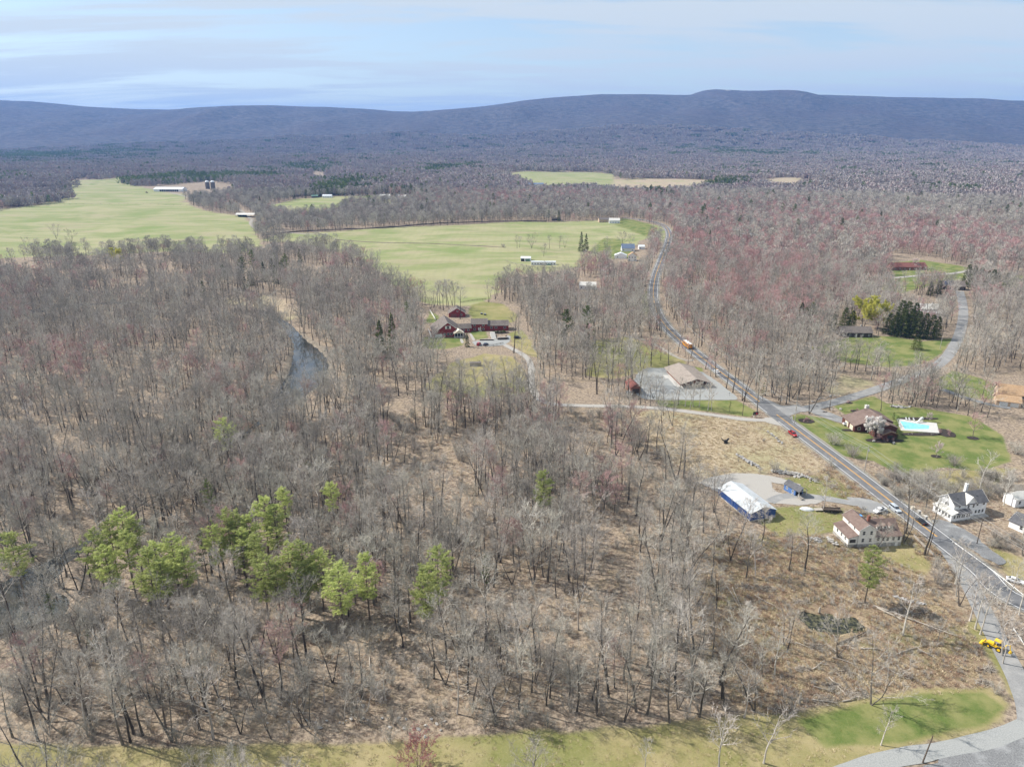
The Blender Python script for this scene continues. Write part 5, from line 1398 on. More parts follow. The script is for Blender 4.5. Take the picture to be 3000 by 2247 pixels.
# --- small blue shed
h = house('blue_shed', 'small blue shed with grey roof and open front beside the stone heap', 'shed', 0, 0, 24, 110.4, 241.2)
gable(h, -2.0, 2.0, 1.6, 7.4, -.2, 2.5, 3.8, 'y', 'blue_paint', 'grey_roof', .3)
MB().prism([(-2.3, 2.32), (0, 3.82), (2.3, 2.32), (2.3, 2.46), (0, 3.96), (-2.3, 2.46)], -.4, 1.36, 'y').build('porch_roof', 'grey_roof', h)
for c in (-1.9, 1.9): MB().box(c - .07, c + .07, -.2, -.06, -.1, 2.5).build('porch_post', 'trim', h)
MB().box(-1.9, 1.9, -.2, -.08, 2.4, 2.5).build('porch_beam', 'trim', h); MB().box(-1.5, 1.5, 1.52, 1.62, 0, 2.3).build('interior_shade', 'dark_and_shade', h); win(h, 'x', -2, -1, 2.8, 1.4, .8, .9); win(h, 'x', -2, -1, 5.8, 1.4, .7, .9)  # solid near-black panel paints the shade inside the open front
MB().box(-2.6, -1.2, -2.2, -.3, -.1, .5).build('ramp', 'weathered_wood', h)
for k in range(4): MB().box(-2.65, -2.57, -2.2 + k * .62, -2.12 + k * .62, .5, 1.5).build('ramp_post', 'weathered_wood', h)
MB().box(-2.68, -2.55, -2.2, -.2, 1.45, 1.55).build('ramp_rail', 'weathered_wood', h)
# --- cream farmhouse
h = house('cream_farmhouse', 'cream two-storey farmhouse with brown roofs, dormers and grey stone base', 'house', 0, 0, 5, 115.2, 206)
MB().box(-.02, 5.8, -.02, 10, -1.2, 1.2).build('foundation', 'stone_base', h); gable(h, 0, 5.8, 0, 10.4, 1.2, 6.4, 8.3, 'y', 'cream_siding', 'brown_roof', .35, trim='trim')
for z in (2.6, 5.3):
    for c in (1.6, 4.2): win(h, 'y', 0, -1, c, z, .85, 1.35)
for c in (3, 6.5): win(h, 'x', 0, -1, c, 5.5, .7, .9)
MB().box(-3.2, -.02, .3, 9.8, -1.2, 1.0).build('foundation', 'stone_base', h); MB().prism([(-3.2, 1.0), (-.02, 1.0), (-.02, 4.3), (-3.2, 3.4)], .3, 9.8, 'y').build('lean_to', 'cream_siding', h); shed_roof(h, -3.6, -.02, .3, 9.8, 3.36, 4.42, 'x', 'brown_roof')
MB().box(-2.7, -.7, .2, .32, 1.7, 2.9).build('porch_window', 'glass', h)
for c in (2.2, 4.6, 7.2): win(h, 'x', -3.2, -1, c, 2.4, .8, 1.1)
MB().box(5.84, 15.3, -.02, 8.4, -1.2, 1.3).build('foundation', 'stone_base', h); MB().prism([(0, 1.3), (8.4, 1.3), (8.4, 4.6), (2.3, 4.7), (0, 3.7)], 5.84, 15.3, 'x').build('wing_wall', 'cream_siding', h)
shed_roof(h, 5.84, 15.3, -.4, 2.45, 3.66, 4.75, 'y', 'brown_roof', oh=.1)
gable(h, 5.84, 15.3, 2.3, 8.4, 4.5, 4.75, 7.2, 'x', 'cream_siding', 'brown_roof', .1, rname='wing_roof', wname='wing_gable')
for c in (7.0, 8.7, 10.3, 12.3, 14.2): win(h, 'y', 0, -1, c, 2.7, .85, 1.3)
door(h, 'y', -.02, -1, 13.7, -.3, 1.0, 1.5, 'trim')
for c in (8.2, 10.4, 12.6): dormer(h, c, 2.5, 5.0, 4.9, 1.25, 1.05, 'trim', 'brown_roof')
for c in (7.6, 10.0, 12.4): dormer(h, c, 5.8, 8.2, 4.9, 1.2, 1.0, 'trim', 'brown_roof', sgn=1)
MB().box(3.6, 4.9, 5.4, 6.6, 7.68, 7.72).build('tarp_patch', 'tarp_blue', h).location = (-.35, 1.2, .12)
MB().box(5.3, 6.1, 4.6, 5.4, 6.5, 8.9).build('chimney', 'brick_red', h)
# --- white farmhouse
h = house('white_farmhouse', 'white two-storey farmhouse with dark grey roofs and glazed wrap-around porch', 'house', 0, 0, 14, 155.9, 222.0)
MB().box(-.02, 16.6, .05, 8.9, -1.0, .35).build('foundation', 'stone_base', h)
gable(h, 2.3, 16.6, 2.0, 8.9, .35, 5.5, 8.2, 'x', 'white_siding', 'grey_roof', .45, trim='trim'); gable(h, 7.2, 11.4, 1.7, 5.6, .35, 5.55, 8.0, 'y', 'white_siding', 'pale_roof', .3, rname='cross_roof', wname='cross_wall', trim='trim')
MB().box(0, 2.26, .2, 8.4, .3, 2.9).build('porch_wall', 'white_siding', h); MB().box(2.3, 8.3, .2, 1.98, .3, 2.9).build('porch_wall', 'white_siding', h)
shed_roof(h, -.4, 2.28, -.1, 8.6, 2.88, 3.7, 'x', 'pale_roof', oh=.15); shed_roof(h, 2.3, 8.5, -.25, 1.68, 2.9, 3.65, 'y', 'grey_roof', oh=.15)
for c in (1.3, 2.6, 3.4, 4.6, 5.4, 6.7, 7.6): win(h, 'y', .2, -1, c, 1.9, .62, 1.1)
for c in (1.2, 2.6, 4.0, 5.4, 6.9): win(h, 'x', 0, -1, c, 1.9, .8, 1.1)
for c, z in ((8.2, 4.4), (10.4, 4.4), (12.4, 4.7), (15.2, 4.7), (9.9, 1.7), (13.8, 1.7), (15.3, 1.7), (12.3, 1.7)): win(h, 'y', 1.7 if c < 11.4 else 2.0, -1, c, z, .75, 1.2)
win(h, 'y', 2.0, -1, 4.6, 4.5, .7, .7)
for c in (4.6, 5.7): win(h, 'x', 2.3, -1, c, 4.6, .6, .9)
win(h, 'x', 2.3, -1, 5.4, 7.0, .6, .7)
for c in (4.9, 13.4): MB().box(c - .35, c + .35, 3.6, 4.7, 7.0, 7.08).build('skylight', 'glass', h).rotation_euler = (0, 0, 0)
chimney(h, 13.2, 8.6, 5.2, 9.4, .9, 'trim')
# --- brown pool house
h = house('brown_pool_house', 'dark brown split-level house with brown roofs beside the swimming pool', 'house', 0, 0, 2, 168.5, 296)
gable(h, -9.6, 8.0, 8.0, 20, -.4, 3.0, 7.0, 'y', 'brown_siding', 'brown_roof', .5, ridge=.66, ze2=4.6, trim='brown_roof')
gable(h, -3.6, 6.9, 1.6, 7.95, -.4, 3.7, 6.0, 'y', 'brown_siding', 'brown_roof', .45, ridge=.60, ze2=4.3, rname='near_roof', wname='near_wall', trim='brown_roof')
gable(h, -1.4, 5.6, -1.4, 1.55, -.4, 2.5, 3.9, 'y', 'brown_siding', 'brown_roof', .4, rname='entry_roof', wname='entry_wall', trim='tan_roof')
win(h, 'y', -1.4, -1, 2.1, 1.3, 2.6, 1.5, 'dark_wood'); win(h, 'y', 1.6, -1, 6.3, 2.0, .7, 1.3, 'dark_wood')
garage_door(h, 'x', -9.6, -1, 11, 0, 3.0, 2.3, 'cream_trim'); garage_door(h, 'x', -9.6, -1, 15.5, 0, 3.0, 2.3, 'cream_trim'); win(h, 'y', 8.0, -1, -7.5, 1.6, 1.2, 1.2); win(h, 'x', 8.0, 1, 12, 2.0, 1.4, 1.4); win(h, 'x', 8.0, 1, 16, 2.0, 1.4, 1.4)
chimney(h, 1.6, 20.4, 3, 8.2, 1.5, 'pale_roof')
# --- tan house at the bend
h = house('tan_house', 'tan house with ochre roofs and white garage doors near the wood', 'house', 0, 0, -24, 248.5, 339)
gable(h, 0, 14, 6, 16, -.5, 4.6, 8.0, 'x', 'tan_siding', 'tan_roof', .6, trim='cream_trim'); gable(h, -1.5, 9, -1.5, 5.9, -.5, 2.8, 4.9, 'x', 'tan_siding', 'tan_roof', .6)
for c in (.9, 5.6): garage_door(h, 'y', -1.5, -1, c + .8, 0, 3.6, 2.2)
win(h, 'x', 0, -1, 9, 5.2, .9, 1.0); win(h, 'x', 0, -1, 12.5, 3.0, .9, 1.2); win(h, 'y', 6, -1, 11, 3.2, 1.5, 1.2)
# --- white garage and white shed by the farmhouse drive
h = house('white_garage', 'white gabled garage with grey roof beyond the white farmhouse', 'garage', 0, 0, 28, 180.5, 213.5); gable(h, -2.5, 5.5, 0, 8, -.4, 2.6, 4.7, 'y', 'white_siding', 'grey_roof', .4, trim='trim'); garage_door(h, 'y', 0, -1, 1.5, 0, 3.4, 2.1); win(h, 'x', -2.5, -1, 4, 1.5)
MB().box(-2.7, -2.55, -3.5, 0, -.2, 1.0).build('porch_rail', 'trim', h); MB().box(-2.7, 2.0, -3.5, -.05, -.4, .15).build('porch_floor', 'weathered_wood', h)
h = house('white_shed', 'small plain white shed behind the white garage', 'shed', 0, 0, 16, 188.5, 233.5); gable(h, -3, 3, 0, 5, -.4, 3.2, 4.8, 'x', 'white_siding', 'pale_roof', .3); win(h, 'y', 0, -1, -1, 1.8); door(h, 'y', 0, -1, 1.4, 0)
# --- houses among the trees
rect_house('brown_house', 'dark brown house with chimney behind pinkish trees beside the green lawn', 2508, 988, -4, 21, 9, 3.2, 6.4, 'x', 'dark_siding', 'dark_roof', 5, chim=True)
h = rect_house('pale_blue_house', 'white house with pale blue-grey roof behind the dark evergreens', 2722, 926, -6, 15, 9, 5.2, 8.4, 'x', 'white_siding', 'pale_roof', 5, rows=2, chim=True)
shed_roof(h, -7, 7, -3.2, -.05, 3.0, 3.9, 'y', 'white_metal'); [MB().box(-6.8 + k * 2.26, -6.6 + k * 2.26, -3.1, -2.9, -.4, 3.0).build('porch_post', 'trim', h) for k in range(7)]
h = rect_house('solar_house', 'dark house with blue solar panels on its roof among evergreens', 2795, 850, -12, 18, 10, 3.4, 7.4, 'x', 'dark_siding', 'dark_roof', 4)
pm('solar', (0.03, 0.06, 0.16), (0.05, 0.10, 0.24), 1, .15, 0, .3, .6)
for i in range(4):
    for j in range(2):
        y0 = .7 + j * 2.0; k = 4.0 / 5.0; MB().prism([(y0, 3.4 + y0 * k + .26), (y0 + 1.85, 3.4 + (y0 + 1.85) * k + .26), (y0 + 1.85, 3.4 + (y0 + 1.85) * k + .32), (y0, 3.4 + y0 * k + .32)], -8 + i * 1.6, -6.5 + i * 1.6, 'x').build('solar_panel', 'solar', h)
rect_house('long_brown_house', 'long low house with rosy brown roof on the lawn behind blossoming trees', 2665, 792, 3, 36, 12, 3.2, 6.8, 'x', 'brick_red', 'maroon_roof', 7)
rect_house('small_white_house', 'small white house half hidden in the wood between field and highway', 1722, 848, -8, 15, 8, 3.4, 6.0, 'x', 'white_siding', 'pale_roof', 4)
h = rect_house('long_trailer', 'long white mobile home with dark windows in the green pasture', 1592, 777, -2, 26, 4.6, 3.4, 3.9, 'x', 'white_siding', 'white_metal', 9, oh=.15); MB().box(3.4, 7.8, -2.2, -.05, -.6, 1.2).build('porch', 'green_metal', h)
h = rect_house('open_white_shed', 'white shed with one open bay and green door in the green pasture', 1540, 766, -4, 11, 9, 3.2, 4.6, 'x', 'white_siding', 'white_metal', 1, dr=False, cat='shed', oh=.2); MB().box(-5.0, -1.6, -.06, .04, 0, 2.8).build('interior_shade', 'dark_and_shade', h); MB().box(.2, 4.6, -.08, .03, 0, 2.6).build('barn_door', 'green_metal', h)  # the bay is a solid panel with its inner shade put into the colour
h = rect_house('tall_white_house', 'tall cream-white farmhouse with hipped porch by the far highway', 1852, 766, -10, 9, 9, 6.0, 9.0, 'y', 'cream_siding', 'tan_roof', 3, rows=2, chim=True)
rect_house('white_cottage', 'plain white low building beside the tall white farmhouse', 1818, 758, -8, 13, 8, 3.4, 6.0, 'y', 'white_siding', 'white_metal', 2, cat='building')
rect_house('blue_roof_barn', 'white barn with slate blue roof by the far highway', 1840, 737, -3, 15, 10, 3.6, 8.0, 'x', 'white_siding', 'blue_roof', 3, cat='barn')
rect_house('white_hut', 'small white hut beside the blue roofed barn', 1880, 731, 0, 7, 6, 3.2, 4.8, 'x', 'white_siding', 'white_metal', 2, cat='shed')
# --- the far farm
h = rect_house('freestall_barn', 'long low white barn with a row of dark open bays on the far farm', 492, 562, -3, 70, 26, 5.5, 9.5, 'x', 'white_siding', 'white_metal', 1, dr=False, cat='barn', oh=1)
for k in range(9): MB().box(-20 + k * 5.2, -15.8 + k * 5.2, -.2, .1, .3, 4.6).build('bay_shade', 'dark_and_shade', h)  # near-black slabs on the wall stand for shade in the bays
for px in (609, 625):
    p = G(px, 554); s = thing('silo', 'tall dark silo with white dome, one of a pair on the far farm', 'silo', p, 0, 'pair of silos')
    MB().cyl((0, 0, -1), 5.2, 17, 20).build('shell', 'stone_base' if False else 'dark_roof', s); MB().tube([(0, 0, 16), (0, 0, 17.8), (0, 0, 19.3), (0, 0, 20.2)], [5.3, 4.6, 2.9, .4], 20).build('dome', 'white_metal', s, True)
rect_house('farm_shed', 'grey farm shed with pale roof beyond the silos', 707, 565, 5, 24, 14, 5, 8.5, 'x', 'dark_siding', 'pale_roof', 3, cat='shed')
h = house('open_pavilion', 'open pavilion with pale green roof at the pasture edge', 'pavilion', 718, 637, -3); gable(h, -16, 16, 0, 14, 4.0, 4.1, 6.2, 'x', 'dark_wood', 'pale_roof', .6)
for k in range(7): MB().box(-15.5 + k * 5.1, -15.1 + k * 5.1, .1, .5, -.5, 4.0).build('post', 'green_metal', h)
MB().box(-15, -2, 6, 13, -.5, 3.9).build('dark_box', 'dark_and_shade', h)  # plain near-black box below the roof
FH = [('barn', 'pale roofed long barn before the far hay field', 1563, 546, 0, 55, 18, 5, 8, 'white_siding', 'blue_roof'), ('house', 'white house below the far hay field beside spruces', 1603, 562, 8, 22, 12, 5, 9, 'white_siding', 'white_metal'),
      ('house', 'big grey house in the far wood above the farm', 945, 532, 0, 34, 14, 7, 12, 'stone_base', 'grey_roof'), ('house', 'low white bungalow beside tall dark pines', 958, 580, 0, 20, 10, 4, 6.5, 'white_siding', 'white_metal'),
      ('house', 'green roofed cabin in the clearing beside the pines', 922, 580, 4, 14, 10, 3.5, 6, 'dark_siding', 'green_metal'), ('house', 'white house glimpsed through reddish woods', 1128, 583, 0, 22, 10, 6, 9, 'white_siding', 'pale_roof'),
      ('house', 'cream cottage glimpsed through the reddish woods', 1175, 582, -6, 20, 10, 4, 7, 'cream_siding', 'pale_roof'), ('house', 'white house at the top corner of the middle pasture', 1800, 655, -4, 16, 9, 4.5, 7.5, 'white_siding', 'pale_roof'),
      ('house', 'dark roofed house beside the far highway bend', 1772, 652, 6, 18, 9, 4, 7, 'tan_siding', 'dark_roof'), ('house', 'pale house among pale trees beside the far road', 1945, 612, 0, 20, 10, 5, 8, 'white_siding', 'pale_roof'),
      ('house', 'grey roofed house hidden in reddish woods beyond the highway', 2080, 665, -5, 18, 10, 4.5, 8, 'white_siding', 'grey_roof'), ('house', 'white roofed house hidden among the maples', 2195, 698, -5, 20, 9, 3.5, 6, 'white_siding', 'white_metal'),
      ('house', 'white peaked house showing through the maples', 2138, 762, 14, 12, 9, 5, 8, 'white_siding', 'pale_roof'), ('house', 'pale farmhouse in the grove at the pasture corner', 92, 572, 0, 26, 14, 7, 12, 'white_siding', 'pale_roof'),
      ('house', 'far white houses lone gable in the distant forest', 405, 445, 0, 60, 22, 8, 16, 'white_siding', 'white_metal'), ('house', 'far pale house with chimney on the wooded slope', 948, 477, 0, 50, 20, 8, 14, 'white_siding', 'pale_roof'),
      ('house', 'dim brown roofed house deep in the right hand wood', 2470, 545, 0, 26, 12, 5, 8, 'tan_siding', 'maroon_roof'), ('house', 'pale house deep in the grey far wood', 2440, 520, 0, 30, 12, 6, 9, 'white_siding', 'pale_roof'),
      ('shed', 'low dark shed at the top edge of the middle pasture', 1630, 647, 0, 14, 8, 3, 5, 'dark_siding', 'dark_roof'), ('house', 'grey roofed house beside the far spruces', 1745, 560, 0, 24, 12, 5, 9, 'white_siding', 'grey_roof'), ('house', 'grey cottage at the far pond side of the farm', 1000, 545, 0, 30, 12, 4, 8, 'dark_siding', 'pale_roof')]
for ct, lb, px, py, rz, w_, d_, ze, zr, wa, ro in FH:
    rect_house('country_' + ct, lb.replace('houses lone gable', 'gabled house').replace('right hand wood', 'brown wood'), px, py, rz, w_, d_, ze, zr, 'x', wa, ro, 4, cat=ct, base=-2, dr=False)

# ------------------------------------------------------------------ vehicles (x forward, y to the left)
def paint(name, a):
    return pm(name, a, tuple(min(1, c * 1.12 + .005) for c in a), .8, .28, 0, .1, .5)
for n_, c_ in (('car_white', (.72, .73, .74)), ('car_silver', (.42, .46, .50)), ('car_black', (.012, .012, .014)), ('car_red', (.36, .022, .022)), ('car_blue', (.035, .055, .095)), ('bus_yellow', (.72, .30, .015)), ('loader_yellow', (.78, .50, .02)), ('bus_white', (.80, .80, .80)), ('car_grey', (.16, .17, .18))): paint(n_, c_)
pm('tyre', (.012, .012, .012), (.03, .03, .03), 3, .9); pm('rim', (.35, .35, .36), (.5, .5, .52), 2, .35, 0, .8); pm('lamp_white', (.75, .75, .72), (.85, .85, .82), 2, .2); pm('lamp_red', (.45, .015, .012), (.6, .03, .02), 2, .25); pm('plastic_black', (.015, .015, .016), (.03, .03, .032), 2, .6)
def ring(x, w, z0, z1, cr=.12):
    h = z1 - z0
    return [(x, -w * .93, z0), (x, w * .93, z0), (x, w, z0 + h * .3), (x, w, z1 - min(cr, h * .4)), (x, w * .86, z1), (x, -w * .86, z1), (x, -w, z1 - min(cr, h * .4)), (x, -w, z0 + h * .3)]
def cabin_ring(x0, x1, w, z): return [(x0, -w * .8, z), (x0 + .12, -w, z), (x1 - .12, -w, z), (x1, -w * .8, z), (x1, w * .8, z), (x1 - .12, w, z), (x0 + .12, w, z), (x0, w * .8, z)]
def wheels(o, xs, w, r, tw=.22, rimm='rim'):
    for x in xs:
        for s in (-1, 1):
            y0 = s * (w - tw) if s > 0 else -w
            t_ = MB().cyl((x, y0, r), r, tw, 14, 'y').build('wheel', 'tyre', o); yy = w + .005 if s > 0 else -w - .035
            MB().cyl((x, yy, r), r * .58, .03, 10, 'y').build('rim', rimm, t_)
def lamps(o, L, w, z, zr=None, f=True):
    for s in (-1, 1):
        MB().box(L / 2 - .06, L / 2 + .02, s * w * .72 - .16, s * w * .72 + .16, z - .08, z + .08).build('headlight', 'lamp_white', o)
        zz = zr or z + .05; MB().box(-L / 2 - .02, -L / 2 + .05, s * w * .76 - .13, s * w * .76 + .13, zz - .1, zz + .1).build('taillight', 'lamp_red', o)
def car(name, label, px, py, rz, col, kind='sedan', group=None, L=4.7, W=.92, cat='car'):
    o = thing(name, label, cat, G(px, py) + Vector((0, 0, .07)), R(rz), group); w = W
    if kind == 'sedan': S = [(-L / 2, .8, .42, .86), (-L / 2 + .18, .97, .26, .98), (-1.2, 1, .22, 1.0), (.9, 1, .22, .96), (L / 2 - .6, .98, .24, .84), (L / 2 - .1, .9, .3, .72), (L / 2, .75, .4, .62)]; C = ((-1.85, 1.15, .88, .94), (-1.15, .35, .70, 1.42))
    elif kind == 'van': S = [(-L / 2, .85, .42, 1.0), (-L / 2 + .12, .98, .28, 1.12), (-1.2, 1, .24, 1.12), (1.0, 1, .24, 1.08), (L / 2 - .5, .97, .26, .95), (L / 2, .8, .4, .7)]; C = ((-L / 2 + .1, 1.35, .92, 1.08), (-L / 2 + .35, .55, .78, 1.72))
    elif kind == 'pickup': S = [(-L / 2, .9, .5, 1.0), (-L / 2 + .08, .98, .42, 1.04), (-.4, 1, .40, 1.04), (1.0, 1, .40, 1.08), (L / 2 - .5, .97, .42, 1.02), (L / 2, .85, .5, .85)]; C = ((-.55, 1.35, .92, 1.06), (-.40, .75, .76, 1.78))
    MB().loft([ring(x, k * w, a, b_) for x, k, a, b_ in S]).build('body', col, o, False)
    (a0, a1, ka, za), (b0, b1, kb, zb) = C
    g_ = MB().loft([cabin_ring(a0, a1, w * ka, za), cabin_ring(b0, b1, w * kb, zb)]).build('cabin_glass', 'glass', o)
    MB().loft([cabin_ring(b0 - .04, b1 + .04, w * kb + .03, zb - .01), cabin_ring(b0 + .1, b1 - .1, w * kb * .9, zb + .08)]).build('cabin_roof', col, o)
    for s in (-1, 1):
        for xa, xb in ((a0 + .14, b0 + .06), (a1 - .14, b1 - .06), ((a0 + a1) / 2, (b0 + b1) / 2)):
            MB().tube([(xa, s * w * ka * .97, za), (xb, s * w * kb * 1.0, zb)], .045, 4).build('pillar', col, o)
        m_ = MB().box(a1 - .45, a1 - .25, s * (w + .02) - (.2 if s < 0 else 0), s * (w + .02) + (.2 if s > 0 else 0), za, za + .16).build('mirror', col, o)
    if kind == 'pickup':
        MB().box(-L / 2 + .16, -.66, -w * .84, w * .84, 1.045, 1.055).build('bed_floor', 'plastic_black', o)
        for s in (-1, 1): MB().box(-L / 2 + .04, -.6, s * w * .9 - .05, s * w * .9 + .05, 1.04, 1.34).build('bed_side', col, o)
        MB().box(-L / 2, -L / 2 + .1, -w * .88, w * .88, 1.04, 1.34).build('tailgate', col, o)
    wheels(o, (-L / 2 + .85, L / 2 - .9), w + .02, .34 if kind != 'pickup' else .40); lamps(o, L, w, .66 if kind == 'sedan' else .8, .8 if kind == 'sedan' else .95)
    return o
def heading(i, rev=False):
    d = ROAD[i + 2] - ROAD[i - 2]; return math.degrees(math.atan2(d[1], d[0])) + (180 if rev else 0)
def hd(px, py, rev=False): return heading(near_i(px, py), rev)
car('red_pickup', 'red pickup truck driving on the highway near the road junction', 2322, 1275, hd(2322, 1275, True), 'car_red', 'pickup', L=5.4, W=.96, cat='truck')
car('silver_minivan', 'silver minivan driving on the highway past the cream farmhouse', 2622, 1494, hd(2622, 1494, True), 'car_silver', 'van', L=5.1, W=.98)
car('black_sedan', 'black sedan driving on the highway in front of the white farmhouse', 2698, 1531, hd(2698, 1531), 'car_black', 'sedan', L=4.9)
car('white_sedan', 'white car driving on the highway beside the gravel lot', 2100, 1091, hd(2100, 1091), 'car_white', 'sedan')
car('white_pickup', 'white pickup parked off the highway beside the cream farmhouse', 2577, 1500, 205, 'car_white', 'pickup', L=5.3, W=.96, cat='truck')
car('white_coupe', 'white car at the paved drive near the white farmhouse verge', 2973, 1705, -35, 'car_white', 'sedan', L=4.8)
car('white_parked_car', 'white sedan parked on the asphalt drive of the brown pool house', 2484, 1246, -8, 'car_white', 'sedan')
car('dark_small_car', 'dark small car parked tight by the pool house garage', 2503, 1238, 100, 'car_grey', 'sedan', L=4.2)
car('red_parked_car', 'dark red car parked in the court of the red house', 1403, 1011, 70, 'car_red', 'van', L=4.6)
car('blue_parked_car', 'dark blue car parked in the court of the red house', 1423, 1011, 60, 'car_blue', 'sedan')
car('black_suv', 'black boxy off-roader parked on dry grass beside the red house', 1516, 992, 2, 'car_black', 'van', L=5.0, W=1.0)
car('dark_wagon', 'dark car far along the highway curve', 1957, 713, hd(1957, 713), 'car_grey', 'van', 'cars on the far highway'); car('white_wagon', 'white car far along the highway by the tall white farmhouse', 1949, 738, hd(1949, 738, True), 'car_white', 'van', 'cars on the far highway'); car('silver_wagon', 'silver car on the highway at the far bend', 1872, 646, hd(1872, 646), 'car_silver', 'van', 'cars on the far highway')

# school bus
o = thing('school_bus', 'yellow school bus with white roof driving on the highway', 'bus', G(2012, 1016) + Vector((0, 0, .07)), R(hd(2012, 1016))); o.scale = (1.2, 1.15, 1.15)
L = 10.4
MB().loft([ring(x, k, z0, z1, .25) for x, k, z0, z1 in ((-L / 2, 1.15, .55, 2.75), (-L / 2 + .1, 1.22, .45, 2.85), (3.4, 1.22, .45, 2.85), (3.55, 1.2, .45, 2.8))]).build('body', 'bus_yellow', o)
MB().loft([ring(x, k, z0, z1, .2) for x, k, z0, z1 in ((3.5, 1.05, .5, 1.6), (4.9, .98, .5, 1.5), (5.2, .85, .6, 1.3))]).build('hood', 'bus_yellow', o)
MB().loft([ring(x, k, 2.84, z1, .1) for x, k, z1 in ((-L / 2 + .05, 1.05, 2.95), (-L / 2 + .5, 1.08, 3.04), (3.2, 1.08, 3.04), (3.5, 1.0, 2.95))]).build('roof', 'bus_white', o)
for k in range(11):
    for s in (-1, 1): MB().box(-L / 2 + .45 + k * .76, -L / 2 + 1.08 + k * .76, s * 1.225 - .015, s * 1.225 + .015, 1.75, 2.45).build('window', 'glass', o)
for z in (.95, 1.35):
    for s in (-1, 1): MB().box(-L / 2 + .1, 3.4, s * 1.225 - .02, s * 1.225 + .02, z, z + .07).build('rub_rail', 'plastic_black', o)
MB().box(3.52, 3.58, -.95, .95, 1.65, 2.5).build('windscreen', 'glass', o); MB().box(-L / 2 - .03, -L / 2 + .03, -.45, .45, .8, 2.4).build('rear_door', 'bus_yellow', o)
for s in (-1, 1): MB().box(-L / 2 - .04, -L / 2 + .02, s * .82 - .28, s * .82 + .28, 1.7, 2.35).build('rear_window', 'glass', o); MB().box(-L / 2 - .05, -L / 2, s * .8 - .14, s * .8 + .14, 1.0, 1.2).build('taillight', 'lamp_red', o)
MB().box(-L / 2 - .25, -L / 2, -1.1, 1.1, .5, .75).build('bumper', 'plastic_black', o); wheels(o, (-2.7, 4.1), 1.2, .5, .3)

# yellow backhoe loader
o = thing('backhoe_loader', 'yellow backhoe loader parked on the grass beside the paved drive', 'loader', G(2916, 1900), R(128))
MB().box(-1.6, 1.9, -.5, .5, .7, 1.25).build('chassis', 'loader_yellow', o); MB().loft([ring(x, w_, 1.0, z1, .12) for x, w_, z1 in ((.5, .5, 1.75), (1.9, .46, 1.6), (2.1, .4, 1.4))]).build('hood', 'loader_yellow', o)
c = MB(); [c.tube([(x, y, 1.2), (x, y, 2.75)], .05, 5) for x in (-1.0, .4) for y in (-.62, .62)]; c.build('cab_frame', 'plastic_black', o)
MB().box(-1.15, .55, -.75, .75, 2.72, 2.85).build('cab_roof', 'loader_yellow', o); MB().box(-.7, -.1, -.3, .3, 1.25, 1.75).box(-.8, -.65, -.3, .3, 1.7, 2.2).build('seat', 'plastic_black', o)
for x, r_, w_ in ((-.95, .72, 1.05), (1.5, .48, .98)):
    for s in (-1, 1):
        y0 = s * w_ - (.36 if s > 0 else 0); t_ = MB().cyl((x, y0, r_), r_, .36, 16, 'y').build('wheel', 'tyre', o); MB().cyl((x, (w_ + .002) if s > 0 else -w_ - .032, r_), r_ * .55, .03, 12, 'y').build('rim', 'loader_yellow', t_)
for s in (-1, 1): MB().tube([(.5, s * .62, 1.3), (1.9, s * .62, 1.35), (2.9, s * .62, .55)], [.10, .10, .08], 5).build('loader_arm', 'loader_yellow', o)
MB().prism([(2.75, .1), (3.5, .05), (3.65, .2), (3.1, .35), (2.95, 1.0), (2.75, .95)], -1.1, 1.1, 'y').build('bucket', 'loader_yellow', o)
MB().tube([(-1.6, 0, 1.0), (-2.2, 0, 2.6), (-2.9, 0, 3.0)], [.16, .14, .12], 6).build('boom', 'loader_yellow', o); MB().tube([(-2.9, 0, 3.0), (-3.3, 0, 1.3)], [.12, .1], 6).build('dipper', 'loader_yellow', o); MB().prism([(-3.5, 1.35), (-3.1, 1.3), (-2.9, .8), (-3.4, .6), (-3.7, .9)], -.3, .3, 'y').build('digging_bucket', 'loader_yellow', o)
for s in (-1, 1): MB().tube([(-1.5, s * .4, .9), (-1.7, s * 1.1, .1)], .08, 5).build('stabiliser', 'loader_yellow', o)
# flat trailer and its load by the white barked tree
o = thing('flat_trailer', 'long dark flat trailer with pale load ramp beside the white barked tree', 'trailer', G(2412, 1496), R(-6))
MB().box(-.4, 6.2, -1.1, 1.1, .55, .72).build('deck', 'dark_wood', o); MB().prism([(-3.2, .35), (-.4, .6), (-.4, .72), (-3.2, .45)], -.9, .9, 'y').build('ramp', 'weathered_wood', o); wheels(o, (1.6, 2.5), 1.15, .36)
for s in (-1, 1): MB().box(-.4, 6.2, s * 1.08 - .04, s * 1.08 + .04, .72, 1.05).build('side_rail', 'dark_wood', o)
o = thing('tarp_heap', 'pale tarp covered heap beside the dark flat trailer', 'heap', G(2362, 1492), R(-10)); b = MB(); b.loft([[(x + .2 * math.sin(a * 2), 1.3 * k * math.cos(a), .9 * k * max(0, math.sin(a)) - (.05 if math.sin(a) <= 0 else 0)) for a in np.linspace(0, 2 * PI, 9)[:-1]] for x, k in ((-2.4, .2), (-1.6, .8), (-.3, 1), (1.2, .85), (2.2, .5), (2.7, .1))]); b.build('tarp', 'white_metal', o)

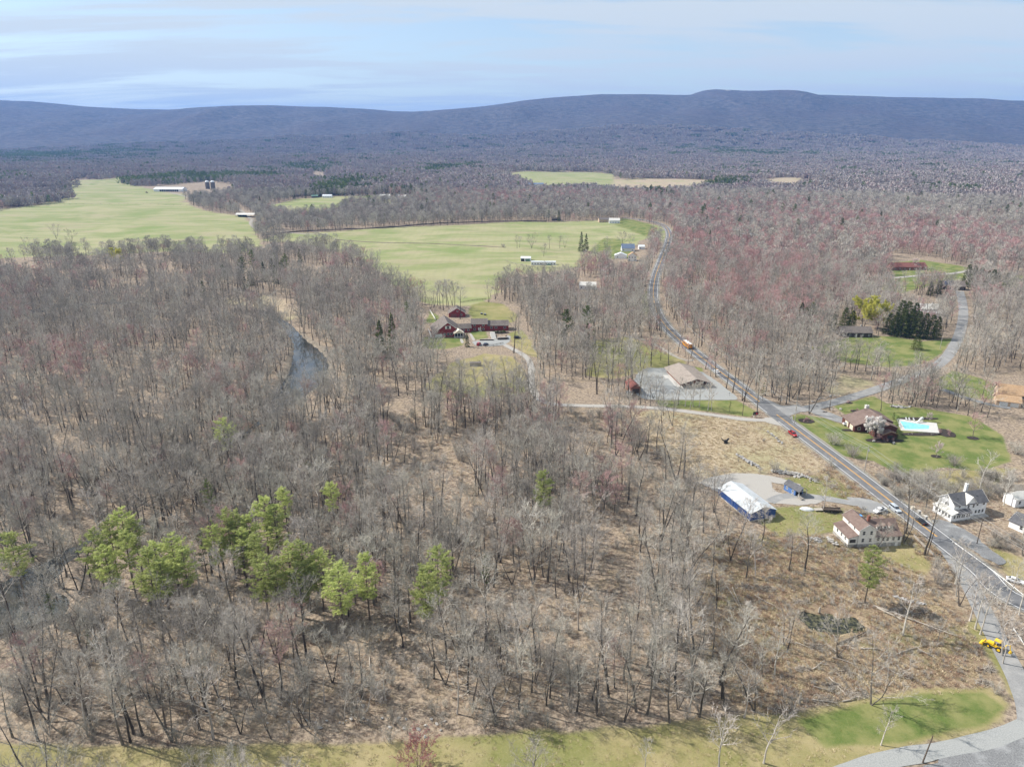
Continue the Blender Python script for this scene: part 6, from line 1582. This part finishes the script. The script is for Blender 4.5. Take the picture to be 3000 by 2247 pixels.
# ------------------------------------------------------------------ poles and wires
pm('pole_wood', (.075, .058, .046), (.15, .118, .092), 3, .9, .3, stretch=(3, 3, .4)); pm('pole_grey', (.30, .28, .25), (.44, .41, .37), 3, .9, .3, stretch=(3, 3, .4)); pm('ceramic', (.45, .46, .46), (.6, .6, .6), 2, .4); pm('wire', (.26, .26, .26), (.36, .36, .35), 2, .6)
def pole(label, px, py, h, arm=True, rz=0, tr=False, mat='pole_wood', group=None, lean=0):
    p = G(px, py); o = thing('utility_pole', label, 'pole', p, R(rz), group); o.rotation_euler = (0, R(lean), R(rz))
    MB().tube([(0, 0, -.6), (0, 0, h)], [.17, .11], 8).build('post', mat, o)
    if arm:
        a = MB().box(-1.25, 1.25, -.19, -.09, h - .75, h - .62).build('crossarm', mat, o)
        for x in (-1.15, -.45, .45, 1.15): MB().cyl((x, -.14, h - .62), .05, .16, 6).build('insulator', 'ceramic', a)
    if tr:
        t_ = MB().cyl((.34, 0, h - 2.6), .24, .85, 10).build('transformer', 'ceramic', o); MB().cyl((.34, 0, h - 1.75), .05, .2, 6).build('bushing', 'ceramic', t_)
    return p, h, math.radians(rz)
PG = 'utility poles along the highway'; PRZ = 12
P_ = [pole('utility pole on the highway verge before the white house drive', 2862, 1592, 9.5, True, PRZ, group=PG),
      pole('grey utility pole with crossarm and transformer in the brush by the highway', 2532, 1382, 11.6, True, PRZ, True, 'pole_grey', PG),
      pole('grey utility pole on the lawn corner at the road junction', 2327, 1242, 10.5, True, PRZ, False, 'pole_grey', PG),
      pole('dark utility pole with pale transformer at the wood edge by the highway', 2162, 1123, 11.5, True, PRZ, True, group=PG),
      pole('dark utility pole at the wood edge beside the yellow bus', 2037, 1026, 12, True, PRZ + 4, group=PG),
      pole('utility pole at the bend where the highway leaves the wood', 1972, 940, 11.5, True, PRZ + 10, group=PG),
      pole('distant utility pole beside the far straight of the highway', 1962, 850, 11, True, 0, group=PG), pole('distant utility pole near the far highway curve', 1990, 760, 11, True, -6, group=PG)]
pole('dark leaning pole beside the white board fence and mailboxes', 2716, 1627, 9, False, 0, lean=4); pole('dark plain pole by the black sign at the gravel drive', 2175, 1217, 9.8, False); pole('short dark pole on grass behind the brown roofed building', 2015, 1073, 7.5, False)
pole('dark leaning pole on grass beside the gravel drive and lower yard', 2703, 2233, 7.6, False, 0, lean=6); pole('dark pole on dry grass beside the red house drive', 1518, 976, 9, False); pole('pale pole beside the side road at the green lawn', 2754, 1022, 9, False, mat='pole_grey'); pole('slim grey pole at the mouth of the side road', 2331, 1204, 9.0, False, mat='pole_grey')
def wire(label, pts, sag, r=.024, group=None):
    b = MB()
    for a, c in zip(pts[:-1], pts[1:]):
        a, c = Vector(a), Vector(c); q = [a.lerp(c, k / 12) - Vector((0, 0, sag * 4 * (k / 12) * (1 - k / 12))) for k in range(13)]
        b.tube(q, r, 3, cap=False)
    o = b.build('overhead_wire', 'wire'); tag(o, label, 'wire', group)
for off, dz, lb in ((-1.15, -.44, 'overhead wire on the road side ends of the crossarms'), (1.15, -.44, 'overhead wire on the house side ends of the crossarms'), (0, -1.9, 'lower cable strung along the highway poles below the crossarms')):
    pts = [(p.x + off * math.cos(a), p.y + off * math.sin(a), p.z + h + dz) for p, h, a in P_]
    e = Vector(pts[0]) - Vector(pts[1]); pts.insert(0, tuple(Vector(pts[0]) + e * .9 + Vector((4, 0, 1))))
    wire(lb, pts, .9, .05 if off == 0 else .042)

# ------------------------------------------------------------------ fences and rails
def rail_fence(name, label, pts, step, h, rails, mat, pw=.07, rw=.06, group=None, board=False, cat='fence'):
    P = catmull([tuple(G(*p).xy) for p in pts], step) if len(pts) > 2 else np.array([np.array(G(*pts[0]).xy) + (np.array(G(*pts[1]).xy) - np.array(G(*pts[0]).xy)) * k for k in np.linspace(0, 1, max(2, int((G(*pts[1]) - G(*pts[0])).length / step) + 1))])
    o = thing(name, label, cat, (P[0][0], P[0][1], hgt(*P[0])), 0, group); z0 = hgt(*P[0]); ox, oy = P[0]
    for x, y in P: MB().box(x - ox - pw, x - ox + pw, y - oy - pw, y - oy + pw, hgt(x, y) - z0 - .3, hgt(x, y) - z0 + h).build('post', mat, o)
    for a, c in zip(P[:-1], P[1:]):
        for z in rails:
            za, zc = hgt(*a) - z0 + z, hgt(*c) - z0 + z
            if board:
                b = MB(); n = np.array([c[1] - a[1], -(c[0] - a[0])]); n = n / np.linalg.norm(n) * .10
                b.loft([[(a[0] - ox + n[0] * s, a[1] - oy + n[1] * s, za + q) for s, q in ((1, -board), (1.5, -board), (1.5, board), (1, board))], [(c[0] - ox + n[0] * s, c[1] - oy + n[1] * s, zc + q) for s, q in ((1, -board), (1.5, -board), (1.5, board), (1, board))]]); b.build('board', mat, o)
            else: MB().tube([(a[0] - ox, a[1] - oy, za), (c[0] - ox, c[1] - oy, zc)], rw, 4).build('rail', mat, o)
    return o
rail_fence('board_fence', 'weathered white board fence along the highway by the cream farmhouse', ((2677, 1572), (2705, 1600), (2735, 1628)), 3.2, 1.2, (.35, .85), 'weathered_wood', board=.2)
rail_fence('rail_fence', 'low tan rail fence in front of the white farmhouse', ((2693, 1503), (2735, 1538)), 3.0, 1.0, (.45, .85), 'cream_trim')
rail_fence('bridge_rail', 'dark weathered rail beside the paved drive at the culvert', ((2781, 1665), (2802, 1700)), 2.2, 1.2, (.3, .65, 1.05), 'dark_wood', board=.12)
rail_fence('white_rail', 'thick white beam rail beside the paved drive and yellow loader', ((2968, 1846), (3008, 1905)), 3.5, .9, (.75,), 'trim', pw=.14, board=.22)
rail_fence('white_rail', 'long white guide rail on the far verge of the highway', ((2790, 1590), (2860, 1640), (2940, 1700), (3020, 1765)), 3.5, .75, (.6,), 'trim', pw=.08, board=.14)
rail_fence('split_rail_fence', 'dark split rail fence edging the court of the red house', ((1416, 1014), (1445, 1013), (1474, 1007)), 2.6, 1.2, (.5, 1.0), 'dark_wood', rw=.09)
rail_fence('split_rail_fence', 'dark split rail fence behind the red garage along the pasture', ((1350, 888), (1385, 882), (1424, 878)), 3.5, 1.3, (.5, 1.05), 'dark_wood', rw=.09)
rail_fence('white_fence', 'white fence behind the barn wing of the red house', ((1260, 912), (1276, 938)), 2.4, 1.5, (.5, 1.2), 'trim', board=.3)
rail_fence('paddock_fence', 'pale rail fence curving round the white trailer in the pasture', ((1482, 764), (1500, 772), (1560, 783), (1640, 786), (1700, 785)), 7.0, 1.4, (.5, 1.1), 'weathered_wood', pw=.14, rw=.09)
rail_fence('field_fence', 'thin post fence across the wide far pasture', ((190, 600), (420, 598), (590, 602)), 14, 1.4, (1.1,), 'dark_wood', pw=.14, rw=.06)
for px, py in ((2692, 1504), (2712, 1520)):
    o = thing('stone_pillar', 'short stone pillar in the tan rail fence at the white farmhouse', 'pillar', G(px, py), .2, 'stone pillars'); MB().box(-.4, .4, -.4, .4, -.2, 1.1).build('shaft', 'stone_base', o); MB().box(-.5, .5, -.5, .5, 1.1, 1.25).build('cap', 'concrete', o)
o = thing('tree_stump', 'cut round stump on the verge before the white farmhouse', 'stump', G(2674, 1490)); MB().tube([(0, 0, -.2), (0, 0, .9)], [.75, .6], 10).build('bole', 'cream_trim', o)

# ------------------------------------------------------------------ signs and mailboxes
pm('sign_black', (.012, .011, .012), (.022, .02, .02), 2, .5); pm('sign_red', (.42, .04, .04), (.52, .07, .06), 2, .5)
o = thing('sign_board', 'black sign board with red emblem on white posts by the gravel drive', 'sign', G(2213, 1222), R(8))
MB().box(-1.35, 1.35, -.08, .08, 1.05, 2.75).build('board', 'sign_black', o); [MB().box(x - .1, x + .1, -.07, .07, -.3, 1.05).build('post', 'trim', o) for x in (-.95, .8)]
MB().prism([(-.1, 1.35), (.35, 1.3), (.9, 1.45), (1.05, 2.0), (.75, 2.3), (.55, 2.05), (.2, 2.4), (-.1, 2.1), (.15, 1.8)], -.11, -.08, 'y').build('emblem', 'sign_red', o); MB().box(-1.1, -.35, -.1, -.08, 1.75, 1.9).box(-1.1, -.5, -.1, -.08, 1.45, 1.55).build('lettering', 'weathered_wood', o)
o = thing('post_sign', 'white hanging sign on a post arm at the lawn corner', 'sign', G(2319, 1231), R(20)); MB().box(.3, .45, -.07, .07, -.3, 1.9).box(-.8, .45, -.06, .06, 1.78, 1.9).build('post', 'trim', o); MB().box(-.7, .2, -.03, .03, 1.0, 1.7).build('panel', 'car_white', o)
for px, py, lb in ((2137, 1160, 'pair of small roadside signs at the gravel lot corner'), (2028, 1062, 'small white and red sign at the highway edge behind the brown roofed building'), (2287, 1180, 'small white reflector post sign at the wood edge near the junction')):
    o = thing('road_sign', lb, 'sign', G(px, py), R(-20)); MB().tube([(0, 0, -.3), (0, 0, 2.0)], .05, 5).build('post', 'pole_wood', o); MB().box(-.5, .5, -.03, .03, 1.2, 2.0).build('panel', 'trim', o)
for k, (px, py) in enumerate(((2742, 1628), (2750, 1632), (2757, 1637))):
    o = thing('mailbox', 'dark mailbox on a post in the row by the leaning pole', 'mailbox', G(px, py), R(35), 'row of mailboxes'); MB().box(-.05, .05, -.05, .05, -.2, 1.0).build('post', 'dark_wood', o); MB().prism([(-.14, 1.0), (.14, 1.0), (.14, 1.2), (.08, 1.28), (-.08, 1.28), (-.14, 1.2)], -.28, .28, 'y').build('box', 'plastic_black', o)
o = thing('mailbox', 'pale mailbox on a post at the pool house drive', 'mailbox', G(2436, 1203), R(60)); MB().box(-.06, .06, -.06, .06, -.2, 1.0).build('post', 'trim', o); MB().prism([(-.16, 1.0), (.16, 1.0), (.16, 1.22), (.08, 1.3), (-.08, 1.3), (-.16, 1.22)], -.3, .3, 'y').build('box', 'ceramic', o)

# ------------------------------------------------------------------ stones, logs, brush
pm('pale_stone', (.27, .255, .24), (.46, .44, .41), 1.4, .85, .4); pm('grey_stone', (.25, .24, .235), (.42, .405, .39), 1.4, .85, .4); pm('log', (.26, .225, .185), (.46, .41, .35), 2, .9, .3, stretch=(4, 1, 4)); pm('log_dark', (.085, .068, .052), (.17, .138, .108), 2, .9, .3)
rs = random.Random(77)
def stone_mesh(seed, flat):
    r = random.Random(seed); b = MB(); n = 7
    ringp = [(math.cos(a) * r.uniform(.75, 1.1), math.sin(a) * r.uniform(.6, 1.0)) for a in np.linspace(0, 2 * PI, n + 1)[:-1]]
    b.loft([[(x, y, -flat * .6) for x, y in ringp], [(x * 1.08, y * 1.08, r.uniform(-.1, .15) * flat) for x, y in ringp], [(x * .8, y * .8, flat * r.uniform(.6, 1)) for x, y in ringp]]); return b
STONE = {m: [stone_mesh(s, .38).mesh('stone', m) for s in range(5)] for m in ('pale_stone', 'grey_stone')}; BOUL = [stone_mesh(s, .8).mesh('stone', 'pale_stone') for s in range(9, 12)]
def pile(name, label, pts, n, size, mat, h=.6, width=2.0, cat='stone heap'):
    A = [G(*p) for p in pts]; o = thing(name, label, cat, A[0])
    for k in range(n):
        t_ = rs.random() * (len(A) - 1); i = min(int(t_), len(A) - 2); q = A[i].lerp(A[i + 1], t_ - i) - A[0]; d = rs.gauss(0, width * .45)
        c = bpy.data.objects.new('stone', rs.choice(STONE[mat])); COL.objects.link(c); c.parent = o; s = size * rs.uniform(.5, 1.3)
        c.location = (q.x + rs.gauss(0, .4), q.y + d, max(.1, h * math.exp(-(d / width) ** 2 * 1.5) * rs.uniform(.2, 1))); c.rotation_euler = (rs.gauss(0, .35), rs.gauss(0, .35), rs.uniform(0, 6.28)); c.scale = (s * rs.uniform(.8, 1.5), s, s)
pile('slab_heap', 'long heap of pale stone slabs beside the gravel barn yard', ((2262, 1382), (2300, 1385), (2350, 1395), (2392, 1412)), 170, .5, 'pale_stone', 1.0, 1.8)
pile('rubble_heap', 'grey rubble heap in the straw coloured field', ((2160, 1335), (2190, 1352), (2225, 1370)), 80, .5, 'grey_stone', .7, 2.6)
pile('rubble_heap', 'pale stones heaped beside the small blue shed', ((2296, 1420), (2312, 1430), (2325, 1450)), 34, .5, 'pale_stone', .7, 1.4)
pile('rubble_heap', 'round grey stone heap left of the cream farmhouse steps'.replace('left of', 'near'), ((2388, 1582), (2402, 1584)), 30, .5, 'grey_stone', 1.0, 1.2); pile('rubble_heap', 'pale rubble heap against the cream farmhouse base', ((2424, 1580), (2450, 1600)), 44, .5, 'pale_stone', 1.0, 1.4)
pile('rock_garden', 'flat rock outcrop on the lawn behind the pool house', ((2612, 1190), (2665, 1194)), 40, .6, 'grey_stone', .3, 1.4, 'rocks'); pile('slab_heap', 'pale timber and stone debris beside the dark wet pool', ((2622, 1748), (2665, 1762), (2715, 1772)), 60, .32, 'grey_stone', .35, .8)
pile('rubble_heap', 'grey stone rubble along the highway verge below the drive mouth', ((2240, 1258), (2262, 1275), (2290, 1298)), 36, .45, 'grey_stone', .4, 1.6)
pile('rubble_heap', 'pale boulders scattered along the wood edge bank', ((640, 2070), (900, 2120), (1100, 2100), (1330, 2130)), 30, .42, 'pale_stone', .3, 3.0, 'stones')
for k in range(16):
    t_ = k / 15; p = G(2378 + 78 * t_, 1176 - 20 * t_ + 3 * math.sin(k)); o = bpy.data.objects.new('boulder', BOUL[k % 3]); COL.objects.link(o); o.location = p + Vector((rs.gauss(0, .3), rs.gauss(0, .3), .15)); s = rs.uniform(.35, .65); o.scale = (s, s, s * .8); o.rotation_euler = (0, 0, rs.uniform(0, 6.28)); tag(o, 'pale boulder in the row edging the side road', 'boulder', 'row of boulders by the side road')
for px, py in ((2560, 1293), (2618, 1299), (2463, 1199), (2393, 1190)):
    o = bpy.data.objects.new('boulder', BOUL[1]); COL.objects.link(o); o.location = G(px, py) + Vector((0, 0, .2)); o.scale = (.9, .6, .6); o.rotation_euler = (0, 0, rs.uniform(0, 6)); tag(o, 'smooth pale boulder set on the pool house lawn', 'boulder', 'lawn boulders')
def fallen(label, a, c, r0=.22, mat='log', group=None, br=3, zend=.25):
    A, C = G(*a), G(*c); o = thing('fallen_log', label, 'log', A, 0, group); d = C - A; d.z += zend
    pts = [Vector((0, 0, r0 * .8)) + d * t_ + Vector((rs.gauss(0, .12), rs.gauss(0, .12), 0)) for t_ in (0, .3, .65, 1)]
    MB().tube(pts, [r0, r0 * .9, r0 * .7, r0 * .45], 7).build('stem', mat, o)
    for k in range(br):
        p = pts[1].lerp(pts[3], rs.random()); MB().tube([p, p + Vector((rs.uniform(-2, 2), rs.uniform(-2, 2), rs.uniform(.2, 1.4)))], [r0 * .4, .03], 4).build('branch', mat, o)
LG = 'fallen logs in the brushy ground'
fallen('long pale fallen trunk lying across the brush toward the drive', (2560, 1775), (2790, 1862), .26, 'log', br=4)
fallen('thick dark fallen trunk beside the many-stemmed tree', (2455, 1888), (2550, 1850), .3, 'log_dark', br=6); fallen('pale split log beside the brush pond', (2570, 1782), (2640, 1818), .3, 'log', br=2)
for a, c in (((2130, 1720), (2165, 1780)), ((2165, 1930), (2215, 1978)), ((2160, 1975), (2205, 2065)), ((2145, 1720), (2175, 1790)), ((2210, 1745), (2270, 1778)), ((2430, 1985), (2480, 2040)), ((2440, 1925), (2510, 1950)), ((2380, 2010), (2440, 2030)), ((2380, 1960), (2415, 1938)), ((2690, 1900), (2740, 1930)), ((2630, 1915), (2700, 1895)), ((2470, 2055), (2520, 2040)), ((2250, 1690), (2300, 1700)), ((2600, 1960), (2660, 1990)), ((2330, 1880), (2370, 1900)), ((2520, 1900), (2580, 1905)), ((2380, 2050), (2450, 2062))):
    fallen('pale dead log lying in the rusty brush near the pond', a, c, rs.uniform(.12, .2), 'log', LG)
WL = 'fallen logs on the woodland floor'
for k in range(34):
    px, py = rs.uniform(60, 1980), rs.uniform(1500, 2100); an = rs.uniform(0, PI); l_ = rs.uniform(35, 80)
    fallen('grey fallen log on the woodland floor between bare trunks', (px, py), (px + l_ * math.cos(an), py + l_ * .6 * math.sin(an)), rs.uniform(.12, .22), rs.choice(('log', 'log', 'log_dark')), WL, 2)
for px, py, h_ in ((2341, 2060, 3.2), (2177, 1868, 2.6), (2290, 2035, 2.0), (2400, 1790, 1.4)):
    o = thing('tree_stump', 'broken pale upright stump in the rusty brush', 'stump', G(px, py), 0, 'broken stumps'); MB().tube([(0, 0, -.3), (0, 0, h_ * .6), (.08, 0, h_)], [.38, .28, .2], 8).build('bole', 'log', o); MB().tube([(.1, 0, h_ * .9), (.25, .05, h_ + .5)], [.1, .02], 4).build('splinter', 'log', o)
def brush_pile(label, px, py, rad, n, mat='log', group=None):
    o = thing('brush_pile', label, 'brush pile', G(px, py), 0, group); b = MB()
    for k in range(n):
        a = rs.uniform(0, 6.28); q = rad * math.sqrt(rs.random()); c = Vector((q * math.cos(a), q * .6 * math.sin(a), rs.uniform(.05, .7) * (1 - q / rad * .6))); d = Vector((rs.gauss(0, 1), rs.gauss(0, 1), rs.gauss(.1, .25))).normalized() * rs.uniform(.8, 2.2)
        b.tube([c - d * .5, c + d * .5], [.06, .025], 3, cap=False)
    b.build('branches', mat, o); b2 = MB(); b2.tube([(-rad * .6, 0, .3), (rad * .5, .3, .5)], [.14, .08], 5); b2.build('limb', 'log_dark', o)
BP = 'grey brush piles in the wet ground'
for px, py, rd in ((2350, 1765, 3.2), (2530, 1770, 3.0), (2700, 1800, 4.5), (2640, 1790, 3.0), (2470, 1970, 3.6), (2440, 2010, 2.6), (2420, 2050, 3.4), (2510, 2030, 3.0), (2250, 1725, 2.5), (2400, 1895, 3.2), (2180, 1720, 3.0), (2560, 1700, 2.0), (2740, 1840, 3.4), (2300, 2085, 3.0), (2350, 1960, 1.8), (2880, 2000, 2.2), (2900, 1960, 1.8)):
    brush_pile('tangled grey brush pile on the rusty wet ground', px, py, rd, 70, group=BP)
brush_pile('burnt black brush pile beside the dark flat trailer', 2440, 1500, 2.6, 90, 'plastic_black')
o = thing('charred_stump', 'charred black stump with raised limbs in the straw coloured field', 'stump', G(2126, 1298), .3); MB().tube([(0, 0, -.2), (.1, 0, .6), (-.1, .1, 1.5)], [.9, .75, .4], 8).build('bole', 'plastic_black', o); MB().tube([(-.3, 0, .9), (-1.5, .2, 1.6), (-2.6, .3, 2.9)], [.35, .25, .08], 6).tube([(.3, 0, .9), (1.2, .1, 1.8), (1.6, .3, 2.1)], [.4, .45, .15], 6).tube([(0, 0, .3), (1.8, -.3, .2)], [.3, .1], 5).build('limbs', 'plastic_black', o)

# ------------------------------------------------------------------ pool garden and beds
t = NT('pool_water'); nz = t.noise(t.pos(), 1.2, 3); t.bsdf(t.mix(t.rng(nz, .35, .65), (.16, .56, .62), (.30, .70, .74)), .08, nz, .15, .05, spec=.5); MATS['pool_water'] = t.m
DK = [G(*p) for p in ((2627, 1227), (2744, 1240), (2752, 1269), (2640, 1261))]; o = thing('swimming_pool', 'turquoise swimming pool in a white concrete deck beside the brown house', 'pool', DK[0])
def quadat(f, z0, z1, name, mat, par, pts):
    P = [p - par.location for p in pts]; b = MB(); b.loft([[(p.x, p.y, z0) for p in P], [(p.x, p.y, z1) for p in P]]); return b.build(name, mat, par)
PW = [G(*p) for p in ((2637, 1234), (2723, 1247), (2721, 1257), (2651, 1258))]
# deck as four slabs round the basin
for i in range(4):
    j = (i + 1) % 4; quadat(0, -.2, .12, 'deck_slab', 'concrete', o, [DK[i], DK[j], PW[j], PW[i]])
quadat(0, -.3, .03, 'water', 'pool_water', o, PW)
o2 = thing('pool_slide', 'white curved pool slide with ladder beside the turquoise pool', 'slide', G(2700, 1236), R(200)); MB().tube([(0, 0, 2.2), (.8, 0, 2.0), (2.0, .2, 1.0), (3.0, .3, .5)], [.42, .42, .42, .42], 8).build('chute', 'car_white', o2); [MB().tube([(-.3, y, 0), (-.1, y, 2.4)], .07, 5).build('ladder_rail', 'trim', o2) for y in (-.4, .4)]; [MB().box(-.35 + .03 * k, -.2 + .03 * k, -.4, .4, .3 + .45 * k, .36 + .45 * k).build('step', 'trim', o2) for k in range(4)]
for k, (px, py) in enumerate(((2655, 1230), (2664, 1231), (2677, 1232), (2634, 1243), (2636, 1252))):
    o = thing('pool_lounger', 'white lounger on the pool deck', 'lounger', G(px, py) + Vector((0, 0, .12)), R(80), 'pool loungers'); MB().box(-.9, .5, -.3, .3, .3, .38).build('seat', 'ceramic', o); MB().prism([(.5, .34), (1.1, .8), (1.06, .86), (.46, .4)], -.3, .3, 'y').build('backrest', 'ceramic', o); [MB().box(x, x + .06, y, y + .06, 0, .3).build('leg', 'trim', o) for x in (-.85, .4) for y in (-.28, .22)]
def bed(label, px, py, rx, ry, n=6, kind='shrub', group=None, mat='mulch', sc=.35):
    c = G(px, py); o = thing('flower_bed', label, 'flower bed', c, 0, group); b = MB(); b.quad(*[(rx * math.cos(a) * rs.uniform(.9, 1.1), ry * math.sin(a) * rs.uniform(.9, 1.1), .05) for a in np.linspace(0, 2 * PI, 22)[:-1]]); b.build('mulch', mat, o)
    for k in range(n):
        tm, cm = KIND[kind][k % len(KIND[kind])]; a = rs.uniform(0, 6.28); q = math.sqrt(rs.random()) * .75; p = bpy.data.objects.new('plant', cm); COL.objects.link(p); p.parent = o; p.location = (rx * q * math.cos(a), ry * q * math.sin(a), 0); s = sc * rs.uniform(.7, 1.3); p.scale = (s, s, s); p.rotation_euler = (0, 0, rs.uniform(0, 6))
bed('dark mulch bed with low shrubs on the lawn corner by the junction', 2362, 1233, 3.6, 3.0, 9, 'redshrub'); bed('dark mulch bed curving along the front of the brown pool house', 2590, 1290, 8.5, 2.6, 8, 'redshrub'); bed('dark mulch bed along the near side of the pool deck', 2700, 1272, 9.5, 2.0, 8, 'shrub'); bed('broad dark mulch bed at the pool deck end', 2768, 1268, 4.2, 5.0, 6, 'redshrub')
bed('dark mulch bed behind the pool deck', 2690, 1226, 10, 1.6, 9, 'shrub', sc=.4); bed('small round mulch bed with shrub by the side road', 2487, 1180, 1.9, 1.5, 1, 'redshrub'); bed('round mulch bed behind the white parked car', 2505, 1204, 2.4, 1.6, 2, 'redshrub'); bed('mulch ring under the round reddish maple', 2850, 1283, 2.6, 2.0, 0); bed('mulch ring under the small pinkish tree', 2742, 1337, 2.2, 1.6, 2, 'shrub'); bed('mulch strip beside the white car on the pool house drive', 2492, 1260, 4.5, 1.4, 5, 'shrub'); bed('tiny mulch ring in the grass island of the pool house drive', 2417, 1207, 1.3, .9, 1, 'shrub')
bed('planted bed with evergreen shrubs before the ranch wing of the red house', 1465, 975, 7, 3.5, 12, 'roundfir', sc=.26); bed('low planting around the white statue group before the red house', 1405, 968, 5, 2, 6, 'shrub', sc=.45)
o = thing('garden_statue', 'white figure group statue on the dry court lawn of the red house', 'statue', G(1408, 971)); MB().box(-.9, .9, -.6, .6, 0, .5).build('plinth', 'stone_base', o); MB().tube([(0, 0, .5), (.05, 0, 1.5), (.15, 0, 2.6), (.1, 0, 3.1)], [.55, .45, .3, .16], 8).tube([(.1, 0, 3.0), (.1, 0, 3.5)], [.2, .14], 8).tube([(-.7, .1, .5), (-.7, .1, 1.6)], [.35, .15], 7).build('figure', 'pale_stone', o)
o = thing('junk_pile', 'jumble of white and dark salvage beside the brick shed', 'salvage', G(1843, 1152)); rj = random.Random(5)
for k in range(14): x, y = rj.uniform(-2, 2), rj.uniform(-1.5, 1.5); MB().box(x - rj.uniform(.2, .6), x + .3, y - .3, y + rj.uniform(.1, .4), 0, rj.uniform(.3, 1.2)).build('salvage_piece', rj.choice(('trim', 'plastic_black', 'rim', 'car_blue', 'car_white')), o).rotation_euler = (0, 0, rj.uniform(-.3, .3))
o = thing('wire_enclosure', 'grey weathered pen in the dry clearing below the red house', 'pen', G(1393, 1073), R(3)); MB().box(-3.4, 3.4, 0, .15, -.2, 1.9).box(-3.4, -3.25, .15, 3, -.2, 1.9).box(3.25, 3.4, .15, 3, -.2, 1.9).build('panels', 'weathered_wood', o); MB().box(-3.5, 3.5, -.05, 3.1, 1.95, 2.05).build('cover', 'dark_roof', o)
WALLP = catmull([tuple(G(*p).xy) for p in ((815, 684), (950, 675), (1130, 668), (1290, 655), (1420, 651), (1600, 650))], 12)
def bank(name, label, pts, hw, h, mat, cat):
    o = thing(name, label, cat, (pts[0][0], pts[0][1], 0)); tg = np.gradient(pts, axis=0); tg /= np.linalg.norm(tg, axis=1)[:, None]; secs = []
    for (x, y), (tx, ty) in zip(pts, tg):
        z = hgt(x, y); w_ = hw * rs.uniform(.6, 1.3); hh = h * rs.uniform(.6, 1.3); secs.append([(x - pts[0][0] + ty * w_ * a, y - pts[0][1] - tx * w_ * a, z + c) for a, c in ((-1, -.4), (1, -.4), (.6, hh), (-.6, hh))])
    MB().loft(secs).build('stones', mat, o)
bank('field_wall', 'dark overgrown stone wall along the top of the middle pasture', WALLP, 2.2, 1.3, 'dark_wood', 'wall')
bank('hedge_bank', 'thin brown weedy bank crossing the middle pasture', catmull([tuple(G(*p).xy) for p in ((985, 703), (1130, 712), (1300, 716), (1480, 726))], 10), 1.2, .5, 'log_dark', 'bank')
for px, py in ((1411, 921), (1421, 923)):
    o = thing('black_cow', 'black calf resting on pale ground behind the red house'.replace('calf resting', 'hay feeder standing'), 'feeder', G(px, py), rs.uniform(0, 3), 'hay feeders'); MB().cyl((0, 0, 0), .9, 1.0, 10).build('drum', 'plastic_black', o); o.name = 'hay_feeder'; MB().cyl((0, 0, 1.0), .95, .06, 10).build('rim', 'rim', o)
o = thing('farm_tractor', 'small red farm tractor near the far long barn', 'tractor', G(430, 566), R(40)); MB().box(-2, 2.4, -.7, .7, .9, 2.0).build('body', 'sign_red', o); MB().box(-1.8, .2, -.8, .8, 2.0, 3.2).build('cab', 'glass', o); wheels(o, (-1.3, 1.8), 1.2, .9, .4)

# ------------------------------------------------------------------ air
def haze():
    m = bpy.data.materials.new('haze'); m.use_nodes = True; n = m.node_tree.nodes; n.clear()
    o = n.new('ShaderNodeOutputMaterial'); v = n.new('ShaderNodeVolumePrincipled')
    v.inputs['Color'].default_value = (0.18, 0.43, 1.0, 1); v.inputs['Density'].default_value = HAZE_D; v.inputs['Anisotropy'].default_value = 0.1
    m.node_tree.links.new(v.outputs[0], o.inputs['Volume'])
    ob = MB().box(-15500, 15500, -250, 17500, -40, 760).build('haze', m); tag(ob, 'pale blue air thickening toward the far ridge', 'haze', kind='stuff')
HAZE_D = 6.2e-5
haze()
